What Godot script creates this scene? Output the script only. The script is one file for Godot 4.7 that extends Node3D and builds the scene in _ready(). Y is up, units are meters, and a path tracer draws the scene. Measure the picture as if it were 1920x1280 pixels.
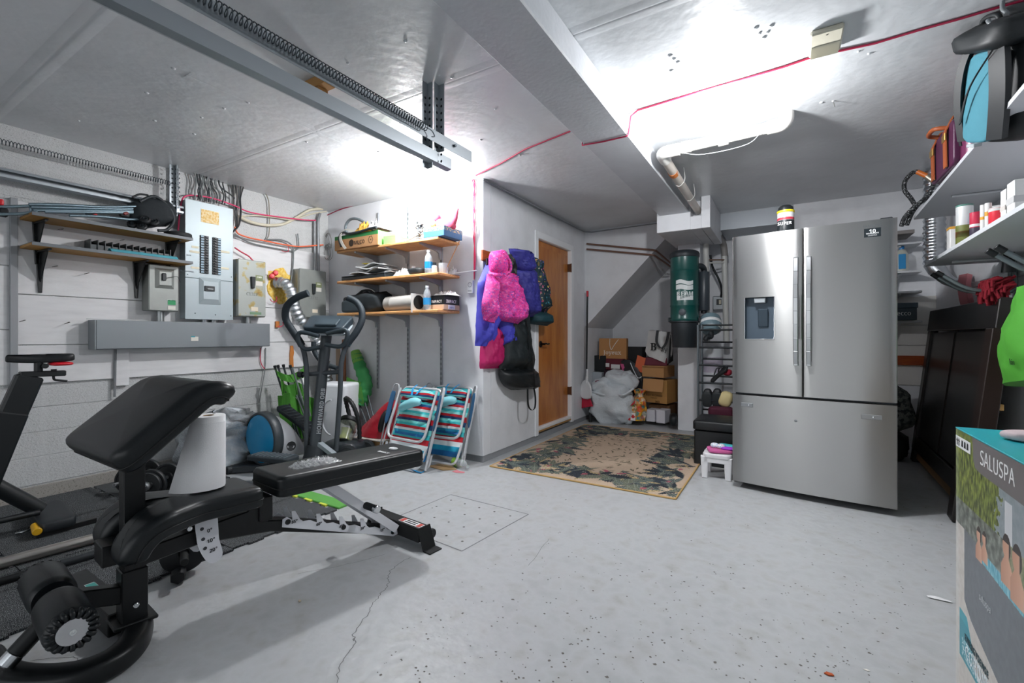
extends Node3D
# A garage: weight bench, wall shelves, electric panels, coats, a central vacuum, a steel fridge and stored things.
const EYE := Vector3(0, 1.06, 0)      # the eye stands over the world's origin
const FPX := 853.0                    # focal length in pixels of the 1920x1280 frame
const HZ := 630.0                     # row of the horizon
const YAW := 0.5428
const H := 2.38                       # ceiling height
const XL := -4.17                     # left wall
const XD := -2.17                     # wall with the door
const ZE := -3.13                     # end wall with the plank shelves
const ZB := -5.36                     # back wall
const XR := 1.13                      # right wall
var fwd := Vector3(-sin(YAW), 0, -cos(YAW))
var rgt := Vector3(cos(YAW), 0, -sin(YAW))
var tx := {}
var mats := {}
var names := {}

# ---- measuring: a point of the photograph's ray at a known depth, plane or height
func ray(u: float, v: float) -> Vector3: return fwd + rgt * ((u - 960.0) / FPX) + Vector3.UP * ((HZ - v) / FPX)
func at(u: float, v: float, d: float) -> Vector3: return EYE + ray(u, v) * d
func ox(u: float, v: float, x: float) -> Vector3:
	var r := ray(u, v)
	return EYE + r * (x / r.x)
func oz(u: float, v: float, z: float) -> Vector3:
	var r := ray(u, v)
	return EYE + r * (z / r.z)
func oy(u: float, v: float, y: float) -> Vector3:
	var r := ray(u, v)
	return EYE + r * ((y - EYE.y) / r.y)
func opl(u: float, v: float, p: Vector3, n: Vector3) -> Vector3:
	var r := ray(u, v)
	return EYE + r * ((p - EYE).dot(n) / r.dot(n))

# ---- mesh building
class MB:
	var v := PackedVector3Array()
	var n := PackedVector3Array()
	var uv := PackedVector2Array()
	var xf := Transform3D()
	func tri(a: Vector3, b: Vector3, c: Vector3, na: Vector3, nb: Vector3, nc: Vector3, ua := Vector2(), ub := Vector2(), uc := Vector2()) -> void:
		var sw := (b - a).cross(c - a).dot(na + nb + nc) > 0.0
		v.append(xf * a); n.append((xf.basis * na).normalized()); uv.append(ua)
		if sw:
			v.append(xf * c); n.append((xf.basis * nc).normalized()); uv.append(uc)
			v.append(xf * b); n.append((xf.basis * nb).normalized()); uv.append(ub)
		else:
			v.append(xf * b); n.append((xf.basis * nb).normalized()); uv.append(ub)
			v.append(xf * c); n.append((xf.basis * nc).normalized()); uv.append(uc)
	func quad(a: Vector3, b: Vector3, c: Vector3, d: Vector3, nn := Vector3()) -> void:
		if nn == Vector3():
			nn = (c - a).cross(d - b).normalized()
		tri(a, b, c, nn, nn, nn, Vector2(0, 1), Vector2(1, 1), Vector2(1, 0))
		tri(a, c, d, nn, nn, nn, Vector2(0, 1), Vector2(1, 0), Vector2(0, 0))
	# chamfered box: centre, size, turn, chamfer
	func box(c: Vector3, s: Vector3, b := Basis(), ch := 0.0) -> MB:
		var h := s * 0.5
		ch = minf(ch, minf(h.x, minf(h.y, h.z)) * 0.9)
		for ax in 3:
			var i := (ax + 1) % 3
			var j := (ax + 2) % 3
			for sg in [-1.0, 1.0]:
				var nn := Vector3(); nn[ax] = sg
				var p: Array[Vector3] = []
				for q in [[-1, -1], [1, -1], [1, 1], [-1, 1]]:
					var w := Vector3(); w[ax] = sg * h[ax]; w[i] = q[0] * (h[i] - ch); w[j] = q[1] * (h[j] - ch)
					p.append(c + b * w)
				quad(p[0], p[1], p[2], p[3], b * nn)
				if ch > 0.0:
					for s2 in [-1.0, 1.0]:      # the edge between face ax and face i
						var e: Array[Vector3] = []
						for q in [[0, -1], [0, 1], [1, 1], [1, -1]]:
							var w := Vector3()
							w[ax] = sg * (h[ax] - (ch if q[0] else 0.0)); w[i] = s2 * (h[i] - (0.0 if q[0] else ch)); w[j] = q[1] * (h[j] - ch)
							e.append(c + b * w)
						var m := Vector3(); m[ax] = sg; m[i] = s2
						quad(e[0], e[1], e[2], e[3], b * m.normalized())
		if ch > 0.0:
			for k in 8:
				var g := Vector3(1.0 if k & 1 else -1.0, 1.0 if k & 2 else -1.0, 1.0 if k & 4 else -1.0)
				var q := g * (h - Vector3.ONE * ch)
				var nn := (b * g).normalized()
				tri(c + b * (q + Vector3(g.x * ch, 0, 0)), c + b * (q + Vector3(0, g.y * ch, 0)), c + b * (q + Vector3(0, 0, g.z * ch)), nn, nn, nn)
		return self
	func box2(a: Vector3, b: Vector3, ch := 0.0) -> MB:
		return box((a + b) * 0.5, (b - a).abs(), Basis(), ch)
	# bar of rectangular section from a to b; up gives the way of the height
	func bar(a: Vector3, b: Vector3, w: float, hh: float, up := Vector3.UP, ch := 0.0) -> MB:
		var z := (b - a).normalized()
		var x := up.cross(z).normalized()
		if x.length() < 0.1: x = Vector3.RIGHT.cross(z).normalized()
		return box((a + b) * 0.5, Vector3(w, hh, (b - a).length()), Basis(x, z.cross(x), z), ch)
	# a net of rows of points, smooth
	func grid(g: Array, cu := false, cv := false, flip := 0) -> MB:
		var R := g.size()
		var C: int = g[0].size()
		var nn: Array = []
		var mid := Vector3()
		for r in R:
			for c in C: mid += g[r][c]
		mid /= float(R * C)
		var sum := 0.0
		for r in R:
			var row := PackedVector3Array()
			for c in C:
				var r0: int = (r - 1 + R) % R if cv else maxi(r - 1, 0)
				var r1: int = (r + 1) % R if cv else mini(r + 1, R - 1)
				var c0: int = (c - 1 + C) % C if cu else maxi(c - 1, 0)
				var c1: int = (c + 1) % C if cu else mini(c + 1, C - 1)
				var dv: Vector3 = g[r1][c] - g[r0][c]
				var du: Vector3 = g[r][c1] - g[r][c0]
				if du.length_squared() < 1e-12:
					du = g[r1][c1] - g[r1][c0] + g[r0][c1] - g[r0][c0]
				var q := dv.cross(du).normalized()
				row.append(q)
				sum += q.dot(g[r][c] - mid)
			nn.append(row)
		var f := -1.0 if (sum < 0.0) != (flip == 1) else 1.0
		for r in (R if cv else R - 1):
			for c in (C if cu else C - 1):
				var r2 := (r + 1) % R
				var c2 := (c + 1) % C
				var ua := Vector2(float(c) / (C if cu else C - 1), float(r) / (R if cv else R - 1))
				var ub := Vector2(float(c + 1) / (C if cu else C - 1), float(r + 1) / (R if cv else R - 1))
				var a: Vector3 = g[r][c]
				var b: Vector3 = g[r][c2]
				var d: Vector3 = g[r2][c2]
				var e: Vector3 = g[r2][c]
				if (a - b).length_squared() > 1e-12 and (b - d).length_squared() > 1e-14:
					tri(a, b, d, nn[r][c] * f, nn[r][c2] * f, nn[r2][c2] * f, ua, Vector2(ub.x, ua.y), ub)
				if (d - e).length_squared() > 1e-12 and (a - e).length_squared() > 1e-14:
					tri(a, d, e, nn[r][c] * f, nn[r2][c2] * f, nn[r2][c] * f, ua, ub, Vector2(ua.x, ub.y))
		return self
	func fan(p: PackedVector3Array, nrm: Vector3) -> MB:
		var m := Vector3()
		for q in p: m += q
		m /= p.size()
		for i in p.size(): tri(m, p[i], p[(i + 1) % p.size()], nrm, nrm, nrm, Vector2(.5, .5), Vector2(.5, .5), Vector2(.5, .5))
		return self
	# round tube along a path; r is one radius or one for each point
	func tube(p: Array, r, seg := 8, closed := false, caps := true) -> MB:
		var rows: Array = []
		var t0: Vector3 = ((p[1] - p[0]) as Vector3).normalized()
		var x := t0.cross(Vector3.UP)
		if x.length() < 0.05: x = t0.cross(Vector3.RIGHT)
		x = x.normalized()
		var N := p.size()
		for i in N:
			var a: Vector3 = p[(i - 1 + N) % N] if closed else p[maxi(i - 1, 0)]
			var b: Vector3 = p[(i + 1) % N] if closed else p[mini(i + 1, N - 1)]
			var t := (b - a).normalized()
			x = (x - t * x.dot(t)).normalized()
			var y := t.cross(x)
			var rr: float = r[i] if r is Array or r is PackedFloat32Array else r
			var row := PackedVector3Array()
			for k in seg:
				var w := TAU * k / seg
				row.append(p[i] + (x * cos(w) + y * sin(w)) * rr)
			rows.append(row)
		# outward normals come from the middle of each ring, tipped by the change of radius
		var tip := PackedVector3Array()
		for i in N:
			var a: Vector3 = p[maxi(i - 1, 0)]
			var b: Vector3 = p[mini(i + 1, N - 1)]
			var l := (b - a).length()
			tip.append((b - a) / maxf(l * l, 1e-9) * (r[maxi(i - 1, 0)] - r[mini(i + 1, N - 1)]) * r[i] if r is Array else Vector3())
		for i in (N if closed else N - 1):
			var i2 := (i + 1) % N
			for k in seg:
				var k2 := (k + 1) % seg
				var a: Vector3 = rows[i][k]
				var b: Vector3 = rows[i][k2]
				var c: Vector3 = rows[i2][k2]
				var d: Vector3 = rows[i2][k]
				var q: Array[Vector2] = [Vector2(float(k) / seg, float(i) / N), Vector2(float(k + 1) / seg, float(i) / N), Vector2(float(k + 1) / seg, float(i + 1) / N), Vector2(float(k) / seg, float(i + 1) / N)]
				tri(a, b, c, a - p[i] + tip[i], b - p[i] + tip[i], c - p[i2] + tip[i2], q[0], q[1], q[2])
				tri(a, c, d, a - p[i] + tip[i], c - p[i2] + tip[i2], d - p[i2] + tip[i2], q[0], q[2], q[3])
		if caps and not closed:
			fan(rows[0], ((p[0] - p[1]) as Vector3).normalized())
			fan(rows[N - 1], ((p[N - 1] - p[N - 2]) as Vector3).normalized())
		return self
	# profile of (radius, height) spun round an axis; sharp corners stay sharp
	func lathe(pr: Array, o: Vector3, ax := Vector3.UP, seg := 20) -> MB:
		var y := ax.normalized()
		var x := y.cross(Vector3.FORWARD)
		if x.length() < 0.1: x = y.cross(Vector3.RIGHT)
		x = x.normalized()
		var z := x.cross(y)
		for i in pr.size() - 1:
			var a: Vector2 = pr[i]
			var b: Vector2 = pr[i + 1]
			var d := b - a
			if d.length() < 1e-6: continue
			var na := d
			var nb := d
			if i > 0 and absf(d.angle_to(a - pr[i - 1])) < 0.7: na = d.normalized() + (a - pr[i - 1]).normalized()
			if i < pr.size() - 2 and absf(d.angle_to(pr[i + 2] - b)) < 0.7: nb = d.normalized() + (pr[i + 2] - b).normalized()
			na = Vector2(na.y, -na.x).normalized()
			nb = Vector2(nb.y, -nb.x).normalized()
			for k in seg:
				var e0 := x * cos(TAU * k / seg) + z * sin(TAU * k / seg)
				var e1 := x * cos(TAU * (k + 1) / seg) + z * sin(TAU * (k + 1) / seg)
				var p0 := o + e0 * a.x + y * a.y
				var p1 := o + e1 * a.x + y * a.y
				var p2 := o + e1 * b.x + y * b.y
				var p3 := o + e0 * b.x + y * b.y
				var u0 := Vector2(float(k) / seg, float(i) / (pr.size() - 1))
				var u1 := Vector2(float(k + 1) / seg, float(i + 1) / (pr.size() - 1))
				if a.x > 1e-5: tri(p0, p1, p2, e0 * na.x + y * na.y, e1 * na.x + y * na.y, e1 * nb.x + y * nb.y, u0, Vector2(u1.x, u0.y), u1)
				if b.x > 1e-5: tri(p0, p2, p3, e0 * na.x + y * na.y, e1 * nb.x + y * nb.y, e0 * nb.x + y * nb.y, u0, u1, Vector2(u0.x, u1.y))
		return self
	func cyl(a: Vector3, b: Vector3, r1: float, r2 := -1.0, seg := 16, bev := 0.0) -> MB:
		if r2 < 0.0: r2 = r1
		var l := (b - a).length()
		var pr := [Vector2(0, 0), Vector2(r1 - bev, 0), Vector2(r1, bev), Vector2(r2, l - bev), Vector2(r2 - bev, l), Vector2(0, l)]
		return lathe(pr, a, b - a, seg)
	# outline in the x-y plane of f, pushed along its z by depth, rim chamfered by bev
	func prism(o: Array, f: Transform3D, depth: float, bev := 0.0) -> MB:
		var p := PackedVector2Array(o)
		if Geometry2D.is_polygon_clockwise(p): p.reverse()
		var m := p.size()
		var q := PackedVector2Array()
		for i in m:
			var d0 := (p[i] - p[(i - 1 + m) % m]).normalized()
			var d1 := (p[(i + 1) % m] - p[i]).normalized()
			var bi := (d0.orthogonal() + d1.orthogonal()).normalized()
			var k := maxf(0.35, bi.dot(d0.orthogonal()))
			q.append(p[i] + bi * (bev / k))
		# orthogonal() of a counter-clockwise edge points outward or inward by convention; take the one that shrinks
		var ar := 0.0
		var aq := 0.0
		for i in m:
			ar += p[i].cross(p[(i + 1) % m]); aq += q[i].cross(q[(i + 1) % m])
		if absf(aq) > absf(ar):
			for i in m: q[i] = p[i] * 2.0 - q[i]
		var t := Geometry2D.triangulate_polygon(p)
		var tq := t if bev <= 0.0 else Geometry2D.triangulate_polygon(q)
		var nz := f.basis.z.normalized()
		var lo := Rect2(p[0], Vector2())
		for w in p: lo = lo.expand(w)
		for side in 2:
			var zz := depth if side else 0.0
			for i in range(0, tq.size(), 3):
				var a := q[tq[i]]
				var b := q[tq[i + 1]]
				var c := q[tq[i + 2]]
				var nn := nz if side else -nz
				tri(f * Vector3(a.x, a.y, zz), f * Vector3(b.x, b.y, zz), f * Vector3(c.x, c.y, zz), nn, nn, nn, uvr(a, lo), uvr(b, lo), uvr(c, lo))
		for i in m:
			var j := (i + 1) % m
			var e := p[j] - p[i]
			var nn := (f.basis * Vector3(e.y, -e.x, 0)).normalized()
			quad(f * Vector3(p[i].x, p[i].y, bev), f * Vector3(p[j].x, p[j].y, bev), f * Vector3(p[j].x, p[j].y, depth - bev), f * Vector3(p[i].x, p[i].y, depth - bev), nn)
			if bev > 0.0:
				quad(f * Vector3(p[i].x, p[i].y, depth - bev), f * Vector3(p[j].x, p[j].y, depth - bev), f * Vector3(q[j].x, q[j].y, depth), f * Vector3(q[i].x, q[i].y, depth), (nn + nz).normalized())
				quad(f * Vector3(p[i].x, p[i].y, bev), f * Vector3(p[j].x, p[j].y, bev), f * Vector3(q[j].x, q[j].y, 0), f * Vector3(q[i].x, q[i].y, 0), (nn - nz).normalized())
		return self
	func uvr(a: Vector2, r: Rect2) -> Vector2: return Vector2((a.x - r.position.x) / maxf(r.size.x, 1e-6), 1.0 - (a.y - r.position.y) / maxf(r.size.y, 1e-6))
	# cushion-like block: half sizes, squareness e (0.2 boxy .. 1 round), wrinkle
	func puff(c: Vector3, h: Vector3, b := Basis(), e := 0.35, seg := 24, noise: FastNoiseLite = null, amp := 0.0) -> MB:
		var g: Array = []
		var R := seg / 2
		for r in R + 1:
			var row := PackedVector3Array()
			var la := -PI / 2 + PI * r / R
			for k in seg:
				var lo := TAU * k / seg
				var cl := pw(cos(la), e)
				var p := Vector3(cl * pw(cos(lo), e), pw(sin(la), e), cl * pw(sin(lo), e))
				var q := c + b * (p * h)
				if noise: q += b * p.normalized() * noise.get_noise_3dv(q * 100.0) * amp
				row.append(q)
			g.append(row)
		return grid(g, true)
	func pw(x: float, e: float) -> float: return signf(x) * pow(absf(x), e)
	# a sheet of cloth or card with thickness
	func sheet(g: Array, th: float) -> MB:
		var R := g.size()
		var C: int = g[0].size()
		var bk: Array = []
		for r in R:
			var row := PackedVector3Array()
			for c in C:
				var dv: Vector3 = g[mini(r + 1, R - 1)][c] - g[maxi(r - 1, 0)][c]
				var du: Vector3 = g[r][mini(c + 1, C - 1)] - g[r][maxi(c - 1, 0)]
				row.append(g[r][c] - dv.cross(du).normalized() * th)
			bk.append(row)
		grid(g); grid(bk)
		for r in R - 1:
			for c in [0, C - 1]: quad(g[r][c], g[r + 1][c], bk[r + 1][c], bk[r][c])
		for c in C - 1:
			for r in [0, R - 1]: quad(g[r][c], g[r][c + 1], bk[r][c + 1], bk[r][c])
		return self
	# flat strap along a path; w sideways
	func strap(p: Array, w: Vector3, th: float) -> MB:
		var g: Array = []
		for q in p: g.append(PackedVector3Array([q - w * 0.5, q + w * 0.5]))
		return sheet(g, th)
	# upholstered pad: outline o (x, z), thickness th, rounding r; warp places each point in the world
	func cushion(o: Array, th: float, r: float, warp: Callable, dome := 0.006) -> MB:
		var p := PackedVector2Array(o)
		if Geometry2D.is_polygon_clockwise(p): p.reverse()
		var m := p.size()
		var c := Vector2()
		for q in p: c += q
		c /= m
		var inw := PackedVector2Array()
		for i in m:
			var d := (p[(i + 1) % m] - p[(i - 1 + m) % m]).normalized()
			inw.append(Vector2(-d.y, d.x))
		var rows: Array = []
		var rings := [[r * .8, 0.0, 0.0], [r * .3, 0.0, 0.0], [.0, r * .3, 0.0], [0.0, th - r, 0.0], [r * .1, th - r * .55, 0.0], [r * .4, th - r * .15, 0.0], [r, th, 0.0], [r * 1.4, th + dome * .2, .12], [r * 1.4, th + dome * .4, .25], [r * 1.4, th + dome * .6, .4], [r * 1.4, th + dome * .75, .55], [r * 1.4, th + dome * .9, .7], [r * 1.4, th + dome, .85], [r * 1.4, th + dome, .995]]
		for q in [.99, .7, .4, .15]: rows.append(_ring(p, inw, c, r * .8, 0.0, q, warp))
		for q in rings: rows.append(_ring(p, inw, c, q[0], q[1], q[2], warp))
		return grid(rows, true)
	func _ring(p: PackedVector2Array, inw: PackedVector2Array, c: Vector2, ins: float, y: float, k: float, warp: Callable) -> PackedVector3Array:
		var row := PackedVector3Array()
		for i in p.size():
			var q := (p[i] + inw[i] * ins).lerp(c, k)
			row.append(warp.call(Vector3(q.x, y, q.y)))
		return row
	func done() -> ArrayMesh:
		var a := []
		a.resize(Mesh.ARRAY_MAX)
		a[Mesh.ARRAY_VERTEX] = v; a[Mesh.ARRAY_NORMAL] = n; a[Mesh.ARRAY_TEX_UV] = uv
		var m := ArrayMesh.new()
		if v.size(): m.add_surface_from_arrays(Mesh.PRIMITIVE_TRIANGLES, a)
		return m

# ---- nodes
func numbered(s: String) -> String:
	if not names.has(s):
		names[s] = 0
		return s
	names[s] += 1
	return "%s_%03d" % [s, names[s]]
func tag(o: Node, label: String, cat: String, group := "", kind := "") -> Node:
	if label: o.set_meta("label", label)
	if cat: o.set_meta("category", cat)
	if group: o.set_meta("group", group)
	if kind: o.set_meta("kind", kind)
	return o
func T(called: String, label: String, cat: String, group := "", pos := Vector3()) -> Node3D:
	var o := Node3D.new()
	o.name = numbered(called)
	add_child(o)
	o.position = pos
	tag(o, label, cat, group)
	return o
func P(parent: Node3D, called: String, mb: MB, mat: Material, label := "") -> MeshInstance3D:
	var o := MeshInstance3D.new()
	o.name = called
	o.mesh = mb.done()
	o.material_override = null
	if o.mesh.get_surface_count(): o.mesh.surface_set_material(0, mat)
	parent.add_child(o, true)
	# points are given in the world; a thing's own place is taken off again
	var q: Node = parent
	var off := Vector3()
	while q is Node3D and q != self:
		off += (q as Node3D).position
		q = q.get_parent()
	o.position = -off
	if label: o.set_meta("label", label)
	return o
func one(called: String, label: String, cat: String, mb: MB, mat: Material, group := "") -> MeshInstance3D:
	var o := P(self, numbered(called), mb, mat)
	tag(o, label, cat, group)
	return o
func S(called: String, mb: MB, mat: Material, parent: Node3D = null, label := "") -> MeshInstance3D:
	var o := P(parent if parent else self, called, mb, mat)
	if parent == null:
		o.set_meta("kind", "structure")
		if label: o.set_meta("label", label)
	return o
func dup(o: Node3D, move: Vector3, label: String, group := "") -> Node3D:
	var base: String = o.name
	if base.length() > 4 and base[-4] == "_" and base.right(3).is_valid_int(): base = base.left(-4)
	var c: Node3D = o.duplicate()
	c.name = numbered(base)
	add_child(c)
	c.position += move
	c.set_meta("label", label)
	if group: c.set_meta("group", group)
	return c
func text(parent: Node3D, called: String, s: String, size: float, f: Transform3D, mat: Material, font := "Droid Sans", depth := 0.001, bold := false) -> MeshInstance3D:
	var t := TextMesh.new()
	var sf := SystemFont.new()
	sf.font_names = PackedStringArray([font])
	if bold: sf.font_weight = 700
	t.font = sf
	t.text = s
	t.font_size = 64
	t.pixel_size = size / 46.0
	t.depth = depth
	t.material = mat
	var o := MeshInstance3D.new()
	o.name = called
	o.mesh = t
	parent.add_child(o, true)
	var off := Vector3()
	var q: Node = parent
	while q is Node3D and q != self:
		off += (q as Node3D).position
		q = q.get_parent()
	o.transform = f
	o.position -= off
	return o
# frame facing n with its x running as near to xdir as it can
func fr(o: Vector3, n: Vector3, xdir: Vector3) -> Transform3D:
	var z := n.normalized()
	var x := (xdir - z * xdir.dot(z)).normalized()
	return Transform3D(Basis(x, z.cross(x), z), o)
func curve(p: Array, per := 6, closed := false) -> Array:      # smooth path through points
	var o: Array = []
	var N := p.size()
	for i in (N if closed else N - 1):
		var a: Vector3 = p[(i - 1 + N) % N] if closed else p[maxi(i - 1, 0)]
		var b: Vector3 = p[i]
		var c: Vector3 = p[(i + 1) % N]
		var d: Vector3 = p[(i + 2) % N] if closed else p[mini(i + 2, N - 1)]
		for k in per:
			var t := float(k) / per
			o.append(b.cubic_interpolate(c, a, d, t))
	if not closed: o.append(p[N - 1])
	return o
func helix(a: Vector3, b: Vector3, r: float, turns: int, per := 8) -> Array:
	var z := (b - a).normalized()
	var x := z.cross(Vector3.UP).normalized()
	var y := z.cross(x)
	var o: Array = []
	for i in turns * per + 1:
		var t := float(i) / (turns * per)
		var w := TAU * i / per
		o.append(a.lerp(b, t) + (x * cos(w) + y * sin(w)) * r)
	return o
func rpath(p: Array, r: float, per := 5) -> Array:      # polyline with rounded corners
	var o: Array = [p[0]]
	for i in range(1, p.size() - 1):
		var a: Vector3 = p[i - 1]
		var b: Vector3 = p[i]
		var c: Vector3 = p[i + 1]
		var k := minf(r, minf((a - b).length(), (c - b).length()) * 0.49)
		var s := b + (a - b).normalized() * k
		var e := b + (c - b).normalized() * k
		for j in per + 1:
			var t := float(j) / per
			o.append(s.lerp(b, t).lerp(b.lerp(e, t), t))
	o.append(p[-1])
	return o

# ---- materials
func noise(key: String, freq: float, ramp: Array, size := 512, oct := 4, kind := FastNoiseLite.TYPE_SIMPLEX_SMOOTH, nrm := 0.0, sd := 1) -> NoiseTexture2D:
	if tx.has(key): return tx[key]
	var t := NoiseTexture2D.new()
	var f := FastNoiseLite.new()
	f.noise_type = kind
	f.frequency = freq
	f.fractal_octaves = oct
	f.seed = sd
	t.noise = f
	t.width = size; t.height = size
	t.seamless = true
	if nrm > 0.0:
		t.as_normal_map = true
		t.bump_strength = nrm
	elif ramp.size():
		var g := Gradient.new()
		var off := PackedFloat32Array()
		var col := PackedColorArray()
		for e in ramp:
			off.append(e[0]); col.append(e[1] if e[1] is Color else Color(e[1]))
		g.offsets = off; g.colors = col
		t.color_ramp = g
	tx[key] = t
	return t
func M(hex: String, rough := 0.6, metal := 0.0, o := {}) -> StandardMaterial3D:
	var key := "%s %.2f %.2f %s" % [hex, rough, metal, o]
	if mats.has(key): return mats[key]
	var m := StandardMaterial3D.new()
	m.albedo_color = Color(hex)
	m.roughness = rough
	m.metallic = metal
	if o.has("tex"): m.albedo_texture = o.tex
	if o.has("nrm"):
		m.normal_enabled = true
		m.normal_texture = o.nrm
		m.normal_scale = o.get("ns", 0.5)
	if o.has("hm"):
		m.heightmap_enabled = true
		m.heightmap_texture = o.hm
		m.heightmap_scale = o.get("hs", 0.3)
	if o.has("rt"): m.roughness_texture = o.rt
	if o.has("tri"):
		m.uv1_triplanar = true
		m.uv1_world_triplanar = o.get("world", false)
		m.uv1_scale = o.tri if o.tri is Vector3 else Vector3.ONE * float(o.tri)
	if o.has("spec"): m.metallic_specular = o.spec
	if o.has("coat"):
		m.clearcoat_enabled = true; m.clearcoat = o.coat; m.clearcoat_roughness = o.get("cr", 0.2)
	if o.has("alpha"):
		m.transparency = BaseMaterial3D.TRANSPARENCY_ALPHA
		m.albedo_color.a = o.alpha
	if o.has("back"):
		m.backlight_enabled = true; m.backlight = Color(o.back)
	if o.has("emit"):
		m.emission_enabled = true; m.emission = Color(o.emit); m.emission_energy_multiplier = o.get("ee", 1.0)
	if o.has("an"):
		m.anisotropy_enabled = true; m.anisotropy = o.an
	if o.has("rim"):
		m.rim_enabled = true; m.rim = o.rim
	mats[key] = m
	return m

func rrect(w: float, h: float, r: float, n := 4, sub := 3) -> Array:      # rounded rectangle outline, sides subdivided
	var o: Array = []
	for k in 4:
		var cx := (w / 2 - r) * (1.0 if k in [0, 3] else -1.0)
		var cy := (h / 2 - r) * (1.0 if k in [0, 1] else -1.0)
		for i in n + 1:
			var a := PI / 2 * k + PI / 2 * i / n
			o.append(Vector2(cx + cos(a) * r, cy + sin(a) * r))
		var k2 := (k + 1) % 4
		var nx := (w / 2 - r) * (1.0 if k2 in [0, 3] else -1.0) + cos(PI / 2 * k2) * r
		var ny := (h / 2 - r) * (1.0 if k2 in [0, 1] else -1.0) + sin(PI / 2 * k2) * r
		var e: Vector2 = o[-1]
		for i in range(1, sub): o.append(e.lerp(Vector2(nx, ny), float(i) / sub))
	return o
func osm(p: Array, per := 4) -> Array:      # smooth closed 2D outline
	var o: Array = []
	var n := p.size()
	for i in n:
		var a: Vector2 = p[(i - 1 + n) % n]
		var b: Vector2 = p[i]
		var c: Vector2 = p[(i + 1) % n]
		var d: Vector2 = p[(i + 2) % n]
		for k in per: o.append(b.cubic_interpolate(c, a, d, float(k) / per))
	return o
func _ready() -> void:
	# ---- camera
	var cam := Camera3D.new()
	cam.name = "camera"
	cam.position = EYE
	cam.rotation.y = YAW
	cam.projection = Camera3D.PROJECTION_FRUSTUM
	cam.near = 0.05
	cam.far = 60.0
	cam.size = 0.05 * 1280.0 / FPX
	cam.frustum_offset = Vector2(0, -10.0 / FPX * 0.05)
	add_child(cam)
	cam.current = true
	# ---- sky and exposure
	var we := WorldEnvironment.new()
	we.name = "world"
	var env := Environment.new()
	env.background_mode = Environment.BG_SKY
	var sky := Sky.new()
	var sm := ProceduralSkyMaterial.new()
	sm.sky_top_color = Color("c4cad0")
	sm.sky_horizon_color = Color("e2e4e6")
	sm.ground_horizon_color = Color("b8bcc0")
	sm.ground_bottom_color = Color("8b8d90")
	sky.sky_material = sm
	env.sky = sky
	env.background_energy_multiplier = 1.7
	env.tonemap_mode = Environment.TONE_MAPPER_LINEAR
	env.tonemap_exposure = 1.38
	env.sdfgi_enabled = true
	env.ssao_enabled = true
	env.ssil_enabled = true
	we.environment = env
	add_child(we)
	setting()
	bulb("ceiling_bulb", Vector3(-2.52, H, -2.62), 1.6, "bare round bulb in a ceiling holder above the plank shelves")
	bulb("ceiling_bulb", Vector3(-0.33, H, -2.7), 1.5, "bare round bulb in a ceiling holder beside the white ceiling pipe")
	build_all()

func bulb(called: String, p: Vector3, e: float, label: String) -> void:
	var t := T(called, label, "light bulb", "bare ceiling bulbs", p)
	P(t, "lamp_holder", MB.new().lathe([Vector2(0, 0), Vector2(.055, 0), Vector2(.055, -.012), Vector2(.03, -.03), Vector2(.022, -.055), Vector2(0, -.055)], p), M("e8e8e4", .4))
	var g := MB.new()
	g.lathe([Vector2(.012, -.05), Vector2(.016, -.065), Vector2(.03, -.09), Vector2(.034, -.11), Vector2(.03, -.13), Vector2(.018, -.143), Vector2(0, -.146)], p)
	P(t, "bulb_glass", g, M("ffffff", .4, 0, {"emit": "fff8f0", "ee": 6.0}))
	var l := OmniLight3D.new()
	l.name = "bulb_light"
	l.light_color = Color("fcfdff")
	l.light_energy = e
	l.light_size = 0.05
	l.omni_range = 14.0
	l.omni_attenuation = 2.0
	l.shadow_enabled = true
	t.add_child(l)
	l.position = Vector3(0, -0.158, 0)

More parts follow.
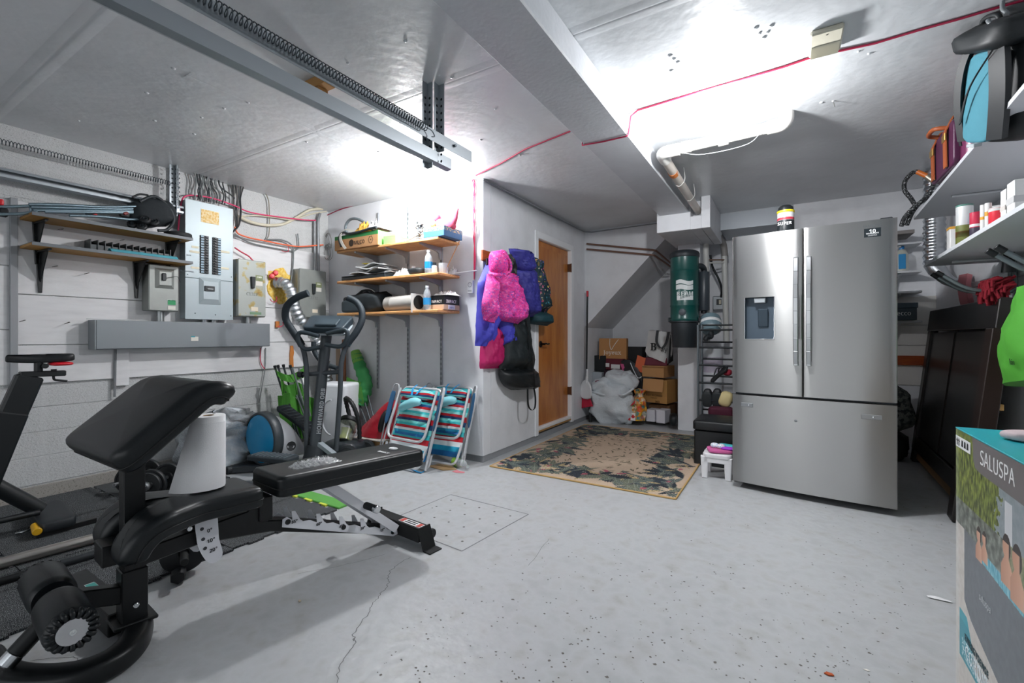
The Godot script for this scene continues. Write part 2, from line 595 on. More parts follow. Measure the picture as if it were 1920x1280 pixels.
func setting() -> void:
	# shared patterns
	var spots := noise("floor_spots", 0.012, [[0.0, "cccdcd"], [0.5, "dadbdc"], [0.75, "d3d3d2"], [1.0, "c6c4c0"]], 1024, 6)
	var grain := noise("grain_n", 0.12, [], 512, 4, FastNoiseLite.TYPE_SIMPLEX_SMOOTH, 1.5)
	var rough_n := noise("rough_n", 0.06, [], 512, 5, FastNoiseLite.TYPE_SIMPLEX, 5.0)
	var blot := noise("blot", 0.012, [[0.0, "f0f0f0"], [0.5, "fafafa"], [1.0, "ffffff"]], 512, 5)
	var conc := noise("conc", 0.05, [[0.0, "c9c9c8"], [0.4, "dededd"], [0.6, "e4e4e3"], [0.74, "d8d8d6"], [0.8, "b4b4b2"], [1.0, "8c8c8a"]], 1024, 6, FastNoiseLite.TYPE_SIMPLEX)
	var floor_m := M("d2d4d5", .42, 0, {"tex": spots, "tri": .55, "nrm": rough_n, "ns": .06})
	var wall_m := M("e4e6ea", .55, 0, {"tex": blot, "tri": .5, "nrm": grain, "ns": .12})
	var ceil_m := M("d6d9dc", .3, 0, {"tex": blot, "tri": .35, "nrm": rough_n, "ns": .045})
	var conc_m := M("e2e4e5", .8, 0, {"tex": conc, "tri": 1.6, "nrm": rough_n, "ns": .3})
	var wood_w := M("e3e3e4", .6, 0, {"tex": blot, "tri": Vector3(.6, 3, .6), "nrm": grain, "ns": .12})
	mats["floor"] = floor_m; mats["wall"] = wall_m; mats["ceil"] = ceil_m; mats["conc"] = conc_m; mats["wood_w"] = wood_w
	var grey_d := M("55585c", .7)
	# floor slab, drive outside
	var fl := S("floor", MB.new().box2(Vector3(-4.4, -.15, -6.7), Vector3(1.35, 0, 2.6)), floor_m, null, "light grey painted concrete floor, pitted and cracked")
	S("trim_2", MB.new().box2(Vector3(-9, -.25, 2.6), Vector3(6, -.02, 12)), M("a9a9a6", .9), null, "concrete drive outside the garage door opening")
	floor_marks(fl)
	# ceiling
	var ce := S("ceiling", MB.new().box2(Vector3(-4.4, H, -6.7), Vector3(1.35, H + .15, 2.8)), ceil_m, null, "grey glossy painted ceiling panels with taped seams")
	ceiling_marks(ce)
	# walls
	var wl := S("wall_left", MB.new().box2(Vector3(XL - .2, 0, -3.25), Vector3(XL, H, 2.8)), conc_m, null, "painted board-formed concrete wall with white planks")
	left_wall(wl, conc_m, wood_w)
	S("wall_end", MB.new().box2(Vector3(XL - .1, .055, ZE - .12), Vector3(XD, H, ZE), .004), wall_m, null, "white end wall behind the plank shelves")
	S("baseboard_end", MB.new().box2(Vector3(XL, 0, ZE - .1), Vector3(XD - .008, .055, ZE - .008)), M("8e9194", .8))
	# wall with the door: pieces round the opening
	var z0 := -4.09
	var z1 := -4.945
	var wd := S("wall_door", MB.new().box2(Vector3(XD - .12, .055, ZE - .12), Vector3(XD, H, z0)).box2(Vector3(XD - .12, .055, z1), Vector3(XD, H, -6.6)).box2(Vector3(XD - .12, 2.075, z0), Vector3(XD, H, z1)), wall_m, null, "white wall with coats and an orange wooden door")
	S("baseboard_door", MB.new().box2(Vector3(XD - .12, 0, ZE - .1), Vector3(XD - .008, .055, -6.6)), M("8e9194", .8))
	S("back_of_door", MB.new().box2(Vector3(XD - .14, 0, z0 + .1), Vector3(XD - .125, 2.1, z1 - .1)), grey_d, wd)
	S("wall_back", MB.new().box2(Vector3(XD, 0, -6.6), Vector3(.15, H, -6.45)), wall_m, null, "white back wall under the stairs")
	# stair enclosure: white face above a sloping grey underside
	var st := MB.new().prism([Vector2(XD, 1.165), Vector2(-1.0, 2.365), Vector2(-1.0, H), Vector2(XD, H)], Transform3D(Basis(), Vector3(0, 0, -6.45)), 1.09)
	S("wall_stair", st, wall_m, null, "white stair enclosure with a sloping underside")
	S("wall_post", MB.new().box2(Vector3(-1.05, 0, -5.62), Vector3(-.815, H, ZB), .006).box2(Vector3(-.93, 0, -6.45), Vector3(-.83, H, -5.62)), wall_m, null, "white boxed post behind the green canister")
	S("wall_utility", MB.new().box2(Vector3(-.83, 0, -6.1), Vector3(.09, H, -5.98)), wall_m, null, "grey wall with pipes behind the shoe rack")
	S("wall_right_back", MB.new().box2(Vector3(.06, 0, ZB - .15), Vector3(XR, H, ZB), .004).box2(Vector3(.06, 0, -6.5), Vector3(.16, H, ZB - .15)), wall_m, null, "white back wall right of the fridge")
	S("wall_right", MB.new().box2(Vector3(XR, 0, -6.6), Vector3(XR + .15, H, 2.8)), wall_m, null, "white right wall with two long shelves")
	S("wall_front", MB.new().box2(Vector3(-4.4, 0, 2.6), Vector3(-3.75, H, 2.8)).box2(Vector3(.75, 0, 2.6), Vector3(1.35, H, 2.8)).box2(Vector3(-3.75, 2.1, 2.6), Vector3(.75, H, 2.8)), wall_m, null, "wall round the open garage door behind the camera")
	# beam and the boxed end where the pipe goes in
	var bm := S("beam", MB.new().box2(Vector3(-1.075, 2.245, -4.62), Vector3(-.8, H, 2.6), .006), M("c6c9ce", .4, 0, {"tex": blot, "tri": .5, "nrm": grain, "ns": .1}), null, "boxed grey ceiling beam running towards the back")
	bm.name = "trim_1"
	var bx := MB.new()
	bx.box2(Vector3(-1.1, 2.08, -5.5), Vector3(-.785, H, -4.6), .004).box2(Vector3(-.69, 2.08, -5.5), Vector3(-.61, H, -4.6), .004).box2(Vector3(-.785, 2.08, -5.5), Vector3(-.69, 2.2, -4.6)).box2(Vector3(-.785, 2.08, -5.5), Vector3(-.69, H, -4.75))
	S("trim_3", bx, wall_m, null, "white boxed duct end at the back of the beam")
	S("trim_4", MB.new().box2(Vector3(-.61, 2.2, -5.95), Vector3(.06, H, ZB)), M("9aa0a6", .35, .3), null, "grey sheet metal header above the pipes")
	# the door
	var dm := door_tex()
	var dr := Node3D.new()
	dr.name = "door_1"
	add_child(dr)
	tag(dr, "orange varnished wooden door in a white frame", "", "", "structure")
	P(dr, "door_slab", MB.new().box2(Vector3(XD - .075, .125, -4.925), Vector3(XD - .035, 2.055, -4.11), .003), dm)
	var cas := MB.new()
	cas.box2(Vector3(XD - .02, .05, -4.105), Vector3(XD + .012, 2.13, -4.04), .004).box2(Vector3(XD - .02, .05, -4.995), Vector3(XD + .012, 2.13, -4.93), .004).box2(Vector3(XD - .02, 2.06, -4.93), Vector3(XD + .012, 2.13, -4.105), .004)
	P(dr, "door_frame", cas, M("eceef1", .4))
	var jam := MB.new().box2(Vector3(XD - .12, .05, -4.112), Vector3(XD - .0, 2.07, -4.104)).box2(Vector3(XD - .12, .05, -4.935), Vector3(XD - .0, 2.07, -4.927)).box2(Vector3(XD - .12, 2.058, -4.93), Vector3(XD, 2.066, -4.11))
	P(dr, "door_jamb", jam, M("eceef1", .4))
	P(dr, "door_sill", MB.new().box2(Vector3(XD - .1, .095, -4.93), Vector3(XD + .01, .125, -4.11), .004), M("f0f0f0", .4))
	P(dr, "sill_strip", MB.new().box2(Vector3(XD - .06, .075, -4.93), Vector3(XD + .006, .095, -4.11), .003), M("b98d55", .5))
	for y in [1.86, .42]:
		P(dr, "hinge", MB.new().box2(Vector3(XD - .04, y - .045, -4.932), Vector3(XD + .014, y + .045, -4.915), .002).cyl(Vector3(XD + .008, y - .05, -4.926), Vector3(XD + .008, y + .05, -4.926), .007), M("6b4a35", .5, .6))
	var kp := ox(1013, 645, XD - .035)
	var kn := MB.new()
	kn.cyl(kp, kp + Vector3(.012, 0, 0), .034, -1, 20, .004).cyl(kp, kp + Vector3(.055, 0, 0), .011)
	kn.tube(curve([kp + Vector3(.05, 0, .01), kp + Vector3(.056, .006, -.03), kp + Vector3(.054, -.004, -.075), kp + Vector3(.05, .004, -.105)]), [.012, .011, .011, .01, .01, .009, .009, .009, .008, .008, .008, .007, .007, .007, .007, .008, .01, .01, .008])
	P(dr, "lever_handle", kn, M("2b2724", .35, .8))

func door_tex() -> StandardMaterial3D:
	# vertical oak grain in a picture of its own
	var im := Image.create(256, 1024, false, Image.FORMAT_RGB8)
	var f := FastNoiseLite.new()
	f.seed = 4
	f.frequency = .02
	f.fractal_octaves = 4
	var c0 := Color("c9853f")
	var c1 := Color("a85f22")
	var c2 := Color("7d4216")
	for y in 1024:
		for x in 256:
			var w := f.get_noise_2d(x * 1.2, y * .12) * .5 + .5
			var s := f.get_noise_2d(x * 9.0 + 300, y * .5) * .5 + .5
			var col := c0.lerp(c1, clampf(w * 1.5 - .25, 0, 1))
			if s > .62: col = col.lerp(c2, (s - .62) * 1.6)
			im.set_pixel(x, y, col)
	var t := ImageTexture.create_from_image(im)
	return M("ffffff", .38, 0, {"tex": t, "tri": Vector3(1.2, .5, 1.2), "coat": .3})

func ribbon(mb: MB, p: Array, w: Array, y: float) -> void:      # a thin band lying on the floor
	for i in p.size() - 1:
		var a: Vector3 = p[i]
		var b: Vector3 = p[i + 1]
		var s := (b - a).cross(Vector3.UP).normalized()
		mb.quad(a + s * w[i] + Vector3(0, y, 0), a - s * w[i] + Vector3(0, y, 0), b - s * w[i + 1] + Vector3(0, y, 0), b + s * w[i + 1] + Vector3(0, y, 0), Vector3.UP)

func floor_marks(fl: Node3D) -> void:
	var dark := M("6d6e6d", .9)
	var f := FastNoiseLite.new()
	f.frequency = 1.7
	f.fractal_octaves = 4
	# long crack
	var pts: Array = []
	for q in [[632, 1280], [640, 1240], [664, 1205], [662, 1190], [690, 1150], [700, 1130], [716, 1110], [728, 1095], [727, 1082], [740, 1062], [768, 1045]]: pts.append(oy(q[0], q[1], 0))
	pts = curve(pts, 7)
	var p: Array = []
	var w: Array = []
	for i in pts.size():
		var a: Vector3 = pts[i]
		p.append(a + Vector3(f.get_noise_1d(i * .9), 0, f.get_noise_1d(i * .9 + 90)) * .012)
		w.append(.0011 + .0012 * absf(f.get_noise_1d(i * 2.0)) * (1.0 - float(i) / pts.size() * .6))
	var mb := MB.new()
	ribbon(mb, p, w, .0006)
	# short cracks under the bench
	for run in [[[60, 1238], [130, 1232], [160, 1240], [230, 1238]], [[560, 1075], [640, 1060], [720, 1040]], [[1030, 1010], [990, 1060]]]:
		var q: Array = []
		for c in run: q.append(oy(c[0], c[1], 0))
		q = curve(q, 8)
		var ww: Array = []
		for i in q.size():
			q[i] += Vector3(f.get_noise_1d(i * 1.3 + 33), 0, f.get_noise_1d(i * 1.3 + 7)) * .01
			ww.append(.0009)
		ribbon(mb, q, ww, .0006)
	P(fl, "crack", mb, dark)
	# pits in the paint
	var pit := MB.new()
	var rng := RandomNumberGenerator.new()
	rng.seed = 11
	for i in 1100:
		var u := rng.randf_range(540, 1830)
		var v := 905.0 + 375.0 * pow(rng.randf(), .75)
		if f.get_noise_2d(u * .004, v * .008) < -.12 and rng.randf() < .8: continue
		var c := oy(u, v, .0005)
		if c.x > .38 and c.z > -2.3 or c.x < -1.2 and c.z > -2.0: continue
		var r := rng.randf_range(.0012, .0042) * (1.5 if rng.randf() < .1 else 1.0)
		var q := PackedVector3Array()
		var an := rng.randf() * TAU
		for k in 6: q.append(c + Vector3(cos(an + TAU * k / 6) * r * rng.randf_range(.6, 1.5), 0, sin(an + TAU * k / 6) * r * rng.randf_range(.6, 1.3)))
		pit.fan(q, Vector3.UP)
	tag(P(fl, "paint_pit", pit, M("6a6662", .9)), "", "", "", "stuff")
	# square hatch cut into the slab, with its screw holes
	var h := Node3D.new()
	h.name = "floor_hatch"
	fl.add_child(h)
	var c: Array[Vector3] = [oy(845, 927, 0), oy(991, 964, 0), oy(866, 1033, 0), oy(722, 978, 0)]
	var e := MB.new()
	for i in 4: ribbon(e, [c[i], c[(i + 1) % 4]], [.004, .003], .0007)
	P(h, "joint", e, M("77777a", .9))
	var ho := MB.new()
	for i in 5:
		for j in 4:
			var a := c[0].lerp(c[1], .12 + i * .19).lerp(c[3].lerp(c[2], .12 + i * .19), .14 + j * .24)
			var q := PackedVector3Array()
			for k in 8: q.append(a + Vector3(cos(TAU * k / 8) * .007, .0007, sin(TAU * k / 8) * .007))
			ho.fan(q, Vector3.UP)
	P(h, "screw_hole", ho, M("55524e", .9))

func ceiling_marks(ce: Node3D) -> void:
	var m: Material = mats["ceil"]
	var dk := M("8f9498", .5)
	# taped seams between panels: a low ridge and a dark joint line
	for s in [[Vector3(XL, H, oy(390, 320, H).z), Vector3(-1.075, H, oy(390, 320, H).z)], [Vector3(XL, H, oy(8, 190, H).z), Vector3(-1.075, H, oy(8, 190, H).z)], [oy(350, 140, H), Vector3(oy(350, 140, H).x, H, ZE)], [Vector3(-.8, H, oy(1090, 60, H).z), Vector3(XR, H, oy(1090, 60, H).z)]]:
		var a: Vector3 = s[0]
		var b: Vector3 = s[1]
		var sd := (b - a).cross(Vector3.UP).normalized()
		var g := MB.new()
		g.grid([PackedVector3Array([a + sd * -.05, a + sd * -.012 + Vector3(0, -.0035, 0), a + sd * -.003 + Vector3(0, -.001, 0), a + sd * .003 + Vector3(0, -.001, 0), a + sd * .012 + Vector3(0, -.0035, 0), a + sd * .05]), PackedVector3Array([b + sd * -.05, b + sd * -.012 + Vector3(0, -.0035, 0), b + sd * -.003 + Vector3(0, -.001, 0), b + sd * .003 + Vector3(0, -.001, 0), b + sd * .012 + Vector3(0, -.0035, 0), b + sd * .05])])
		P(ce, "panel_seam", g, m)
	# popped nail heads
	var nh := MB.new()
	var rng := RandomNumberGenerator.new()
	rng.seed = 5
	for q in [[420, 203], [290, 226], [575, 266], [275, 174], [325, 128], [465, 192], [364, 251], [148, 226], [378, 220], [760, 77], [848, 145], [652, 118], [929, 204], [902, 262], [710, 284], [1425, 62], [1440, 60], [1433, 70], [1418, 52], [1447, 48], [1265, 110], [1272, 116], [1258, 104], [1540, 192], [1562, 189], [1630, 100], [1610, 96], [1260, 132]]:
		var p := oy(q[0], q[1], H)
		var r := rng.randf_range(.006, .012)
		nh.lathe([Vector2(r, 0), Vector2(r * .8, -.0035), Vector2(r * .4, -.005), Vector2(0, -.0055)], p, Vector3.UP, 10)
	tag(P(ce, "nail_pop", nh, m), "", "", "", "stuff")

func left_wall(wl: Node3D, conc_m: Material, wood_w: Material) -> void:
	# form boards of the concrete, each proud by its own hair's breadth
	var rng := RandomNumberGenerator.new()
	rng.seed = 3
	for b in [[1.94, 2.36], [.6, .735], [.44, .594], [.28, .434], [.1, .275]]:
		var d := rng.randf_range(.002, .006)
		P(wl, "form_board", MB.new().box2(Vector3(XL, b[0], ZE + .002), Vector3(XL + d, b[1], 2.5), .0015), conc_m)
	P(wl, "footing", MB.new().box2(Vector3(XL, 0, ZE + .002), Vector3(XL + .012, .09, 2.5), .004), M("b0aca6", .9, 0, {"tex": tx["conc"], "tri": .8}))
	# painted planks fixed on the concrete
	var zl := ox(31, 500, XL).z
	var ys := [1.915, 1.63, 1.326, 1.003, .752]
	for i in 4: P(wl, "plank", MB.new().box2(Vector3(XL, ys[i + 1] + .002, ZE + .002), Vector3(XL + .02, ys[i] - .002, zl), .003), wood_w)
	var ys2 := [1.915, 1.5, 1.1, .752]
	for i in 3: P(wl, "plank", MB.new().box2(Vector3(XL, ys2[i + 1] + .002, zl + .0025), Vector3(XL + .012, ys2[i] - .002, 2.4), .003), wood_w)
	P(wl, "batten", MB.new().box2(Vector3(XL, .75, zl), Vector3(XL + .035, 1.925, zl + .035), .003), M("9a9da0", .6))
	var cp := ox(222, 655, XL + .02)
	P(wl, "batten", MB.new().box2(Vector3(XL + .02, .7, cp.z - .06), Vector3(XL + .035, 1.02, cp.z + .02), .003), wood_w)
	P(wl, "cable", MB.new().tube([cp + Vector3(.012, .05, .02), cp + Vector3(.012, -.34, .025)], .008), M("7d8083", .6))
	# bent nails left in the planks
	var nl := MB.new()
	for q in [[105, 499, 10, 3], [164, 512, 9, 4], [128, 604, 14, 6], [45, 600, 12, 5], [116, 430, 4, 1], [230, 450, 3, 2]]:
		var p := ox(q[0], q[1], XL + .02)
		nl.tube([p, p + Vector3(.03, 0, 0), p + Vector3(.045, -.012, .03)], .002, 5)
	tag(P(wl, "bent_nail", nl, M("4a4744", .6, .6)), "", "", "", "stuff")


# ======== the gym corner
const BL := Vector3(.2, 0, -.98)      # along the bench
const BW := Vector3(.995, 0, .1)       # across it
const B0 := Vector3(-1.97, 0, -.68)
func B(w: float, y: float, s: float) -> Vector3: return B0 + BW * w + Vector3(0, y, 0) + BL * s
func bf(w: float, y: float, s: float) -> Transform3D: return Transform3D(Basis(BL, Vector3.UP, BL.cross(Vector3.UP)), B(w, y, s))   # x along, y up, z across

func gym() -> void:
	floor_mats()
	bench()
	bench_things()
	bike()
	elliptical()

func floor_mats() -> void:
	var rub = M("ffffff", .92, 0, {"tex": noise("rubber", 0.22, [[0.0, "131518"], [0.55, "1a1c1f"], [0.64, "1f2124"], [0.68, "a0a4a6"], [1.0, "b8bcbc"]], 1024, 2, FastNoiseLite.TYPE_SIMPLEX), "tri": 1.25, "spec": .3})
	var n = 0
	for i in 3:
		for j in 3:
			var x1 = -2.335 - i * .605
			var z0 = -1.815 + j * .605
			var o: Array = []
			var k = 8
			var t = .6 / k
			for e in k:      # far side, near side and ends carry interlocking teeth
				o.append_array([Vector2(x1 - .6 + t * e, z0 + (.0 if e % 2 else .016)), Vector2(x1 - .6 + t * (e + 1), z0 + (.0 if e % 2 else .016))])
			for e in k:
				o.append_array([Vector2(x1 - (.016 if e % 2 else .0), z0 + t * e), Vector2(x1 - (.016 if e % 2 else .0), z0 + t * (e + 1))])
			o.append_array([Vector2(x1, z0 + .602), Vector2(x1 - .6, z0 + .602)])
			var q: Array = []
			for c in o:
				if q.is_empty() or (c - q[-1]).length() > .001: q.append(c)
			var place: String = [["under the bench's ladder end", "under the bench seat", "beside the foam rollers", "nearest the camera on the right"], ["behind the bench, third row out from the wall", "under the barbell sleeve", "left of the foam rollers", "nearest the camera in the middle"], ["by the wall beside the dumbbells", "by the wall under the bike foot", "by the wall under the bike frame", "nearest the camera by the wall"]][i][j]
			one("rubber_floor_tile", "black speckled interlocking rubber floor tile " + place, "floor mat", MB.new().prism(q, Transform3D(Basis(Vector3.RIGHT, Vector3.BACK, Vector3.DOWN), Vector3(0, .0115, 0)), .011, .001), rub, "speckled rubber tiles of the exercise mat")
	var g = T("green_mat_edge", "bright green edging strip with yellow notches along the rubber tiles", "floor mat", "", Vector3(-3.0, 0, -1.875))
	P(g, "strip", MB.new().box2(Vector3(-3.25, .0, -1.935), Vector3(-2.345, .012, -1.835), .003), M("5da34a", .8))
	for i in 5: P(g, "notch", MB.new().box2(Vector3(-2.52 - i * .15, .001, -1.838), Vector3(-2.45 - i * .15, .0125, -1.818), .002), M("cfd84a", .8))

func bench() -> void:
	var t = T("weight_bench", "black adjustable weight bench with preacher curl pad and foam leg rollers", "weight bench", "", B0)
	var lea = M("0d1215", .38, 0, {"nrm": noise("leather", 0.35, [], 512, 2, FastNoiseLite.TYPE_CELLULAR, 2.0), "ns": .12, "tri": 4.0, "spec": .45})
	var blk = M("0a0d0f", .4, 0, {"spec": .45})
	var wht = M("d9dadf", .4)
	var chrome = M("d8dadc", .18, 1.0)
	var seam = M("06080a", .6)
	# back pad
	var pad = rrect(.72, .265, .035, 4, 4)
	var slope = -.045
	var wp = func(p: Vector3) -> Vector3: return B(p.z + (p.z * .06 * p.x), .395 + p.y + slope * (p.x) * .4, .79 + p.x)
	var bp = P(t, "back_pad", MB.new().cushion(pad, .085, .022, wp, .004), lea)
	var ring: Array = []
	for q in pad: ring.append(wp.call(Vector3(q.x * 1.002, .032, q.y * 1.004)))
	P(bp, "piping", MB.new().tube(ring, .0028, 5, true), seam)
	var lg = MB.new()
	var lf = fr(wp.call(Vector3(.24, .0935, .035)), Vector3.UP, BW)
	for k in 3:
		var p = lf * Vector3(.0, .0, 0)
		lg.tube([lf * Vector3(-.018 + k * .012, -.012, 0), lf * Vector3(-.018 + k * .012 + .008, .012, 0)], .0024, 4)
	lg.tube([lf * Vector3(-.022, 0, 0), lf * Vector3(.02, .0, 0)], .002, 4)
	var loop: Array = []
	for k in 16: loop.append(lf * Vector3(.026 * cos(TAU * k / 16), .019 * sin(TAU * k / 16), 0))
	lg.tube(loop, .0016, 4, true)
	P(bp, "emblem", lg, M("e8eaea", .5))
	text(bp, "lettering", "MARCY", .017, fr(wp.call(Vector3(.165, .0905, .06)), Vector3.UP, BW), M("e8eaea", .5), "Droid Sans", .001, true)
	# seat: narrow at the back, two thigh lobes that roll down either side of the post
	var so = osm([Vector2(.40, 0), Vector2(.40, .085), Vector2(.385, .125), Vector2(.3, .128), Vector2(.2, .125), Vector2(.14, .15), Vector2(.07, .185), Vector2(-.02, .19), Vector2(-.05, .16), Vector2(-.05, .09), Vector2(-.03, .055), Vector2(.03, .045), Vector2(.065, .03), Vector2(.075, 0), Vector2(.065, -.03), Vector2(.03, -.045), Vector2(-.03, -.055), Vector2(-.05, -.09), Vector2(-.05, -.16), Vector2(-.02, -.19), Vector2(.07, -.185), Vector2(.14, -.15), Vector2(.2, -.125), Vector2(.3, -.128), Vector2(.385, -.125), Vector2(.40, -.085)], 4)
	var ws = func(p: Vector3) -> Vector3:
		var s = p.x - .02
		var y = .385 + p.y
		if s < .065:      # rolls down over the front
			var a = (.065 - s) / .085
			var rr = .085
			var h = p.y + rr - .02
			s = .065 - sin(a) * h
			y = .385 - rr + .02 + cos(a) * h
		return B(p.z, y, s)
	var se = P(t, "seat_pad", MB.new().cushion(so, .078, .026, ws, .004), lea)
	var r2: Array = []
	for q in so: r2.append(ws.call(Vector3(.17 + (q.x - .17) * 1.004, .03, q.y * 1.01)))
	P(se, "piping", MB.new().tube(r2, .0026, 5, true), seam)
	# preacher pad: slopes to the front, rolls over at the far end
	var po = rrect(.385, .5, .05, 5, 14)
	var dirf = Vector2(.74, .675).normalized()
	var wq = func(p: Vector3) -> Vector3:
		var a = p.x + .1925
		var h = p.y
		var s = 0.0
		var y = 0.0
		if a > .28:
			var w = (a - .28) / .066
			var rr = .066
			s = .28 + sin(w) * (rr + h - .03)
			y = cos(w) * (rr + h - .03) - rr + .03
		else:
			s = a
			y = h
		return B(p.z, .625 + s * dirf.y + y * dirf.x, -.078 + s * dirf.x - y * dirf.y + .08 * p.z)
	var pp = P(t, "preacher_pad", MB.new().cushion(po, .08, .03, wq, .006), lea)
	var r3: Array = []
	for q in po: r3.append(wq.call(Vector3(q.x * 1.003, .026, q.y * 1.004)))
	P(pp, "piping", MB.new().tube(r3, .0028, 5, true), seam)
	P(pp, "bolt", MB.new().lathe([Vector2(.007, 0), Vector2(.006, .005), Vector2(0, .006)], B(.252, .80, .16), BW, 10), chrome)
	P(t, "pad_bracket", MB.new().bar(B(0, .64, -.04), B(0, .80, .13), .12, .012), blk)
	# post, bracket, lever
	P(t, "post", box_b(0, .405, .0, .06, .67, .06), blk)
	P(t, "post_sleeve", box_b(0, .15, 0, .072, .2, .072), blk)
	P(t, "cross_bracket", box_b(-.0, .325, -.055, .1, .07, .07), blk)
	P(t, "base_plate", box_b(0, .07, 0, .11, .012, .12), blk)
	P(t, "pin", MB.new().cyl(B(.036, .13, 0), B(.05, .13, 0), .009, -1, 12, .002), chrome)
	var ho = MB.new()
	for y in [.21, .182, .238]: ho.cyl(B(.0302, y, 0), B(.0305, y, 0), .008, -1, 10)
	P(t, "pin_hole", ho, M("040404", .9))
	# front stabiliser: a wide tube that sweeps round on the floor
	var u: Array = []
	for q in [[-.02, .0, .02], [.05, 0, .0], [.12, 0, -.04], [.16, 0, -.1], [.155, 0, -.18], [.09, 0, -.26], [0, 0, -.31], [-.12, 0, -.33]]: u.append(B(q[0] * 1.12, .037, q[2]))
	var uu = curve(u, 6)
	var st = MB.new()
	var rows: Array = []
	for i in uu.size():
		var d: Vector3 = (uu[mini(i + 1, uu.size() - 1)] - uu[maxi(i - 1, 0)]).normalized()
		var sd = d.cross(Vector3.UP).normalized()
		var row = PackedVector3Array()
		for k in 16:
			var a = TAU * k / 16
			row.append(uu[i] + sd * .044 * signf(cos(a)) * pow(absf(cos(a)), .6) + Vector3(0, .036 * signf(sin(a)) * pow(absf(sin(a)), .6), 0))
		rows.append(row)
	st.grid(rows, true)
	P(t, "front_stabiliser", st, blk)
	var fs = MB.new().bar(B(-.04, .05, -.02), B(-.52, .05, -.06), .075, .08, Vector3.UP, .004)
	P(t, "side_stabiliser", fs, blk)
	var lbm = M("e6e6e6", .5)
	var lb = P(t, "warning_label", MB.new().bar(B(-.12, .0915, -.027), B(-.36, .0915, -.047), .03, .001), lbm)
	P(lb, "stripe", MB.new().bar(B(-.15, .0922, -.029), B(-.2, .0922, -.034), .028, .001), M("c43a30", .5))
	P(lb, "stripe", MB.new().bar(B(-.3, .0922, -.042), B(-.355, .0922, -.0465), .028, .001), M("3f9d94", .5))
	# leg developer
	P(t, "lever_arm", MB.new().bar(B(.0, .165, -.02), B(.0, .208, -.19), .04, .06, Vector3.UP, .004), blk)
	for sd in [-1.0, 1.0]:
		var c = B(0, .208, -.19)
		var a = c + BW * .03 * sd
		var rl = P(t, "foam_roller", MB.new().lathe([Vector2(.02, 0), Vector2(.052, .0), Vector2(.06, .012), Vector2(.062, .03), Vector2(.062, .19), Vector2(.058, .208), Vector2(.048, .216), Vector2(.032, .212)], a, BW * sd, 32), lea)
		var ga = MB.new()
		for k in 18:
			var w = TAU * k / 18
			var e = Vector3.UP * cos(w) + BL * sin(w)
			ga.tube(curve([a + BW * sd * .2 + e * .059, a + BW * sd * .215 + e * .049, a + BW * sd * .212 + e * .034], 4), [.004, .006, .0075, .0085, .009, .008, .0075, .007, .004], 6)
		P(rl, "gathered_edge", ga, lea)
		P(rl, "end_cap", MB.new().lathe([Vector2(.0365, -.01), Vector2(.0365, .003), Vector2(.0, .004)], a + BW * sd * .216, BW * sd, 28), M("c3c4c6", .35, .6))
		P(rl, "end_screw", MB.new().lathe([Vector2(.009, 0), Vector2(.008, .004), Vector2(.004, .0045), Vector2(.003, .003), Vector2(0, .003)], a + BW * sd * .2195, BW * sd, 16), M("e6e8e8", .15, 1.0))
	var pg0 = B(.03, .20, -.19)
	var pg1 = B(.05, .085, -.305)
	var pdir = (pg1 - pg0).normalized()
	var ho2 = P(t, "plate_holder", MB.new().cyl(pg0, pg1 - pdir * .035, .025, -1, 20), blk)
	P(ho2, "chrome_end", MB.new().cyl(pg1 - pdir * .035, pg1, .0255, -1, 20, .003), chrome)
	# main rail and ladder
	P(t, "rail", MB.new().prism([Vector2(0, .31), Vector2(.36, .35), Vector2(.4, .385), Vector2(.44, .385), Vector2(.44, .29), Vector2(.5, .275), Vector2(1.05, .075), Vector2(1.05, .035), Vector2(.45, .24), Vector2(.2, .272), Vector2(0, .25)], bf(0, 0, 0).translated(BW * -.03), .06, .004), blk)
	P(t, "upright", box_b(0, .345, .42, .09, .1, .05), blk)
	for sd in [-1.0, 1.0]:
		var lo: Array = [Vector2(.485, .248), Vector2(.487, .28), Vector2(.505, .287)]
		for k in 5:
			var s = .528 + k * .107
			var y = .287 - (s - .5) * .4
			lo.append_array([Vector2(s, y - .01), Vector2(s - .004, y + .03), Vector2(s + .012, y + .027), Vector2(s + .032, y - .015), Vector2(s + .045, y - .028), Vector2(s + .075, y - .032)])
		lo.append_array([Vector2(1.05, .07), Vector2(1.055, .038), Vector2(1.03, .034)])
		var la = P(t, "ladder_plate", MB.new().prism(lo, bf(.036 * sd - .002, 0, 0), .004, .0008), wht)
		for s in [.508, .76, 1.025]: P(la, "bolt_cap", MB.new().lathe([Vector2(.012, 0), Vector2(.011, .004), Vector2(0, .006)], B(.0375 * sd, .267 - (s - .5) * .4, s), BW * sd, 14), M("101214", .5))
		if sd > 0:
			var k = 0
			for lt in ["85°", "60°", "45°", "30°", "15°"]:
				var s = .535 + k * .107
				text(la, "angle_mark", lt, .013, Transform3D(fr(Vector3(), BW, BL).basis, B(.0405, .272 - (s - .5) * .4, s)), M("17191b", .6), "Droid Sans", .0006, true)
				k += 1
	# strut from the pad down to the ladder: a channel
	for sd in [-1.0, 1.0]:
		P(t, "strut", MB.new().bar(B(.05 * sd, .40, .66), B(.05 * sd, .07, 1.04), .005, .04, Vector3.UP, .001), wht)
	P(t, "strut_web", MB.new().bar(B(0, .385, .67), B(0, .075, 1.03), .1, .004), wht)
	for sd in [-1.0, 1.0]:
		var gp = P(t, "strut_grip", MB.new().cyl(B(.05 * sd, .24, .865), B(.12 * sd, .24, .865), .017, -1, 16, .002), M("14171a", .7))
		P(gp, "grip_cap", MB.new().cyl(B(.12 * sd, .24, .865), B(.145 * sd, .24, .865), .0185, -1, 16, .003), chrome)
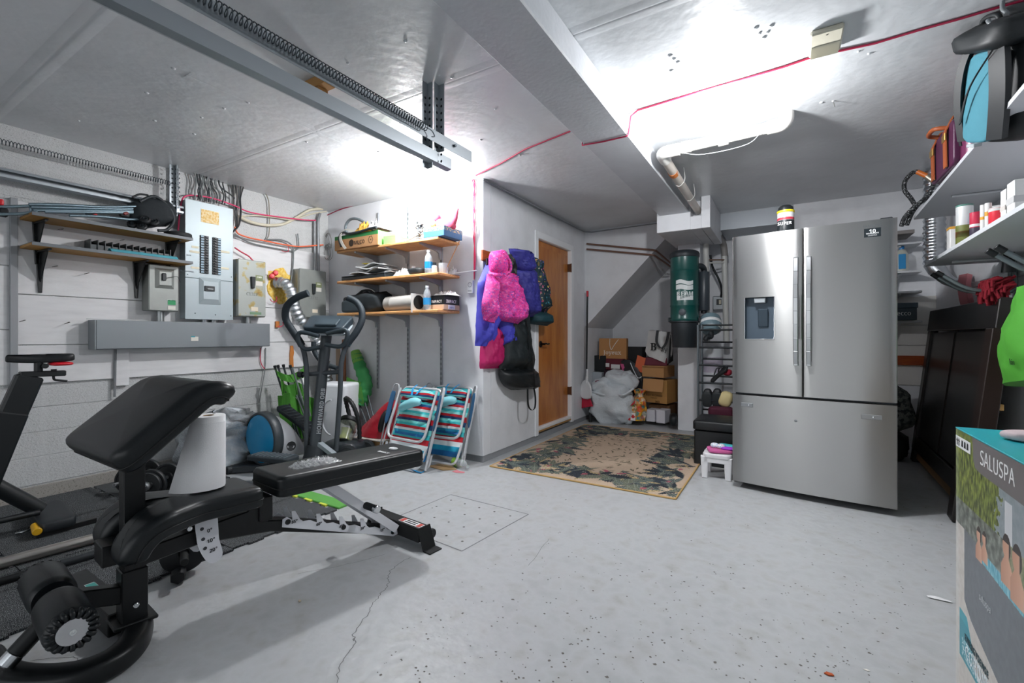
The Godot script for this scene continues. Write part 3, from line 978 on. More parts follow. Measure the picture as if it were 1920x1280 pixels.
	# rear stabiliser with feet and wheels
	P(t, "rear_stabiliser", MB.new().bar(B(-.19, .065, 1.09), B(.19, .065, 1.09), .07, .07, Vector3.UP, .004), blk)
	for sd in [-1.0, 1.0]:
		P(t, "rear_foot", MB.new().prism([Vector2(.24, .105), Vector2(.246, .105), Vector2(.285, .006), Vector2(.33, .006), Vector2(.33, 0), Vector2(.28, 0), Vector2(.24, .09)], Transform3D(Basis(BW * sd, Vector3.UP, (BW * sd).cross(Vector3.UP)), B0 + BL * 1.09 - BW * sd * .05 - (BW * sd).cross(Vector3.UP) * .04), .08, .001), blk)
		P(t, "wheel", MB.new().lathe([Vector2(.0, -.01), Vector2(.022, -.01), Vector2(.025, -.006), Vector2(.025, .006), Vector2(.022, .01), Vector2(0, .01)], B(.185 * sd, .05, 1.145), BW, 20), M("101214", .6))
	var lb2 = P(t, "warning_label", MB.new().bar(B(.02, .1005, 1.09), B(.18, .1005, 1.09), .04, .001), lbm)
	P(lb2, "stripe", MB.new().bar(B(.025, .1012, 1.09), B(.05, .1012, 1.09), .036, .001), M("c4483c", .5))
	P(lb2, "stripe", MB.new().bar(B(.15, .1012, 1.09), B(.175, .1012, 1.09), .036, .001), M("c4483c", .5))
	P(lb2, "print", MB.new().bar(B(.06, .1012, 1.082), B(.14, .1012, 1.082), .008, .001).bar(B(.06, .1012, 1.098), B(.14, .1012, 1.098), .008, .001), M("2a2a2a", .6))
	# seat angle plates hanging under the seat
	for sd in [-1.0, 1.0]:
		var ap = P(t, "angle_plate", MB.new().prism(osm([Vector2(.165, .40), Vector2(.225, .40), Vector2(.235, .34), Vector2(.238, .29), Vector2(.25, .235), Vector2(.238, .21), Vector2(.205, .21), Vector2(.176, .265), Vector2(.165, .32)], 3), bf((.075 if sd > 0 else -.078), 0, 0), .003, .0006), wht)
		var hh = MB.new()
		for q in [[.182, .345], [.186, .306], [.192, .27]]: hh.cyl(B(.0782 * sd, q[1], q[0]), B(.0788 * sd, q[1], q[0]), .0065, -1, 12)
		P(ap, "hole", hh, M("3a3c40", .6))
		if sd > 0:
			var k = 0
			for lt in ["0°", "10°", "20°"]:
				text(ap, "angle_mark", lt, .0135, Transform3D(fr(Vector3(), BW, BL + Vector3(0, .1, 0)).basis, B(.079, [.333, .294, .256][k], [.207, .211, .219][k])), M("17191b", .6), "Droid Sans", .0006, true)
				k += 1
	P(t, "bolt", MB.new().lathe([Vector2(.009, 0), Vector2(.008, .005), Vector2(0, .007)], B(.152, .385, .12), BW, 12), chrome)

func box_b(w: float, y: float, s: float, sw: float, sy: float, ss: float) -> MB:      # box in the bench's own axes
	return MB.new().box(B(w, y, s), Vector3(sw, sy, ss), Basis(BW, Vector3.UP, -BL), .003)

func bench_things() -> void:
	# kitchen roll standing on the seat, its loose end flaring out
	var c = B(-.02, .470, .235)
	var t = T("paper_towel_roll", "white paper towel roll standing on the bench seat", "paper towel", "", c)
	var pt = M("efeff0", .9, 0, {"nrm": noise("towel_n", 0.12, [], 512, 2, FastNoiseLite.TYPE_CELLULAR, 3.0), "ns": .6, "tri": 6.0})
	P(t, "roll", MB.new().lathe([Vector2(.02, .0), Vector2(.057, 0), Vector2(.059, .004), Vector2(.059, .276), Vector2(.057, .28), Vector2(.021, .28), Vector2(.021, .27)], c, Vector3.UP, 32), pt)
	P(t, "card_core", MB.new().lathe([Vector2(.021, .0), Vector2(.021, .279), Vector2(.018, .279), Vector2(.018, .0)], c, Vector3.UP, 20), M("b59b78", .8))
	var g: Array = []
	var vw = Vector3(-fwd.x, 0, -fwd.z)
	for r in 13:
		var y = .255 * r / 12.0
		var row = PackedVector3Array()
		for k in 13:
			var f = float(k) / 12.0
			var a = PI * (-.05 + f * .75)
			var rad = .061 + (1.0 - y / .255) * .055 * pow(f, 2.0) * .8
			row.append(c + (rgt * cos(a) + vw * sin(a)) * rad + Vector3(0, .002 + y, 0) - rgt * (1.0 - y / .255) * .03 * f * f)
		g.append(row)
	P(t, "loose_sheet", MB.new().sheet(g, .0012), pt)
	# crumpled clear wrap
	var nz = FastNoiseLite.new()
	nz.seed = 8
	nz.frequency = .22
	var m = MB.new()
	var cc = B(.02, .503, .63)
	var rows: Array = []
	for r in 21:
		var row = PackedVector3Array()
		for k in 37:
			var x = (k / 36.0 - .5) * .22
			var y = (r / 20.0 - .5) * .1
			var e = maxf(0.0, 1.0 - pow(absf(x) / .11, 3) - pow(absf(y) / .05, 3))
			row.append(cc + BL * x + BW * y + Vector3(0, -.024 + e * (.006 + .05 * absf(nz.get_noise_2d(x * 300, y * 300))) + .02 * absf(nz.get_noise_2d(x * 1300, y * 1300)), 0))
		rows.append(row)
	m.grid(rows)
	one("plastic_wrap", "crumpled clear plastic wrap lying on the bench back pad", "plastic wrap", m, M("f4f8fa", .12, 0, {"alpha": .25, "nrm": tx["rough_n"], "tri": 8.0, "ns": 1.0}))
	# barbell and black bar lying on the mat
	var a0 = oy(-60, 1072, .038)
	var a1 = oy(218, 998, .038)
	var d = (a1 - a0).normalized()
	var bb = T("barbell", "chrome barbell with thick sleeve lying on the rubber tiles", "barbell", "", a1)
	P(bb, "sleeve", MB.new().cyl(a1 - d * .42, a1 + d * .05, .0245, -1, 24, .002), M("c9c4bd", .3, 1.0, {"nrm": tx["grain_n"], "tri": 20.0, "ns": .2}))
	P(bb, "collar", MB.new().cyl(a1 - d * .45, a1 - d * .42, .036, -1, 24, .003), M("c9c4bd", .3, 1.0))
	P(bb, "shaft", MB.new().cyl(a1 - d * 1.3, a1 - d * .45, .0145, -1, 20), M("bdb8b2", .35, 1.0))
	var b0 = oy(-70, 1110, .028)
	var b1 = oy(206, 1030, .028)
	var e = (b1 - b0).normalized()
	var bk = T("curl_bar", "thin black bar with knurled end lying beside the chrome barbell", "barbell", "", b1)
	P(bk, "shaft", MB.new().cyl(b0 - e * .4, b0 + (b1 - b0) * .62, .0165, -1, 16), M("0c0e10", .4))
	P(bk, "knurled_end", MB.new().cyl(b0 + (b1 - b0) * .62, b1 + e * .1, .0175, -1, 16, .002), M("2b2f33", .6, .4, {"nrm": tx["leather"], "tri": 14.0, "ns": 1.2}))
	# foam wheels and kettle things under the seat: a loaded small dumbbell on the mat behind the post
	dumbbell("dumbbell", oy(300, 900, .1), Vector3(.55, 0, .83), "loaded black dumbbell nearer the paper towel roll, by the wall")
	dumbbell("dumbbell", oy(262, 892, .1), Vector3(.5, 0, .86), "loaded black dumbbell further from the roll, behind the bench post")
	var r0 = oy(345, 1045, .07)
	var kt = T("ab_wheel", "black ab wheel half hidden under the bench seat", "ab wheel", "", r0)
	P(kt, "wheel", MB.new().lathe([Vector2(.02, -.03), Vector2(.075, -.03), Vector2(.088, -.02), Vector2(.088, .02), Vector2(.075, .03), Vector2(.02, .03)], r0 + Vector3(0, .03, 0), Vector3(.9, 0, .4), 28), M("1a1d20", .7))
	P(kt, "handle", MB.new().cyl(r0 + Vector3(-.12, .03, -.05), r0 + Vector3(.12, .03, .05), .016, -1, 14, .003), M("0c0e10", .6))
	var hx = oy(338, 1066, .03)
	var hd = T("hex_dumbbell", "small black hex dumbbell at the tile edge under the seat", "dumbbell", "", hx)
	for sd in [-1, 1]: P(hd, "head", MB.new().lathe([Vector2(0, -.026), Vector2(.026, -.026), Vector2(.03, -.02), Vector2(.03, .02), Vector2(.026, .026), Vector2(0, .026)], hx + Vector3(.055 * sd, .0, .03 * sd), Vector3(.88, 0, .47), 6), M("131619", .6))
	P(hd, "grip", MB.new().cyl(hx - Vector3(.04, 0, .02), hx + Vector3(.04, 0, .02), .011), M("c9cccd", .25, 1.0))

func dumbbell(called: String, c: Vector3, ax: Vector3, label: String) -> void:
	ax = ax.normalized()
	var t = T(called, label, "dumbbell", "loaded dumbbells by the wall", Vector3(c.x, 0, c.z))
	var im = M("16191c", .5)
	P(t, "bar", MB.new().cyl(c - ax * .2, c + ax * .2, .013, -1, 16, .002), M("c4c6c8", .3, 1.0))
	for sd in [-1.0, 1.0]:
		var k = 0
		for q in [[.075, .095], [.1, .08]]:
			var o = c + ax * sd * float(q[0])
			var r: float = q[1]
			P(t, "plate", MB.new().lathe([Vector2(.014, -.012), Vector2(r * .35, -.012), Vector2(r * .4, -.006), Vector2(r * .8, -.006), Vector2(r * .84, -.012), Vector2(r * .97, -.012), Vector2(r, -.008), Vector2(r, .008), Vector2(r * .97, .012), Vector2(r * .84, .012), Vector2(r * .8, .006), Vector2(r * .4, .006), Vector2(r * .35, .012), Vector2(.014, .012)], o, ax, 28), im)
			k += 1
		P(t, "collar", MB.new().lathe([Vector2(.013, 0), Vector2(.03, 0), Vector2(.03, .012), Vector2(.02, .02), Vector2(.013, .02)], c + ax * sd * (.115 if sd > 0 else .115), ax * sd, 8), M("9a9c9e", .35, .9))

func bike() -> void:
	var blk = M("0f1417", .42)
	var base = oy(40, 1000, 0)
	var t = T("exercise_bike", "black exercise bike with red-tipped saddle at the left edge", "exercise bike", "", Vector3(base.x, 0, base.z))
	var f = base          # everything stands in the plane through the foot that runs with the left wall
	var pz = func(u: float, v: float) -> Vector3: return ox(u, v, -3.45)
	# saddle
	var sc: Vector3 = pz.call(72, 672)
	var nose: Vector3 = pz.call(10, 668)
	var tail: Vector3 = pz.call(136, 676)
	var sl = (tail - nose).length()
	var ax = Vector3(0, 0, -1)
	var so = osm([Vector2(-.5, 0), Vector2(-.46, .09), Vector2(-.2, .13), Vector2(.05, .2), Vector2(.28, .4), Vector2(.44, .42), Vector2(.5, .25), Vector2(.5, -.25), Vector2(.44, -.42), Vector2(.28, -.4), Vector2(.05, -.2), Vector2(-.2, -.13), Vector2(-.46, -.09)], 3)
	var sa: Array = []
	for q in so: sa.append(Vector2(q.x * sl, q.y * sl * .42))
	var ws = func(p: Vector3) -> Vector3:
		var k = p.x / sl + .5
		return nose + ax * (p.x + sl * .5) + Vector3(p.z, p.y - .03 - .02 * sin(k * PI) * 0.5 + (tail.y - nose.y) * k * .0, 0)
	var sd = P(t, "saddle", MB.new().cushion(sa, .04, .017, ws, .008), M("14181b", .45, 0, {"nrm": tx["leather"], "ns": .1, "tri": 4.0}))
	P(sd, "red_tail_trim", MB.new().puff(tail + Vector3(0, -.014, .05), Vector3(.062, .011, .05), Basis(), .7, 14), M("d8182a", .4))
	P(sd, "seat_clamp", MB.new().cyl(sc + Vector3(0, -.075, 0), sc + Vector3(0, -.02, 0), .018, -1, 12).cyl(sc + Vector3(-.03, -.04, -.02), sc + Vector3(.03, -.04, -.02), .014), blk)
	# slider, post
	P(t, "saddle_slider", MB.new().bar(pz.call(36, 702), pz.call(122, 699), .045, .03, Vector3.UP, .004), blk)
	P(t, "slider_lever", MB.new().tube(rpath([pz.call(100, 703), pz.call(101, 712), pz.call(126, 714)], .01), .006, 8), blk)
	P(t, "slider_knob", MB.new().cyl(pz.call(101, 699), pz.call(101, 692), .012), blk)
	P(t, "saddle_post", MB.new().bar(pz.call(-16, 865), pz.call(56, 704), .05, .11, Vector3(0, .4, 1), .01), blk)
	P(t, "post_sleeve", MB.new().bar(pz.call(-40, 920), pz.call(22, 772), .062, .125, Vector3(0, .4, 1), .01), blk)
	P(t, "post_knob", MB.new().cyl(pz.call(4, 773), pz.call(-2, 775), .02, -1, 14, .004), blk)
	# frame tubes to the rear foot
	var rf = oy(96, 965, .06)
	P(t, "main_tube", MB.new().tube([ox(-40, 895, -3.5), ox(75, 955, -3.5)], .038, 16), blk)
	P(t, "brace_tube", MB.new().tube([ox(-40, 985, -3.45), ox(74, 960, -3.45)], .016, 12), blk)
	P(t, "rear_foot_cover", MB.new().puff(rf + Vector3(0, .0, 0), Vector3(.23, .03, .075), Basis(Vector3.UP, -.1), .3, 24), M("1d2226", .55))
	var sb = MB.new().bar(oy(66, 1004, .025), oy(180, 974, .025), .03, .03, Vector3.UP, .002)
	P(t, "stabiliser_bar", sb, M("0c0e10", .45))
	P(t, "yellow_knob", MB.new().cyl(oy(65, 985, .06), oy(70, 997, .05), .017, .02, 14, .003), M("d8a51e", .4))
	P(t, "brake_lever", MB.new().tube(curve([oy(30, 1000, .02), oy(46, 996, .03), oy(66, 988, .03)], 4), .006, 6), M("b8bcbe", .25, 1.0))

func elliptical() -> void:
	var gm = M("43494e", .45, .2)
	var fm = M("1f2a31", .65)
	var D = 3.62
	var base = oy(510, 868, 0)
	var t = T("elliptical_trainer", "grey elliptical trainer with white and blue flywheel housing", "elliptical trainer", "", Vector3(base.x, 0, base.z))
	# flywheel housing: a drum with a blue disc on its left, its white shroud sinking to the right
	var c = at(489, 822, 3.55)
	var bk = (-fwd + rgt * .55).normalized()
	var lf0 = (-rgt - fwd * .55).normalized()
	var dn = (bk * .52 + lf0 * .854).normalized()
	var rows: Array = []
	for i in 17:
		var f = i / 16.0
		var q = maxf(.02, pow(1.0 - pow(f, 1.9), .8))
		var row = PackedVector3Array()
		var side = dn.cross(Vector3.UP).normalized()
		for k in 28:
			var a = TAU * k / 28
			row.append(c - dn * f * .36 + side * cos(a) * .2 * lerpf(1.0, q, .8) + Vector3(0, -.2 + .2 * q + sin(a) * .2 * q, 0))
		rows.append(row)
	var h = P(t, "housing", MB.new().grid(rows, true), M("c9ccd0", .35))
	P(h, "blue_disc", MB.new().lathe([Vector2(0, .035), Vector2(.08, .033), Vector2(.16, .022), Vector2(.185, .008), Vector2(.185, 0)], c, dn, 40), M("0f86b8", .3))
	P(h, "dark_rim", MB.new().lathe([Vector2(.203, -.06), Vector2(.208, -.05), Vector2(.208, .0), Vector2(.2, .012), Vector2(.186, .014)], c, dn, 40), M("30373c", .45))
	var bp = at(546, 836, 3.47)
	var bn = (-fwd + rgt * -.0 + Vector3(0, .35, 0)).normalized()
	var bd = P(h, "oval_badge", MB.new().lathe([Vector2(.036, 0), Vector2(.034, .004), Vector2(0, .006)], bp, bn, 24), M("16191b", .3, .3))
	text(bd, "lettering", "HOLY", .016, Transform3D(fr(Vector3(), bn, rgt).basis, bp + bn * .0065 - Vector3(0, .006, 0)), M("b9bcc0", .4), "Droid Sans", .001, true)
	# column and console
	var p0 = at(589, 846, D)
	var p1 = at(613, 618, D + .1)
	var col = P(t, "column", MB.new().tube([p0, p1], .042, 20), gm)
	P(col, "column_boot", MB.new().tube([p0 - (p1 - p0).normalized() * .08, p0 + (p1 - p0).normalized() * .05], [.085, .06], 16), M("20262b", .6))
	var up = (p1 - p0).normalized()
	var lf = Transform3D()
	var zc = (EYE - p0); zc.y = 0; zc = zc.normalized()
	zc = (zc - up * zc.dot(up)).normalized()
	lf = Transform3D(Basis(up, zc.cross(up) * -1.0, zc), p0)
	if lf.basis.determinant() < 0: lf = Transform3D(Basis(up, zc.cross(up), zc), p0)
	text(col, "lettering", "HOMEWARD ORB", .032, Transform3D(lf.basis, p0.lerp(p1, .33) + zc * .043 - lf.basis.y * .018), M("a4a8ac", .4), "Droid Sans", .001, true)
	# base frame and pedals
	P(t, "base_frame", MB.new().bar(oy(430, 880, .03), oy(600, 870, .03), .06, .05, Vector3.UP, .006), M("2a3035", .5))
	P(t, "front_foot", MB.new().cyl(oy(424, 882, .032), oy(484, 868, .032), .03, -1, 16, .004), M("1b2024", .6))
	P(t, "link_bar", MB.new().bar(at(600, 832, 3.5), at(626, 852, 3.4), .04, .03), M("8e979c", .45))
	var pf = Transform3D(Basis(Vector3.UP, .25), Vector3())
	for q in [[512, 862, 3.25, "pedal"], [560, 790, 3.85, "pedal"]]:
		var pc = at(q[0], q[1], q[2])
		var pd = P(t, "pedal", MB.new().cushion(rrect(.36, .14, .03), .035, .012, func(p: Vector3) -> Vector3: return pc + pf.basis * (p + Vector3(0, p.x * (.0 if q[0] < 550 else -.55), 0)), .0), M("242d33", .7))
		var rib = MB.new()
		for k in 9: rib.box(pc + pf.basis * Vector3(-.14 + k * .035, .037 + (-.14 + k * .035) * (.0 if q[0] < 550 else -.55), 0), Vector3(.008, .006, .11), pf.basis)
		P(pd, "tread_ribs", rib, M("5b656b", .6))
	# console
	var cc = at(615, 606, D + .02)
	var cb = Basis(rgt, Vector3.UP, -fwd) * Basis(Vector3.RIGHT, -1.05) * Basis(Vector3.BACK, -.04)
	var cs = P(t, "console", MB.new().cushion(rrect(.34, .21, .03), .05, .012, func(p: Vector3) -> Vector3: return cc + cb * (Vector3(p.x * (1.0 + p.z * .4), p.z, 0) + Vector3(0, 0, p.y - .03)), .0), M("2d3a42", .4))
	P(cs, "bezel", MB.new().cushion(rrect(.36, .23, .035), .012, .004, func(p: Vector3) -> Vector3: return cc + cb * (Vector3(p.x, p.z, -.036 - p.y)), .0), M("aab4b9", .4))
	P(cs, "book_rest", MB.new().box(cc + cb * Vector3(.02, -.04, .03), Vector3(.17, .1, .02), cb, .005), M("34424a", .5))
	# fixed loops under the console
	for sd in [-1.0, 1.0]:
		var q: Array = []
		var pts: Array = [[-.03, -.0], [-.17, .03], [-.19, -.03], [-.14, -.1], [-.02, -.085]]
		for k in pts: q.append(at(612, 630, D) + rgt * float(k[0]) * -sd + Vector3(0, float(k[1]) + (.0 if sd < 0 else .02), 0) + fwd * -.07)
		P(t, "pulse_grip", MB.new().tube(curve(q, 5), .017, 12), M("2a363d", .55))
	# moving arms: left and right
	var la = rpath([at(452 - 13, 700, D), at(436, 640, D)], .01)
	var lft = curve([at(578, 549, D - .1), at(556, 558, D - .1), at(538, 574, D - .08), at(536, 598, D - .06), at(550, 622, D - .04), at(566, 648, D - .02), at(574, 684, D), at(575, 740, D), at(575, 800, D), at(575, 856, D)], 5)
	var arm = P(t, "moving_arm", MB.new().tube(lft.slice(24), .0195, 14), gm)
	P(arm, "foam_grip", MB.new().tube(lft.slice(0, 26), .027, 14), fm)
	var rgh = curve([at(652, 558, D + .1), at(668, 566, D + .1), at(678, 582, D + .08), at(678, 602, D + .06), at(667, 624, D + .04), at(650, 648, D + .02), at(640, 680, D), at(638, 730, D), at(634, 790, D), at(630, 845, D)], 5)
	var ar2 = P(t, "moving_arm", MB.new().tube(rgh.slice(24), .0195, 14), gm)
	P(ar2, "foam_grip", MB.new().tube(rgh.slice(0, 26), .027, 14), fm)
	P(t, "cross_bar", MB.new().cyl(at(562, 702, D + .04), at(638, 697, D + .04), .018, -1, 14, .002), gm)
	P(t, "bar_end", MB.new().cyl(at(560, 702, D + .04), at(568, 702, D + .03), .024, -1, 14, .003), M("20262b", .6))
	P(t, "far_grip", MB.new().tube(curve([at(588, 640, D + .3), at(590, 660, D + .3), at(606, 680, D + .3), at(632, 690, D + .28)], 5), .02, 10), fm)

const ORD = ["leftmost of its bundle", "second from the left", "third from the left", "fourth from the left", "fifth from the left", "sixth from the left", "seventh from the left", "eighth from the left", "ninth from the left", "tenth from the left", "second from the right", "rightmost of its bundle"]
# ======== the left wall: panels, conduit box, shelves, cables, door tracks
func ppath(q: Array, x: float) -> Array:
	var o = []
	for p in q: o.append(ox(p[0], p[1], p[2] if p.size() > 2 else x))
	return o
func cable(called: String, label: String, q: Array, x: float, r: float, mat: Material, group = "") -> void:
	one(called, label, "cable", MB.new().tube(curve(ppath(q, x), 6), r, 7), mat, group)
func decal(parent: Node3D, called: String, o: Vector3, n: Vector3, xd: Vector3, w: float, h: float, mat: Material) -> Node3D:      # a thin label stuck on a face
	var f = fr(o, n, xd)
	return P(parent, called, MB.new().box(f * Vector3(0, 0, .0006), Vector3(w, h, .0012), f.basis), mat)

func left_things() -> void:
	var grey = M("a9b0ae", .45, .25)
	var panel_m = M("a6b2b6", .45, .2)
	var box_m = M("979b97", .45, .35, {"tex": tx["blot"], "tri": 1.0})
	var stain_m = M("ffffff", .5, .2, {"tex": noise("rust", 0.012, [[0.0, "a3a8a3"], [0.6, "a3a8a3"], [0.75, "a89a6a"], [1.0, "9a7838"]], 512, 5), "tri": 1.3})
	var dark = M("22282b", .5)
	var paper = M("d8d5cc", .7)
	var steel = M("a8acad", .35, .9)
	var X = Vector3.RIGHT
	var fz = Vector3(0, 0, -1)          # to the right along the wall
	# ---- breaker panel
	var p = T("breaker_panel", "tall pale grey breaker panel with two columns of breakers", "electric panel", "", Vector3(-4.1, 1.2, -1.92))
	P(p, "panel_box", MB.new().box2(Vector3(-4.15, 1.2, -1.74), Vector3(-4.055, 2.14, -2.09), .004), panel_m)
	P(p, "upper_cover", MB.new().box2(Vector3(-4.055, 1.525, -1.735), Vector3(-4.047, 2.145, -2.097), .002), panel_m)
	var lc = P(p, "lower_cover", MB.new().box2(Vector3(-4.055, 1.195, -1.735), Vector3(-4.047, 1.522, -2.097), .002), panel_m)
	var rc = MB.new()
	var q0 = ox(380, 527, -4.046)
	var q1 = ox(408, 562, -4.046)
	var o0 = ox(373, 519, -4.046)
	var o1 = ox(414, 572, -4.046)
	var cr = [[o0.y, o0.z], [o0.y, o1.z], [o1.y, o1.z], [o1.y, o0.z]]
	var ci = [[q0.y, q0.z], [q0.y, q1.z], [q1.y, q1.z], [q1.y, q0.z]]
	for k in 4:
		var k2 = (k + 1) % 4
		rc.quad(Vector3(-4.046, cr[k][0], cr[k][1]), Vector3(-4.046, cr[k2][0], cr[k2][1]), Vector3(-4.03, ci[k2][0], ci[k2][1]), Vector3(-4.03, ci[k][0], ci[k][1]))
	rc.quad(Vector3(-4.03, ci[0][0], ci[0][1]), Vector3(-4.03, ci[1][0], ci[1][1]), Vector3(-4.03, ci[2][0], ci[2][1]), Vector3(-4.03, ci[3][0], ci[3][1]), X)
	P(lc, "raised_frame", rc, panel_m)
	var mb_c = (ox(393, 541, -4.028))
	var ms = P(p, "main_breaker", MB.new().box(mb_c, Vector3(.014, .042, .075), Basis(), .002), dark)
	P(ms, "breaker_toggle", MB.new().box(mb_c + Vector3(.01, -.004, 0), Vector3(.012, .01, .045), Basis(), .002), M("9fa5a6", .4))
	# breakers
	for col in 2:
		var zc = ox([383.0, 406.0][col], 480, -4.046).z
		for i in 15:
			var y = 1.865 - i * .0205
			var b = P(p, "breaker", MB.new().box(Vector3(-4.043, y, zc), Vector3(.012, .0185, .062), Basis(), .0015), dark)
			P(b, "breaker_toggle", MB.new().box(Vector3(-4.034, y, zc + (-.014 if col == 0 else .014)), Vector3(.012, .007, .018), Basis(), .001), M("0c0e0f", .4))
			P(b, "breaker_plate", MB.new().box(Vector3(-4.0365, y, zc + (.018 if col == 0 else -.018)), Vector3(.002, .013, .02), Basis()), M("8ea9ba", .5))
	var lm = noise("stain_lbl", 0.03, [[0.0, "efe3c4"], [0.5, "e8c98a"], [0.75, "d9a94c"], [1.0, "f4efe2"]], 256, 4)
	var dl = decal(p, "circuit_card", ox(394, 407, -4.046), X, fz, .135, .105, M("ffffff", .6, 0, {"tex": lm, "tri": 5.0}))
	for q in [[366, 461, .05], [365, 470, .07], [425, 470, .08], [366, 500, .06], [425, 501, .07]]:
		decal(p, "masking_tape", ox(q[0] - 6 + (6 if q[0] < 400 else 2), q[1] + 2, -4.046), X, fz, q[2], .017, M("e3dcc4", .8))
	text(p, "handwriting", "Furnace", .012, Transform3D(fr(Vector3(), X, fz).basis, ox(352, 448, -4.0455)), M("4d5560", .8), "Droid Serif", .0004)
	text(p, "handwriting", "Jack", .012, Transform3D(fr(Vector3(), X, fz).basis, ox(354, 478, -4.0455)), M("4d5560", .8), "Droid Serif", .0004)
	text(p, "handwriting", "No. basement", .011, Transform3D(fr(Vector3(), X, fz).basis, ox(350, 508, -4.0455)), M("4d5560", .8), "Droid Serif", .0004)
	for q in [[352, 514], [434, 519], [366, 587], [433, 592], [404, 590]]: P(p, "cover_screw", MB.new().lathe([Vector2(.005, 0), Vector2(.004, .003), Vector2(0, .0035)], ox(q[0], q[1], -4.047), X, 8), M("5d6466", .4, .8))
	for z in [-1.97, -1.9]: P(p, "conduit_nipple", MB.new().cyl(Vector3(-4.1, 1.165, z), Vector3(-4.1, 1.2, z), .026), steel)
	# ---- three switch boxes
	var s1 = T("switch_box", "grey disconnect switch box under the lower left shelf, green label", "switch box", "", Vector3(-4.1, 1.25, -1.58))
	P(s1, "case", MB.new().box2(Vector3(-4.15, 1.25, -1.49), Vector3(-4.03, 1.595, -1.685), .006), box_m)
	var sf = MB.new()
	var cy = 1.495
	var cz = -1.59
	var oo = [[.075, .062], [.075, -.062], [-.075, -.062], [-.075, .062]]
	for k in 4:
		var a = oo[k]
		var b = oo[(k + 1) % 4]
		sf.quad(Vector3(-4.029, cy + a[0], cz + a[1]), Vector3(-4.029, cy + b[0], cz + b[1]), Vector3(-4.012, cy + b[0] * .66, cz + b[1] * .62), Vector3(-4.012, cy + a[0] * .66, cz + a[1] * .62))
	sf.box(Vector3(-4.014, cy, cz), Vector3(.004, .1, .077))
	P(s1, "raised_cover", sf, box_m)
	P(s1, "toggle_switch", MB.new().box(Vector3(-4.006, cy + .01, cz + .012), Vector3(.016, .055, .026), Basis(), .004), dark)
	P(s1, "wire_seal", MB.new().tube(curve([Vector3(-4.01, cy, cz + .005), Vector3(-4.0, cy + .015, cz - .04), Vector3(-4.012, cy + .02, cz - .08), Vector3(-4.02, cy - .02, cz - .1)], 5), .0018, 5), M("34383a", .5))
	var gl = decal(s1, "green_label", ox(322, 567, -4.0295), X, fz, .052, .036, M("1f8f56", .5))
	text(gl, "lettering", "STAB-LOK", .009, Transform3D(fr(Vector3(), X, fz).basis, ox(322, 563, -4.0285)), M("e8f2ea", .6), "Droid Sans", .0004, true)
	decal(s1, "white_label", ox(322, 577, -4.0295), X, fz, .05, .028, paper)
	P(s1, "conduit_nipple", MB.new().cyl(Vector3(-4.1, 1.165, -1.59), Vector3(-4.1, 1.255, -1.59), .024), steel)
	var i = 0
	for q in [[-2.125, -2.375, 1.23, 1.725, "rust-stained grey switch box right of the breaker panel", stain_m], [-2.70, -3.005, 1.24, 1.715, "grey switch box in the corner below the vertical conduit", box_m]]:
		var s = T("switch_box", q[4], "switch box", "", Vector3(-4.1, q[2], (q[0] + q[1]) / 2))
		P(s, "case", MB.new().box2(Vector3(-4.15, q[2], q[0]), Vector3(-4.045, q[3], q[1]), .004), q[5])
		P(s, "cover", MB.new().box2(Vector3(-4.045, q[2] + .004, q[0] - .004), Vector3(-4.03, q[3] + .004, q[1] + .002), .006), q[5])
		var zc = lerpf(q[0], q[1], .5)
		var hy = lerpf(q[2], q[3], .62)
		P(s, "switch_handle", MB.new().prism([Vector2(-.017, .045), Vector2(.02, .045), Vector2(.02, .028), Vector2(.012, -.055), Vector2(-.012, -.055)], fr(Vector3(-4.03, hy, zc), X, fz), .022, .004), dark)
		var ol = decal(s, "olive_label", Vector3(-4.0295, hy + .04, zc - .062), X, fz, .065, .05, M("7d8660", .6))
		text(ol, "lettering", "CWD", .014, Transform3D(fr(Vector3(), X, fz).basis, Vector3(-4.028, hy + .048, zc - .062)), M("eef0e4", .6), "Droid Sans", .0004, true)
		decal(s, "white_label", Vector3(-4.0295, hy - .008, zc - .062), X, fz, .06, .04, paper)
		decal(s, "white_label", Vector3(-4.0295, q[2] + .07, zc - .02), X, fz, .06, .035, M("d9cdb8", .7))
		if i == 0: decal(s, "colour_label", Vector3(-4.0295, q[2] + .032, zc - .03), X, fz, .1, .022, M("6f8f70", .6))
		text(s, "handwriting", "C132P" if i == 0 else "C3T32", .026, Transform3D(fr(Vector3(), X, fz).basis, Vector3(-4.029, q[2] + .2, zc)), M("6a6f6c", .8), "Droid Serif", .0004)
		if i == 0: P(s, "conduit_nipple", MB.new().cyl(Vector3(-4.1, 1.165, zc), Vector3(-4.1, q[2] + .004, zc), .024), steel)
		i += 1
	# ---- wireway
	var w = T("wireway_box", "long grey metal conduit box below the electric panels", "conduit box", "", Vector3(-4.09, .97, -1.8))
	P(w, "trough", MB.new().box2(Vector3(-4.15, .968, -1.19), Vector3(-4.032, 1.168, -2.41), .003), M("83898c", .45, .35))
	P(w, "front_cover", MB.new().box2(Vector3(-4.032, .972, -1.192), Vector3(-4.026, 1.172, -2.408), .002), M("868c90", .42, .35))
	P(w, "end_cap", MB.new().box2(Vector3(-4.15, .968, -1.184), Vector3(-4.03, 1.172, -1.192), .001), M("8b9194", .45, .35))
	decal(w, "torn_label", ox(365, 635, -4.0255), X, fz, .052, .034, paper)
	decal(w, "label_band", ox(362, 631, -4.0245), X, fz, .028, .01, M("3b99a6", .6))
	one("metal_strip", "thin bent metal strip lying on top of the conduit box", "metal strip", MB.new().bar(Vector3(-4.09, 1.178, -1.16), Vector3(-4.1, 1.18, -1.5), .02, .003), steel)
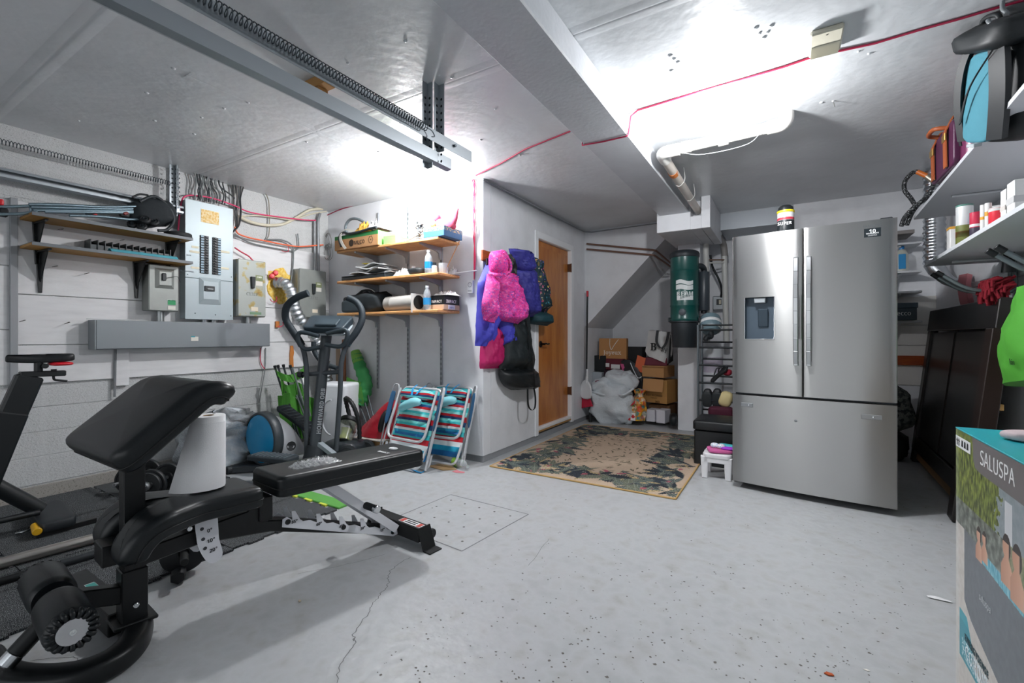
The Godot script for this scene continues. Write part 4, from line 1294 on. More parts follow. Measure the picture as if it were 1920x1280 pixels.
	# ---- two shelves with black brackets
	var ply = M("c59d5e", .6, 0, {"tex": noise("ply", 0.02, [[0.0, "d9c49a"], [1.0, "f4e6c6"]], 256, 4), "tri": Vector3(6, 6, .7)})
	for k in 2:
		var y = [1.803, 1.622][k]
		var s = T("wall_shelf", ["upper grey-edged wall shelf carrying the folded stroller", "lower grey-edged wall shelf carrying a black tray"][k], "shelf", "grey-edged shelves on the left wall", Vector3(-4.02, y, -1.29))
		P(s, "board", MB.new().box2(Vector3(-4.15, y - .009, -.855), Vector3(-3.905, y + .007, -1.727), .001), ply)
		P(s, "top_laminate", MB.new().box2(Vector3(-4.15, y + .007, -.855), Vector3(-3.905, y + .011, -1.727)), M("6d7276", .5))
		P(s, "edge_band", MB.new().box2(Vector3(-3.905, y - .01, -.855), Vector3(-3.9, y + .011, -1.727), .001), M("6d7276", .5))
		for z in ([-.93, -1.66] if k == 0 else [-.945, -1.455]):
			var b = P(s, "bracket", MB.new().prism([Vector2(-.022, 0), Vector2(.022, 0), Vector2(.009, -.27), Vector2(-.009, -.27)], fr(Vector3(-4.15, y - .01, z), X, fz), .014, .003).prism([Vector2(-.018, 0), Vector2(.018, 0), Vector2(.008, .2), Vector2(-.008, .2)], Transform3D(Basis(Vector3(0, 0, -1), X, Vector3(0, 1, 0)), Vector3(-4.148, y - .022, z)), .012, .002), M("14181b", .35))
			P(b, "rib", MB.new().prism([Vector2(0, 0), Vector2(.17, 0), Vector2(.012, -.2), Vector2(0, -.2)], Transform3D(Basis(X, Vector3.UP, Vector3(0, 0, 1)), Vector3(-4.148, y - .012, z - .003)), .006, .001), M("14181b", .35))
	stroller()
	var tr = T("plastic_tray", "black open-grid plastic tray on the lower left shelf", "tray", "", Vector3(-4.08, 1.634, -1.4))
	var za = ox(163, 470, -4.1).z
	var zb = ox(312, 490, -4.1).z
	P(tr, "floor_plate", MB.new().box2(Vector3(-4.14, 1.634, za), Vector3(-4.03, 1.638, zb)), dark)
	for k in 13:
		var z = lerpf(za, zb, k / 12.0)
		P(tr, "rib", MB.new().box(Vector3(-4.085, 1.676, z), Vector3(.11, .084, .004)), M("2d3336", .4))
	for x in [-4.14, -4.085, -4.04]: P(tr, "rail", MB.new().box(Vector3(x, 1.676 if x < -4.1 else 1.66, (za + zb) / 2), Vector3(.003, .086 if x < -4.1 else .05, absf(zb - za))), M("3a4144", .4))
	var rows = []
	var nz = FastNoiseLite.new()
	nz.frequency = .3
	for r in 7:
		var row = PackedVector3Array()
		for c in 21:
			var z = lerpf(ox(205, 478, -3.95).z, ox(330, 490, -3.95).z, c / 20.0)
			var e = sin(PI * r / 6.0)
			row.append(Vector3(-3.99 + r * .013, 1.634 + e * .022 + nz.get_noise_2d(c * 3, r * 6) * .006 * e, z))
		rows.append(row)
	one("blue_packet", "turquoise wrapped packet lying in front of the black grid tray", "packet", MB.new().sheet(rows, -.004), M("5fb3c4", .35, 0, {"nrm": tx["rough_n"], "tri": 6.0, "ns": .5}))
	tracks()
	wires()

func stroller() -> void:
	var al = M("8fa3ad", .3, .85)
	var blk = M("14181b", .6)
	var y = 1.815
	var t = T("folded_stroller", "folded umbrella stroller with grey tubes lying on the upper left shelf", "stroller", "", Vector3(-4.0, y, -1.2))
	var gx = -4.0
	for q in [[[54, 383], [120, 384], [200, 388], [272, 386]], [[58, 388], [150, 390], [230, 392], [290, 390]], [[62, 394], [140, 395], [240, 396], [300, 395]], [[84, 397], [180, 398], [260, 399]], [[130, 404], [190, 406], [240, 411], [262, 412], [272, 420]], [[-20, 401], [30, 401], [70, 397]], [[-20, 388], [30, 387], [54, 386]]]:
		P(t, "tube", MB.new().tube(curve(ppath(q, gx + .012 * (q[0][1] % 3)), 4), .0095, 9), al)
	var f0 = ox(-4, 396, gx)
	P(t, "foam_handle", MB.new().cyl(f0, f0 + Vector3(0, .0, -.04), .03, -1, 14, .008), blk)
	P(t, "red_cap", MB.new().puff(ox(1, 379, gx), Vector3(.014, .02, .014), Basis(), .6, 10), M("d8202c", .4))
	for q in [[120, 395, .016], [168, 399, .016], [233, 402, .02], [130, 390, .014]]: P(t, "joint", MB.new().puff(ox(q[0], q[1], gx), Vector3(q[2], q[2], q[2] * 1.5), Basis(), .5, 12), blk)
	for q in [[178, 404], [236, 400]]: P(t, "red_latch", MB.new().box(ox(q[0], q[1], gx + .02), Vector3(.014, .018, .03), Basis(Vector3.RIGHT, .6), .004), M("c92a2a" if q[0] < 200 else "7c2a2a", .4))
	for q in [[64, 383, 66, 402]]: P(t, "end_bar", MB.new().tube([ox(q[0] - 8, q[1], gx), ox(q[2] - 6, q[3], gx)], .008, 8), al)
	# seat cloth bundle and wheels at the right end
	var nz = FastNoiseLite.new()
	nz.frequency = .12
	var sc = ox(284, 400, -4.03)
	P(t, "seat_cloth", MB.new().puff(sc, Vector3(.085, .1, .155), Basis(Vector3.RIGHT, .35), .75, 26, nz, .02), M("1c2226", .85))
	P(t, "canopy_rim", MB.new().tube(curve(ppath([[262, 378], [290, 368], [316, 388], [326, 412], [314, 430], [296, 432]], -3.97), 5), .011, 8), M("262c30", .6))
	P(t, "handle_loop", MB.new().tube(curve(ppath([[248, 370], [262, 364], [278, 366]], -3.97), 5), .007, 7), blk)
	for q in [[288, 416, -3.95, .034], [266, 430, -3.96, .03], [248, 420, -4.0, .03], [272, 412, -3.93, .032]]:
		var w = ox(q[0], q[1], q[2])
		w.y = maxf(w.y, y + q[3])
		var wh = P(t, "wheel", MB.new().lathe([Vector2(.01, -.012), Vector2(q[3] * .7, -.01), Vector2(q[3] * .75, -.014), Vector2(q[3], -.008), Vector2(q[3], .008), Vector2(q[3] * .75, .014), Vector2(q[3] * .7, .01), Vector2(.01, .012)], w, Vector3(.8, .5, .3), 24), M("16191c", .6))
		P(wh, "hub", MB.new().lathe([Vector2(.012, -.016), Vector2(.012, .016)], w, Vector3(.8, .5, .3), 12), M("6d777c", .4, .5))
	var d = ox(331, 433, -3.985)
	d.y = 1.8145
	one("black_disc", "flat round black base at the right end of the upper left shelf", "disc", MB.new().lathe([Vector2(0, 0), Vector2(.085, 0), Vector2(.09, .006), Vector2(.088, .03), Vector2(.08, .036), Vector2(0, .034)], Vector3(-3.995, 1.8145, -1.665), Vector3.UP, 36), M("191d20", .7))

func slotted(mb: MB, a: Vector3, b: Vector3, w: float, nx: Vector3, th = .003) -> void:      # perforated angle iron: two flanges
	var d = (b - a).normalized()
	var s = nx.cross(d).normalized()
	mb.bar(a + s * w * .5, b + s * w * .5, w, th, nx)
	mb.bar(a + nx * w * .5, b + nx * w * .5, th, w, nx)

func tracks() -> void:
	var zn = M("a4abb0", .35, .55, {"nrm": tx["grain_n"], "tri": 6.0, "ns": .1})
	var zd = M("5b6267", .4, .9)
	var hole = M("23282b", .7)
	for k in 2:
		var x = [-4.06, -1.59][k]
		var ze = [-1.72, -1.95][k]
		var t = T("garage_door_track", ["galvanised garage door track with spring along the left concrete wall", "galvanised garage door track with spring hung from the ceiling near the beam"][k], "door track", "overhead garage door tracks", Vector3(x, 2.0, -.8))
		var y = [2.045, 1.995][k]
		# the rolled track: a C section
		var f = Transform3D(Basis(Vector3(1, 0, 0), Vector3.UP, Vector3(0, 0, 1)), Vector3(x, y, ze))
		var c = [Vector2(-.03, -.028), Vector2(-.03, .028), Vector2(.0, .036), Vector2(.024, .026), Vector2(.026, .012), Vector2(.022, .012), Vector2(.02, .023), Vector2(0, .032), Vector2(-.027, .025), Vector2(-.027, -.025), Vector2(.0, -.032), Vector2(.02, -.023), Vector2(.022, -.012), Vector2(.026, -.012), Vector2(.024, -.026), Vector2(0, -.036)]
		if k == 0:
			pass
		else:
			for i in c.size(): c[i] = Vector2(-c[i].x, c[i].y)
		P(t, "track_rail", MB.new().prism(c, f, 3.6 + ze * -1 - 1.0), zn)
		if k == 1:
			P(t, "stiffener_angle", MB.new().bar(Vector3(x + .06, 2.075, ze - .14), Vector3(x + .06, 2.075, 2.2), .003, .06).bar(Vector3(x + .03, 2.105, ze - .14), Vector3(x + .03, 2.105, 2.2), .06, .003), zn)
			P(t, "bolt", MB.new().cyl(Vector3(x + .06, 2.08, -1.93), Vector3(x + .075, 2.08, -1.93), .008, -1, 6), zd)
		# spring
		var sy = [2.235, 2.075][k]
		var sx = [x, -1.5][k]
		var z1 = [-1.64, -1.68][k]
		var n = 150
		P(t, "spring", MB.new().tube(helix(Vector3(sx, sy, z1), Vector3(sx, sy - .0, z1 + 2.3), .017, n, 7), .0024, 4), zd)
		P(t, "spring_hook", MB.new().tube(curve([Vector3(sx, sy, z1), Vector3(sx, sy, z1 - .04), Vector3(sx, sy - .02, z1 - .06), Vector3(sx, sy - .03, z1 - .04)], 4), .003, 6), zd)
		# hanger struts of perforated angle
		for s in [0, 1]:
			var hz = ze + [.02, .14][k] - (.04 if s else .0) + (.0 if k else .03)
			var hx = x + (.0 if s == 0 else .045) - (.02 if k else .0)
			if k == 0 and s == 1: hx = x - .07
			var st = MB.new()
			slotted(st, Vector3(hx, y - .06 + (.09 if s else 0), hz), Vector3(hx, H, hz), .036, Vector3.RIGHT if k == 1 else Vector3.RIGHT)
			var ha = P(t, "hanger_strut", st, zn)
			var hm = MB.new()
			for i in 10:
				var hy = y - .02 + .036 * i
				if hy > H - .02: break
				hm.cyl(Vector3(hx + .018, hy, hz + .0016), Vector3(hx + .018, hy, hz + .0022), .007, -1, 8)
				hm.cyl(Vector3(hx + .0016, hy, hz - .018), Vector3(hx + .0022, hy, hz - .018), .007, -1, 8)
				hm.cyl(Vector3(hx + .0016, hy, hz + .018), Vector3(hx + .0022, hy, hz + .018), .007, -1, 8)
			tag(P(ha, "punched_hole", hm, hole), "", "", "", "stuff")
	var wb = T("wood_block", "short timber block fixed under the ceiling behind the door track", "wood block", "", Vector3(-2.07, H - .07, -1.5))
	P(wb, "block", MB.new().box2(Vector3(-2.17, H - .05, -1.53), Vector3(-1.98, H, -1.46), .003), M("b98a52", .7))
	P(wb, "block", MB.new().box2(Vector3(-2.13, H - .075, -1.525), Vector3(-2.03, H - .05, -1.465), .003), M("a87b46", .7))

func wires() -> void:
	var red = M("d93a6a", .5)
	var redc = M("c8304e", .5)
	var org = M("f0714a", .5)
	var gry = M("74797a", .6)
	var blk = M("33373a", .6)
	var crm = M("cfc9b4", .6)
	var X = -4.135
	# bundle of cables dropping into the panel
	var tops = [[364, 322], [369, 324], [373, 325], [378, 326], [382, 328], [386, 330], [390, 331], [394, 334], [398, 335], [404, 337], [411, 340], [418, 341]]
	var rng = RandomNumberGenerator.new()
	rng.seed = 21
	for i in tops.size():
		var u = 366 + i * 5.0
		var q = [[tops[i][0], tops[i][1]], [tops[i][0] + rng.randf_range(-4, 4), 340 + i * .6], [u + rng.randf_range(-5, 5), 356 + i], [u, 374 + i * .9]]
		cable("panel_cable", "%s cable dropping into the top of the breaker panel, %s" % ["black" if i % 3 else "grey", ORD[i]], q, X + .02 + rng.randf() * .03, .0055, blk if i % 3 else gry, "dark cables above the breaker panel")
	for i in 9:
		var u = 438 + i * 1.8
		var q = [[436 + i * 2.6, 346 + i * .5], [u + rng.randf_range(-2, 3), 372], [u + rng.randf_range(-2, 2), 398], [442 + i * .8, 422], [436, 436]]
		cable("panel_cable", "%s cable looping down right of the breaker panel, %s" % ["brown" if i % 2 else "black", ORD[i]], q, X + .015 + i * .003, .0045, M("6b6764", .6) if i % 2 else blk, "cables down the panel's right side")
	cable("black_cable", "single black cable curving right from the ceiling over the panel", [[410, 338], [412, 348], [420, 356], [434, 366], [440, 372]], X + .03, .006, blk)
	cable("cream_cable", "thick cream cable sagging along the wall to the corner", [[444, 404], [470, 416], [500, 422], [530, 420], [556, 408], [580, 394], [605, 391]], X, .014, crm)
	cable("cream_cable", "thinner cream cable running above the thick sagging one", [[446, 406], [480, 404], [520, 408], [550, 412], [580, 402], [612, 396]], X + .01, .007, crm)
	cable("red_cable", "red cable crossing the wall to the corner at ceiling height", [[334, 432], [340, 380], [350, 367], [372, 367], [400, 372], [436, 384], [470, 398], [520, 406], [570, 412], [592, 413]], X + .03, .006, red)
	cable("orange_cable", "orange extension cable running across the wall above the boxes", [[440, 425], [447, 438], [470, 446], [500, 452], [530, 458], [560, 462], [592, 460], [606, 459]], X + .02, .007, org)
	cable("grey_cable", "pair of grey cables under the orange one", [[440, 438], [458, 450], [480, 458], [520, 466], [548, 471]], X + .01, .006, gry)
	cable("grey_cable", "grey cable bending down from the orange one to the duct", [[500, 449], [530, 450], [548, 461], [550, 480], [548, 510], [543, 540]], X + .01, .007, gry)
	cable("grey_cable", "brown grey cable hanging from the ceiling to the orange one", [[498, 362], [504, 380], [505, 420], [504, 440], [500, 448]], X, .005, M("8a8578", .6))
	cable("grey_cable", "short grey cable stub curving up beside the corner conduit", [[558, 438], [560, 460], [556, 468], [546, 472]], X, .006, gry)
	cable("red_cable", "short red cable dropping to the rust-stained switch box", [[440, 464], [452, 472], [466, 480], [474, 488], [484, 495]], X + .04, .006, redc)
	cable("red_wire_hook", "small bent red wire hook left of the corner conduit", [[528, 470], [536, 472], [541, 470], [540, 462]], X + .02, .003, redc)
	cable("red_hook", "red screw hook below the yellow foam patch", [[506, 560], [510, 565], [516, 566], [519, 562], [518, 556]], X + .03, .0035, redc)
	cable("red_hook", "red screw hook on an orange block by the silver duct", [[520, 612], [526, 612], [531, 609], [530, 604]], X + .04, .0035, redc)
	one("orange_block", "small orange wooden block carrying a red hook", "wood block", MB.new().box(ox(520, 608, X), Vector3(.02, .06, .035), Basis(), .002), M("c97a3c", .7))
	one("stained_stick", "short orange brown wood strip standing against the wall", "wood strip", MB.new().prism([Vector2(-.018, 0), Vector2(.02, 0), Vector2(.016, .1), Vector2(.024, .14), Vector2(.014, .21), Vector2(-.012, .21), Vector2(-.02, .12)], fr(ox(546, 688, -4.145), Vector3.RIGHT, Vector3(0, 0, -1)), .012, .002), M("c07836", .7))
	cable("red_cable", "red cable hanging below the conduit box", [[489, 652], [488, 672], [491, 684], [497, 692]], X, .004, redc)
	cable("grey_cable", "thin grey cable hanging below the conduit box beside the red one", [[498, 652], [497, 690], [492, 720], [486, 755]], X, .004, gry)
	# corner conduit
	one("corner_conduit", "grey vertical conduit dropping to the corner switch box", "conduit", MB.new().tube(rpath([ox(600, 400, X + .02), ox(596, 412, X + .02), ox(597, 508, X + .02)], .04), .014, 12), M("8a8d90", .45, .4))
	one("corner_conduit", "thinner grey pipe beside the corner conduit", "conduit", MB.new().tube([ox(590, 412, X + .01), ox(590, 509, X + .01)], .011, 10), M("9b9ea1", .45, .4))
	# coil of cable hanging in the corner
	var co = T("cable_coil", "coil of thin grey cable hanging on the corner pipe", "cable", "", oz(612, 462, ZE + .03))
	for i in 6:
		var c = oz(612 + (i % 3) * 2, 452 + (i % 2) * 20, ZE + .02 + i * .006)
		var q = []
		for k in 20: q.append(c + Vector3(cos(TAU * k / 20) * (.045 + .004 * i), sin(TAU * k / 20) * (.075 + .006 * (i % 3)), .006 * sin(TAU * k / 10)))
		P(co, "loop", MB.new().tube(q, .0035, 5, true), M("9a9a98", .5))
	# dryer duct with foam
	var nz = FastNoiseLite.new()
	nz.frequency = .12
	nz.seed = 2
	var fo = T("spray_foam", "yellow spray foam patch with two red caps where the silver duct enters", "spray foam", "", ox(524, 536, -4.15))
	P(fo, "foam", MB.new().puff(ox(524, 536, -4.15), Vector3(.016, .165, .115), Basis(Vector3.RIGHT, .1), .75, 40, nz, .035), M("ffffff", .85, 0, {"tex": noise("foamc", 0.03, [[0.0, "f4e2a0"], [0.5, "e8c25c"], [1.0, "c98f2c"]], 256, 4), "tri": 4.0}))
	for q in [[509, 518], [516, 512]]: P(fo, "red_cap", MB.new().lathe([Vector2(.024, 0), Vector2(.024, .02), Vector2(.018, .028), Vector2(0, .03)], ox(q[0], q[1], -4.125), Vector3(1, .1, .3), 18), M("e02c38", .4))
	var path = curve([ox(520, 530, -4.12), ox(534, 532, -4.04), ox(546, 548, -3.98), ox(552, 576, -3.96), ox(564, 600, -3.95), ox(584, 622, -3.95), ox(600, 650, -3.95), ox(608, 680, -3.95), ox(614, 715, -3.95), ox(622, 745, -3.95)], 14)
	var pth = resample(path, .011)
	var rr = []
	for i in pth.size(): rr.append(.052 + [.005, .0, -.005, .0][i % 4])
	one("dryer_duct", "silver foil dryer duct bending down behind the elliptical trainer", "duct", MB.new().tube(pth, rr, 18), M("c9ced2", .22, 1.0, {"nrm": tx["rough_n"], "tri": 9.0, "ns": 1.0}))

func resample(p: Array, step: float) -> Array:
	var o = [p[0]]
	var left = step
	for i in p.size() - 1:
		var a = p[i]
		var d = (p[i + 1] - a).length()
		while left <= d:
			o.append(a.lerp(p[i + 1], left / d))
			left += step
		left -= d
	return o

# ======== the end wall: plank shelves and what stands on and under them
func bottle(called: String, label: String, p: Vector3, h: float, r: float, lab: String, cap: String) -> void:
	var t = T(called, label, "bottle", "", p)
	P(t, "bottle_body", MB.new().lathe([Vector2(0, .002), Vector2(r * .8, .0), Vector2(r, h * .04), Vector2(r, h * .28), Vector2(r * .94, h * .31), Vector2(r, h * .34), Vector2(r, h * .6), Vector2(r * .85, h * .74), Vector2(r * .42, h * .87), Vector2(r * .4, h * .92)], p, Vector3.UP, 20), M("dfe9f0", .08, 0, {"alpha": .3}))
	P(t, "cap", MB.new().lathe([Vector2(r * .44, h * .92), Vector2(r * .46, h), Vector2(0, h)], p, Vector3.UP, 16), M(cap, .4))
	P(t, "label_band", MB.new().lathe([Vector2(r * 1.01, h * .22), Vector2(r * 1.015, h * .22), Vector2(r * 1.015, h * .5), Vector2(r * 1.01, h * .5)], p, Vector3.UP, 20), M(lab, .4))
func carton(called: String, label: String, c: Vector3, s: Vector3, b: Basis, mat: Material, cat = "box", group = "") -> Node3D:      # cardboard box: body and lid seam
	var t = T(called, label, cat, group, c - Vector3(0, s.y / 2, 0))
	P(t, "box_body", MB.new().box(c, s, b, .003), mat)
	return t
func crumple(c: Vector3, ux: Vector3, uz: Vector3, h: float, sd: int, n = 12) -> MB:      # a crumpled heap of sheet
	var nz = FastNoiseLite.new()
	nz.seed = sd
	nz.frequency = .35
	var rows = []
	for r in n:
		var row = PackedVector3Array()
		for k in n + 4:
			var x = k / (n + 3.0) * 2 - 1
			var y = r / (n - 1.0) * 2 - 1
			var e = maxf(0.0, 1.0 - pow(absf(x), 3.0)) * maxf(0.0, 1.0 - pow(absf(y), 3.0))
			row.append(c + ux * x + uz * y + Vector3(0, h * e * (.55 + .8 * nz.get_noise_2d(k * 2.3, r * 2.3)), 0))
		rows.append(row)
	return MB.new().grid(rows)

func end_things() -> void:
	var plank = M("ffffff", .5, 0, {"tex": noise("pine", 0.018, [[0.0, "a5683a"], [0.35, "c98d55"], [0.6, "d9a56c"], [1.0, "e2b681"]], 512, 4), "tri": Vector3(.6, 8, 8), "nrm": tx["grain_n"], "ns": .1})
	var brk = M("9b9fa4", .4, .3)
	var slot = M("3a3d40", .7)
	var blk = M("14181b", .6)
	var Z = Vector3.BACK
	# slotted uprights
	var sx = [-3.41, -3.01, -2.612]
	for i in 3:
		var u = T("shelf_upright", "slotted grey shelf upright, " + ["leftmost of three under the plank shelves", "middle of three under the plank shelves", "rightmost of three under the plank shelves"][i], "shelf upright", "slotted uprights on the end wall", Vector3(sx[i], .4, ZE))
		P(u, "channel", MB.new().box2(Vector3(sx[i] - .013, [.55, .45, .45][i], ZE), Vector3(sx[i] + .013, 2.26, ZE + .014), .002), brk)
		var s = MB.new()
		for k in 38:
			var y = .6 + k * .043
			for w in [-.005, .005]: s.box(Vector3(sx[i] + w, y, ZE + .0145), Vector3(.0035, .022, .001))
		tag(P(u, "slot", s, slot), "", "", "", "stuff")
	# planks with three brackets each
	var ys = [1.853, 1.567, 1.265]
	for k in 3:
		var y = ys[k]
		var t = T("plank_shelf", ["topmost plank shelf on the end wall", "middle plank shelf on the end wall holding newspapers", "lowest plank shelf on the end wall holding the tool bag"][k], "shelf", "plank shelves on the end wall", Vector3(-3.02, y, -2.98))
		P(t, "plank", MB.new().box2(Vector3(-3.645, y - .011, ZE + .012), Vector3(-2.405, y + .011, -2.83), .004), plank)
		for x in sx:
			var b = P(t, "bracket", MB.new().prism([Vector2(0, 0), Vector2(.27, 0), Vector2(.27, -.014), Vector2(.06, -.045), Vector2(.03, -.06), Vector2(.022, -.11), Vector2(0, -.11)], Transform3D(Basis(Z, Vector3.UP, -Vector3.RIGHT), Vector3(x + .009, y - .011, ZE + .014)), .018, .002), brk)
	# ---- top shelf
	var kr = M("b98a5e", .8, 0, {"tex": tx["blot"], "tri": 2.0})
	var y0 = 1.864
	var cx = T("produce_carton", "shallow brown and green carton of hoses at the left of the top plank shelf", "carton", "", Vector3(-3.35, y0, -2.97))
	var ct = Basis(Vector3.BACK, .0)
	P(cx, "front_panel", MB.new().box2(Vector3(-3.65, y0 + .004, -2.815), Vector3(-3.07, y0 + .095, -2.811), .001), kr)
	P(cx, "front_flap", MB.new().box2(Vector3(-3.65, y0 + .095, -2.815), Vector3(-3.07, y0 + .13, -2.811), .001), M("2f7d43", .6))
	P(cx, "end_panel", MB.new().box2(Vector3(-3.074, y0 + .003, -3.1), Vector3(-3.07, y0 + .13, -2.815), .001), M("7fc46c", .6))
	P(cx, "end_panel", MB.new().box2(Vector3(-3.65, y0 + .003, -3.1), Vector3(-3.646, y0 + .13, -2.815), .001), kr)
	P(cx, "back_panel", MB.new().box2(Vector3(-3.65, y0 + .003, -3.104), Vector3(-3.07, y0 + .13, -3.1), .001), kr)
	P(cx, "bottom_panel", MB.new().box2(Vector3(-3.65, y0, -3.1), Vector3(-3.07, y0 + .004, -2.812)), kr)
	var lf = Transform3D(Basis(), Vector3(-3.36, y0 + .05, -2.8105))
	text(cx, "lettering", "MUCO", .034, lf.translated(Vector3(.05, -.004, 0)), M("3a2c20", .7), "Droid Sans", .0005, true)
	text(cx, "lettering", "FRESH", .011, lf.translated(Vector3(.05, -.022, 0)), M("3a2c20", .7), "Droid Sans", .0005)
	var gl = MB.new()
	gl.lathe([Vector2(0, 0), Vector2(.032, 0), Vector2(.032, .001), Vector2(0, .001)], lf * Vector3(-.055, .0, 0), Z, 24)
	P(cx, "globe_mark", gl, M("3a2c20", .7))
	var rc = []
	for k in 6: rc.append(lf * Vector3(.2 + .028 * cos(TAU * k / 6), .005 + .034 * sin(TAU * k / 6), .0005))
	P(cx, "recycling_mark", MB.new().tube(rc, .0018, 4, true).lathe([Vector2(0, 0), Vector2(.006, 0), Vector2(.006, .001), Vector2(0, .001)], lf * Vector3(.2, .005, 0), Z, 12), M("4a3a2c", .7))
	var P2 = func(q: Array, z: float) -> Array:
		var o = []
		for p in q: o.append(oz(p[0], p[1], z))
		return o
	one("hose_loop", "thick grey hose arching out of the produce carton", "hose", MB.new().tube(curve(P2.call([[650, 440], [648, 424], [656, 412], [668, 410], [682, 416], [693, 426], [700, 438]], -2.95), 6), .013, 10), M("6a7479", .5))
	one("black_hose", "black hose lying over the front of the produce carton", "hose", MB.new().tube(curve(P2.call([[640, 462], [636, 448], [642, 436], [655, 438], [675, 434], [695, 428], [706, 426]], -2.8), 6), .011, 10), M("23292d", .5))
	one("white_strap", "white strap hanging over the left front of the carton", "strap", MB.new().strap(curve(P2.call([[662, 434], [650, 430], [641, 434], [638, 446], [642, 458], [648, 466]], -2.79), 4), Vector3(.03, .01, 0), .002), M("d9d6cc", .7))
	one("orange_cloth", "orange and yellow cloth stuffed in the produce carton", "cloth", crumple(oz(684, 437, -2.93), Vector3(.09, 0, 0), Vector3(0, 0, .07), .13, 3), M("e5b04a", .8))
	one("white_cloth", "white cloth heaped at the right end of the produce carton", "cloth", crumple(oz(710, 432, -2.95), Vector3(.1, 0, 0), Vector3(0, 0, .09), .13, 7), M("eceded", .8))
	var gb = carton("green_box", "low bright green box beside the produce carton", Vector3(-2.98, y0 + .035, -2.95), Vector3(.14, .07, .2), Basis(Vector3.UP, .1), M("86c86e", .6))
	P(gb, "box_flap", MB.new().box(Vector3(-2.98, y0 + .072, -2.95), Vector3(.14, .003, .2), Basis(Vector3.UP, .1)), M("a9dc92", .6))
	one("toy_heap", "small brown papers lying at the middle of the top plank shelf", "paper", crumple(Vector3(-2.83, y0, -2.9), Vector3(.07, 0, 0), Vector3(0, 0, .06), .03, 9), M("cdb287", .8))
	var tg = T("cable_tangle", "grey tangle of cable standing beside the blue patterned box", "cable", "", Vector3(-2.66, y0, -2.9))
	var nz = FastNoiseLite.new()
	nz.frequency = .09
	for i in 7:
		var q = []
		for k in 12: q.append(Vector3(-2.66 + nz.get_noise_2d(k * 4, i * 30) * .07, y0 + .006 + k * .014, -2.9 + nz.get_noise_2d(k * 4 + 90, i * 30) * .07))
		P(tg, "strand", MB.new().tube(curve(q, 3), .005, 6), M("6d7478", .5))
	P(tg, "trailing_cord", MB.new().tube(curve([Vector3(-2.67, y0 + .05, -2.88), Vector3(-2.75, y0 + .02, -2.87), Vector3(-2.84, y0 + .008, -2.86), Vector3(-2.92, y0 + .008, -2.88)], 6), .006, 7), M("6d7478", .5))
	var bm = M("ffffff", .5, 0, {"tex": noise("bluebox", 0.05, [[0.0, "33648f"], [0.55, "3b6c97"], [0.6, "d9b25c"], [0.72, "e8d8b0"], [1.0, "b8863c"]], 256, 3), "tri": 5.0})
	var bb = carton("patterned_box", "blue box with gold pattern at the right end of the top plank shelf", Vector3(-2.455, y0 + .042, -2.955), Vector3(.22, .08, .24), Basis(), M("34658f", .5))
	P(bb, "gold_pattern", MB.new().box2(Vector3(-2.566, y0 + .05, -3.076), Vector3(-2.344, y0 + .0835, -2.834)), bm)
	var pl = T("plush_toy", "pink plush toy lying on the blue patterned box", "plush toy", "", Vector3(-2.45, y0 + .085, -2.95))
	var pm = M("c4506a", .95, 0, {"rim": .5})
	P(pl, "body", MB.new().puff(Vector3(-2.42, y0 + .12, -2.95), Vector3(.1, .045, .06), Basis(Vector3.BACK, -.3), .9, 20), pm)
	P(pl, "head", MB.new().puff(Vector3(-2.53, y0 + .18, -2.94), Vector3(.055, .045, .045), Basis(Vector3.BACK, .5), .9, 18), pm)
	P(pl, "snout", MB.new().puff(Vector3(-2.53, y0 + .135, -2.92), Vector3(.035, .028, .03), Basis(), .9, 12), M("e0a06a", .9))
	P(pl, "tail", MB.new().tube([Vector3(-2.35, y0 + .12, -2.95), Vector3(-2.32, y0 + .16, -2.95), Vector3(-2.3, y0 + .24, -2.96)], [.03, .02, .006], 10), pm)
	one("purple_card", "purple card leaning behind the grey cable tangle", "card", MB.new().prism([Vector2(0, 0), Vector2(.09, 0), Vector2(.03, .15), Vector2(0, .17)], Transform3D(Basis(Vector3.RIGHT, -.2), Vector3(-2.65, y0 + .002, -3.0)), .003), M("8a5a7e", .6))
	# ---- middle shelf
	y0 = 1.578
	var lp = T("flat_case", "flat black case lying under the newspapers on the middle plank shelf", "case", "", Vector3(-3.35, y0, -2.96))
	P(lp, "case_body", MB.new().box2(Vector3(-3.6, y0 + .002, -3.09), Vector3(-3.02, y0 + .035, -2.845), .006), M("1d2529", .4))
	P(lp, "case_lid", MB.new().box2(Vector3(-3.6, y0 + .037, -3.09), Vector3(-3.02, y0 + .044, -2.845), .003), M("2a343a", .35))
	for i in 4:
		var c = Vector3(-3.25 + .02 * (i % 2), y0 + .058 + i * .022, -2.95)
		var rows = []
		for r in 6:
			var row = PackedVector3Array()
			for k in 10: row.append(c + Basis(Vector3.UP, [.3, -.2, .5, .1][i]) * Vector3((k / 9.0 - .5) * [.42, .36, .3, .3][i], .012 * sin(k * .9 + i) + .01 * (k / 9.0) * i * .6, (r / 5.0 - .5) * .2))
			rows.append(row)
		var np = one("newspaper", ["folded newspaper flat on the black case, lowest of the pile", "folded newspaper with a yellow strip, second from the bottom", "folded newspaper second from the top of the pile", "folded newspaper on top of the pile, yellow patch"][i], "newspaper", MB.new().sheet(rows, .01), M("c2c3c3", .8, 0, {"tex": noise("news", 0.07, [[0.0, "a2a4a5"], [0.5, "d2d3d3"], [1.0, "eeeeee"]], 256, 4), "tri": Vector3(4, 4, 9)}), "newspapers on the middle plank shelf")
		if i in [1, 3]: P(np, "yellow_strip", MB.new().box(c + Vector3(-.06, .022, .06), Vector3(.09, .002, .05), Basis(Vector3.UP, .3)), M("c9b820", .6))
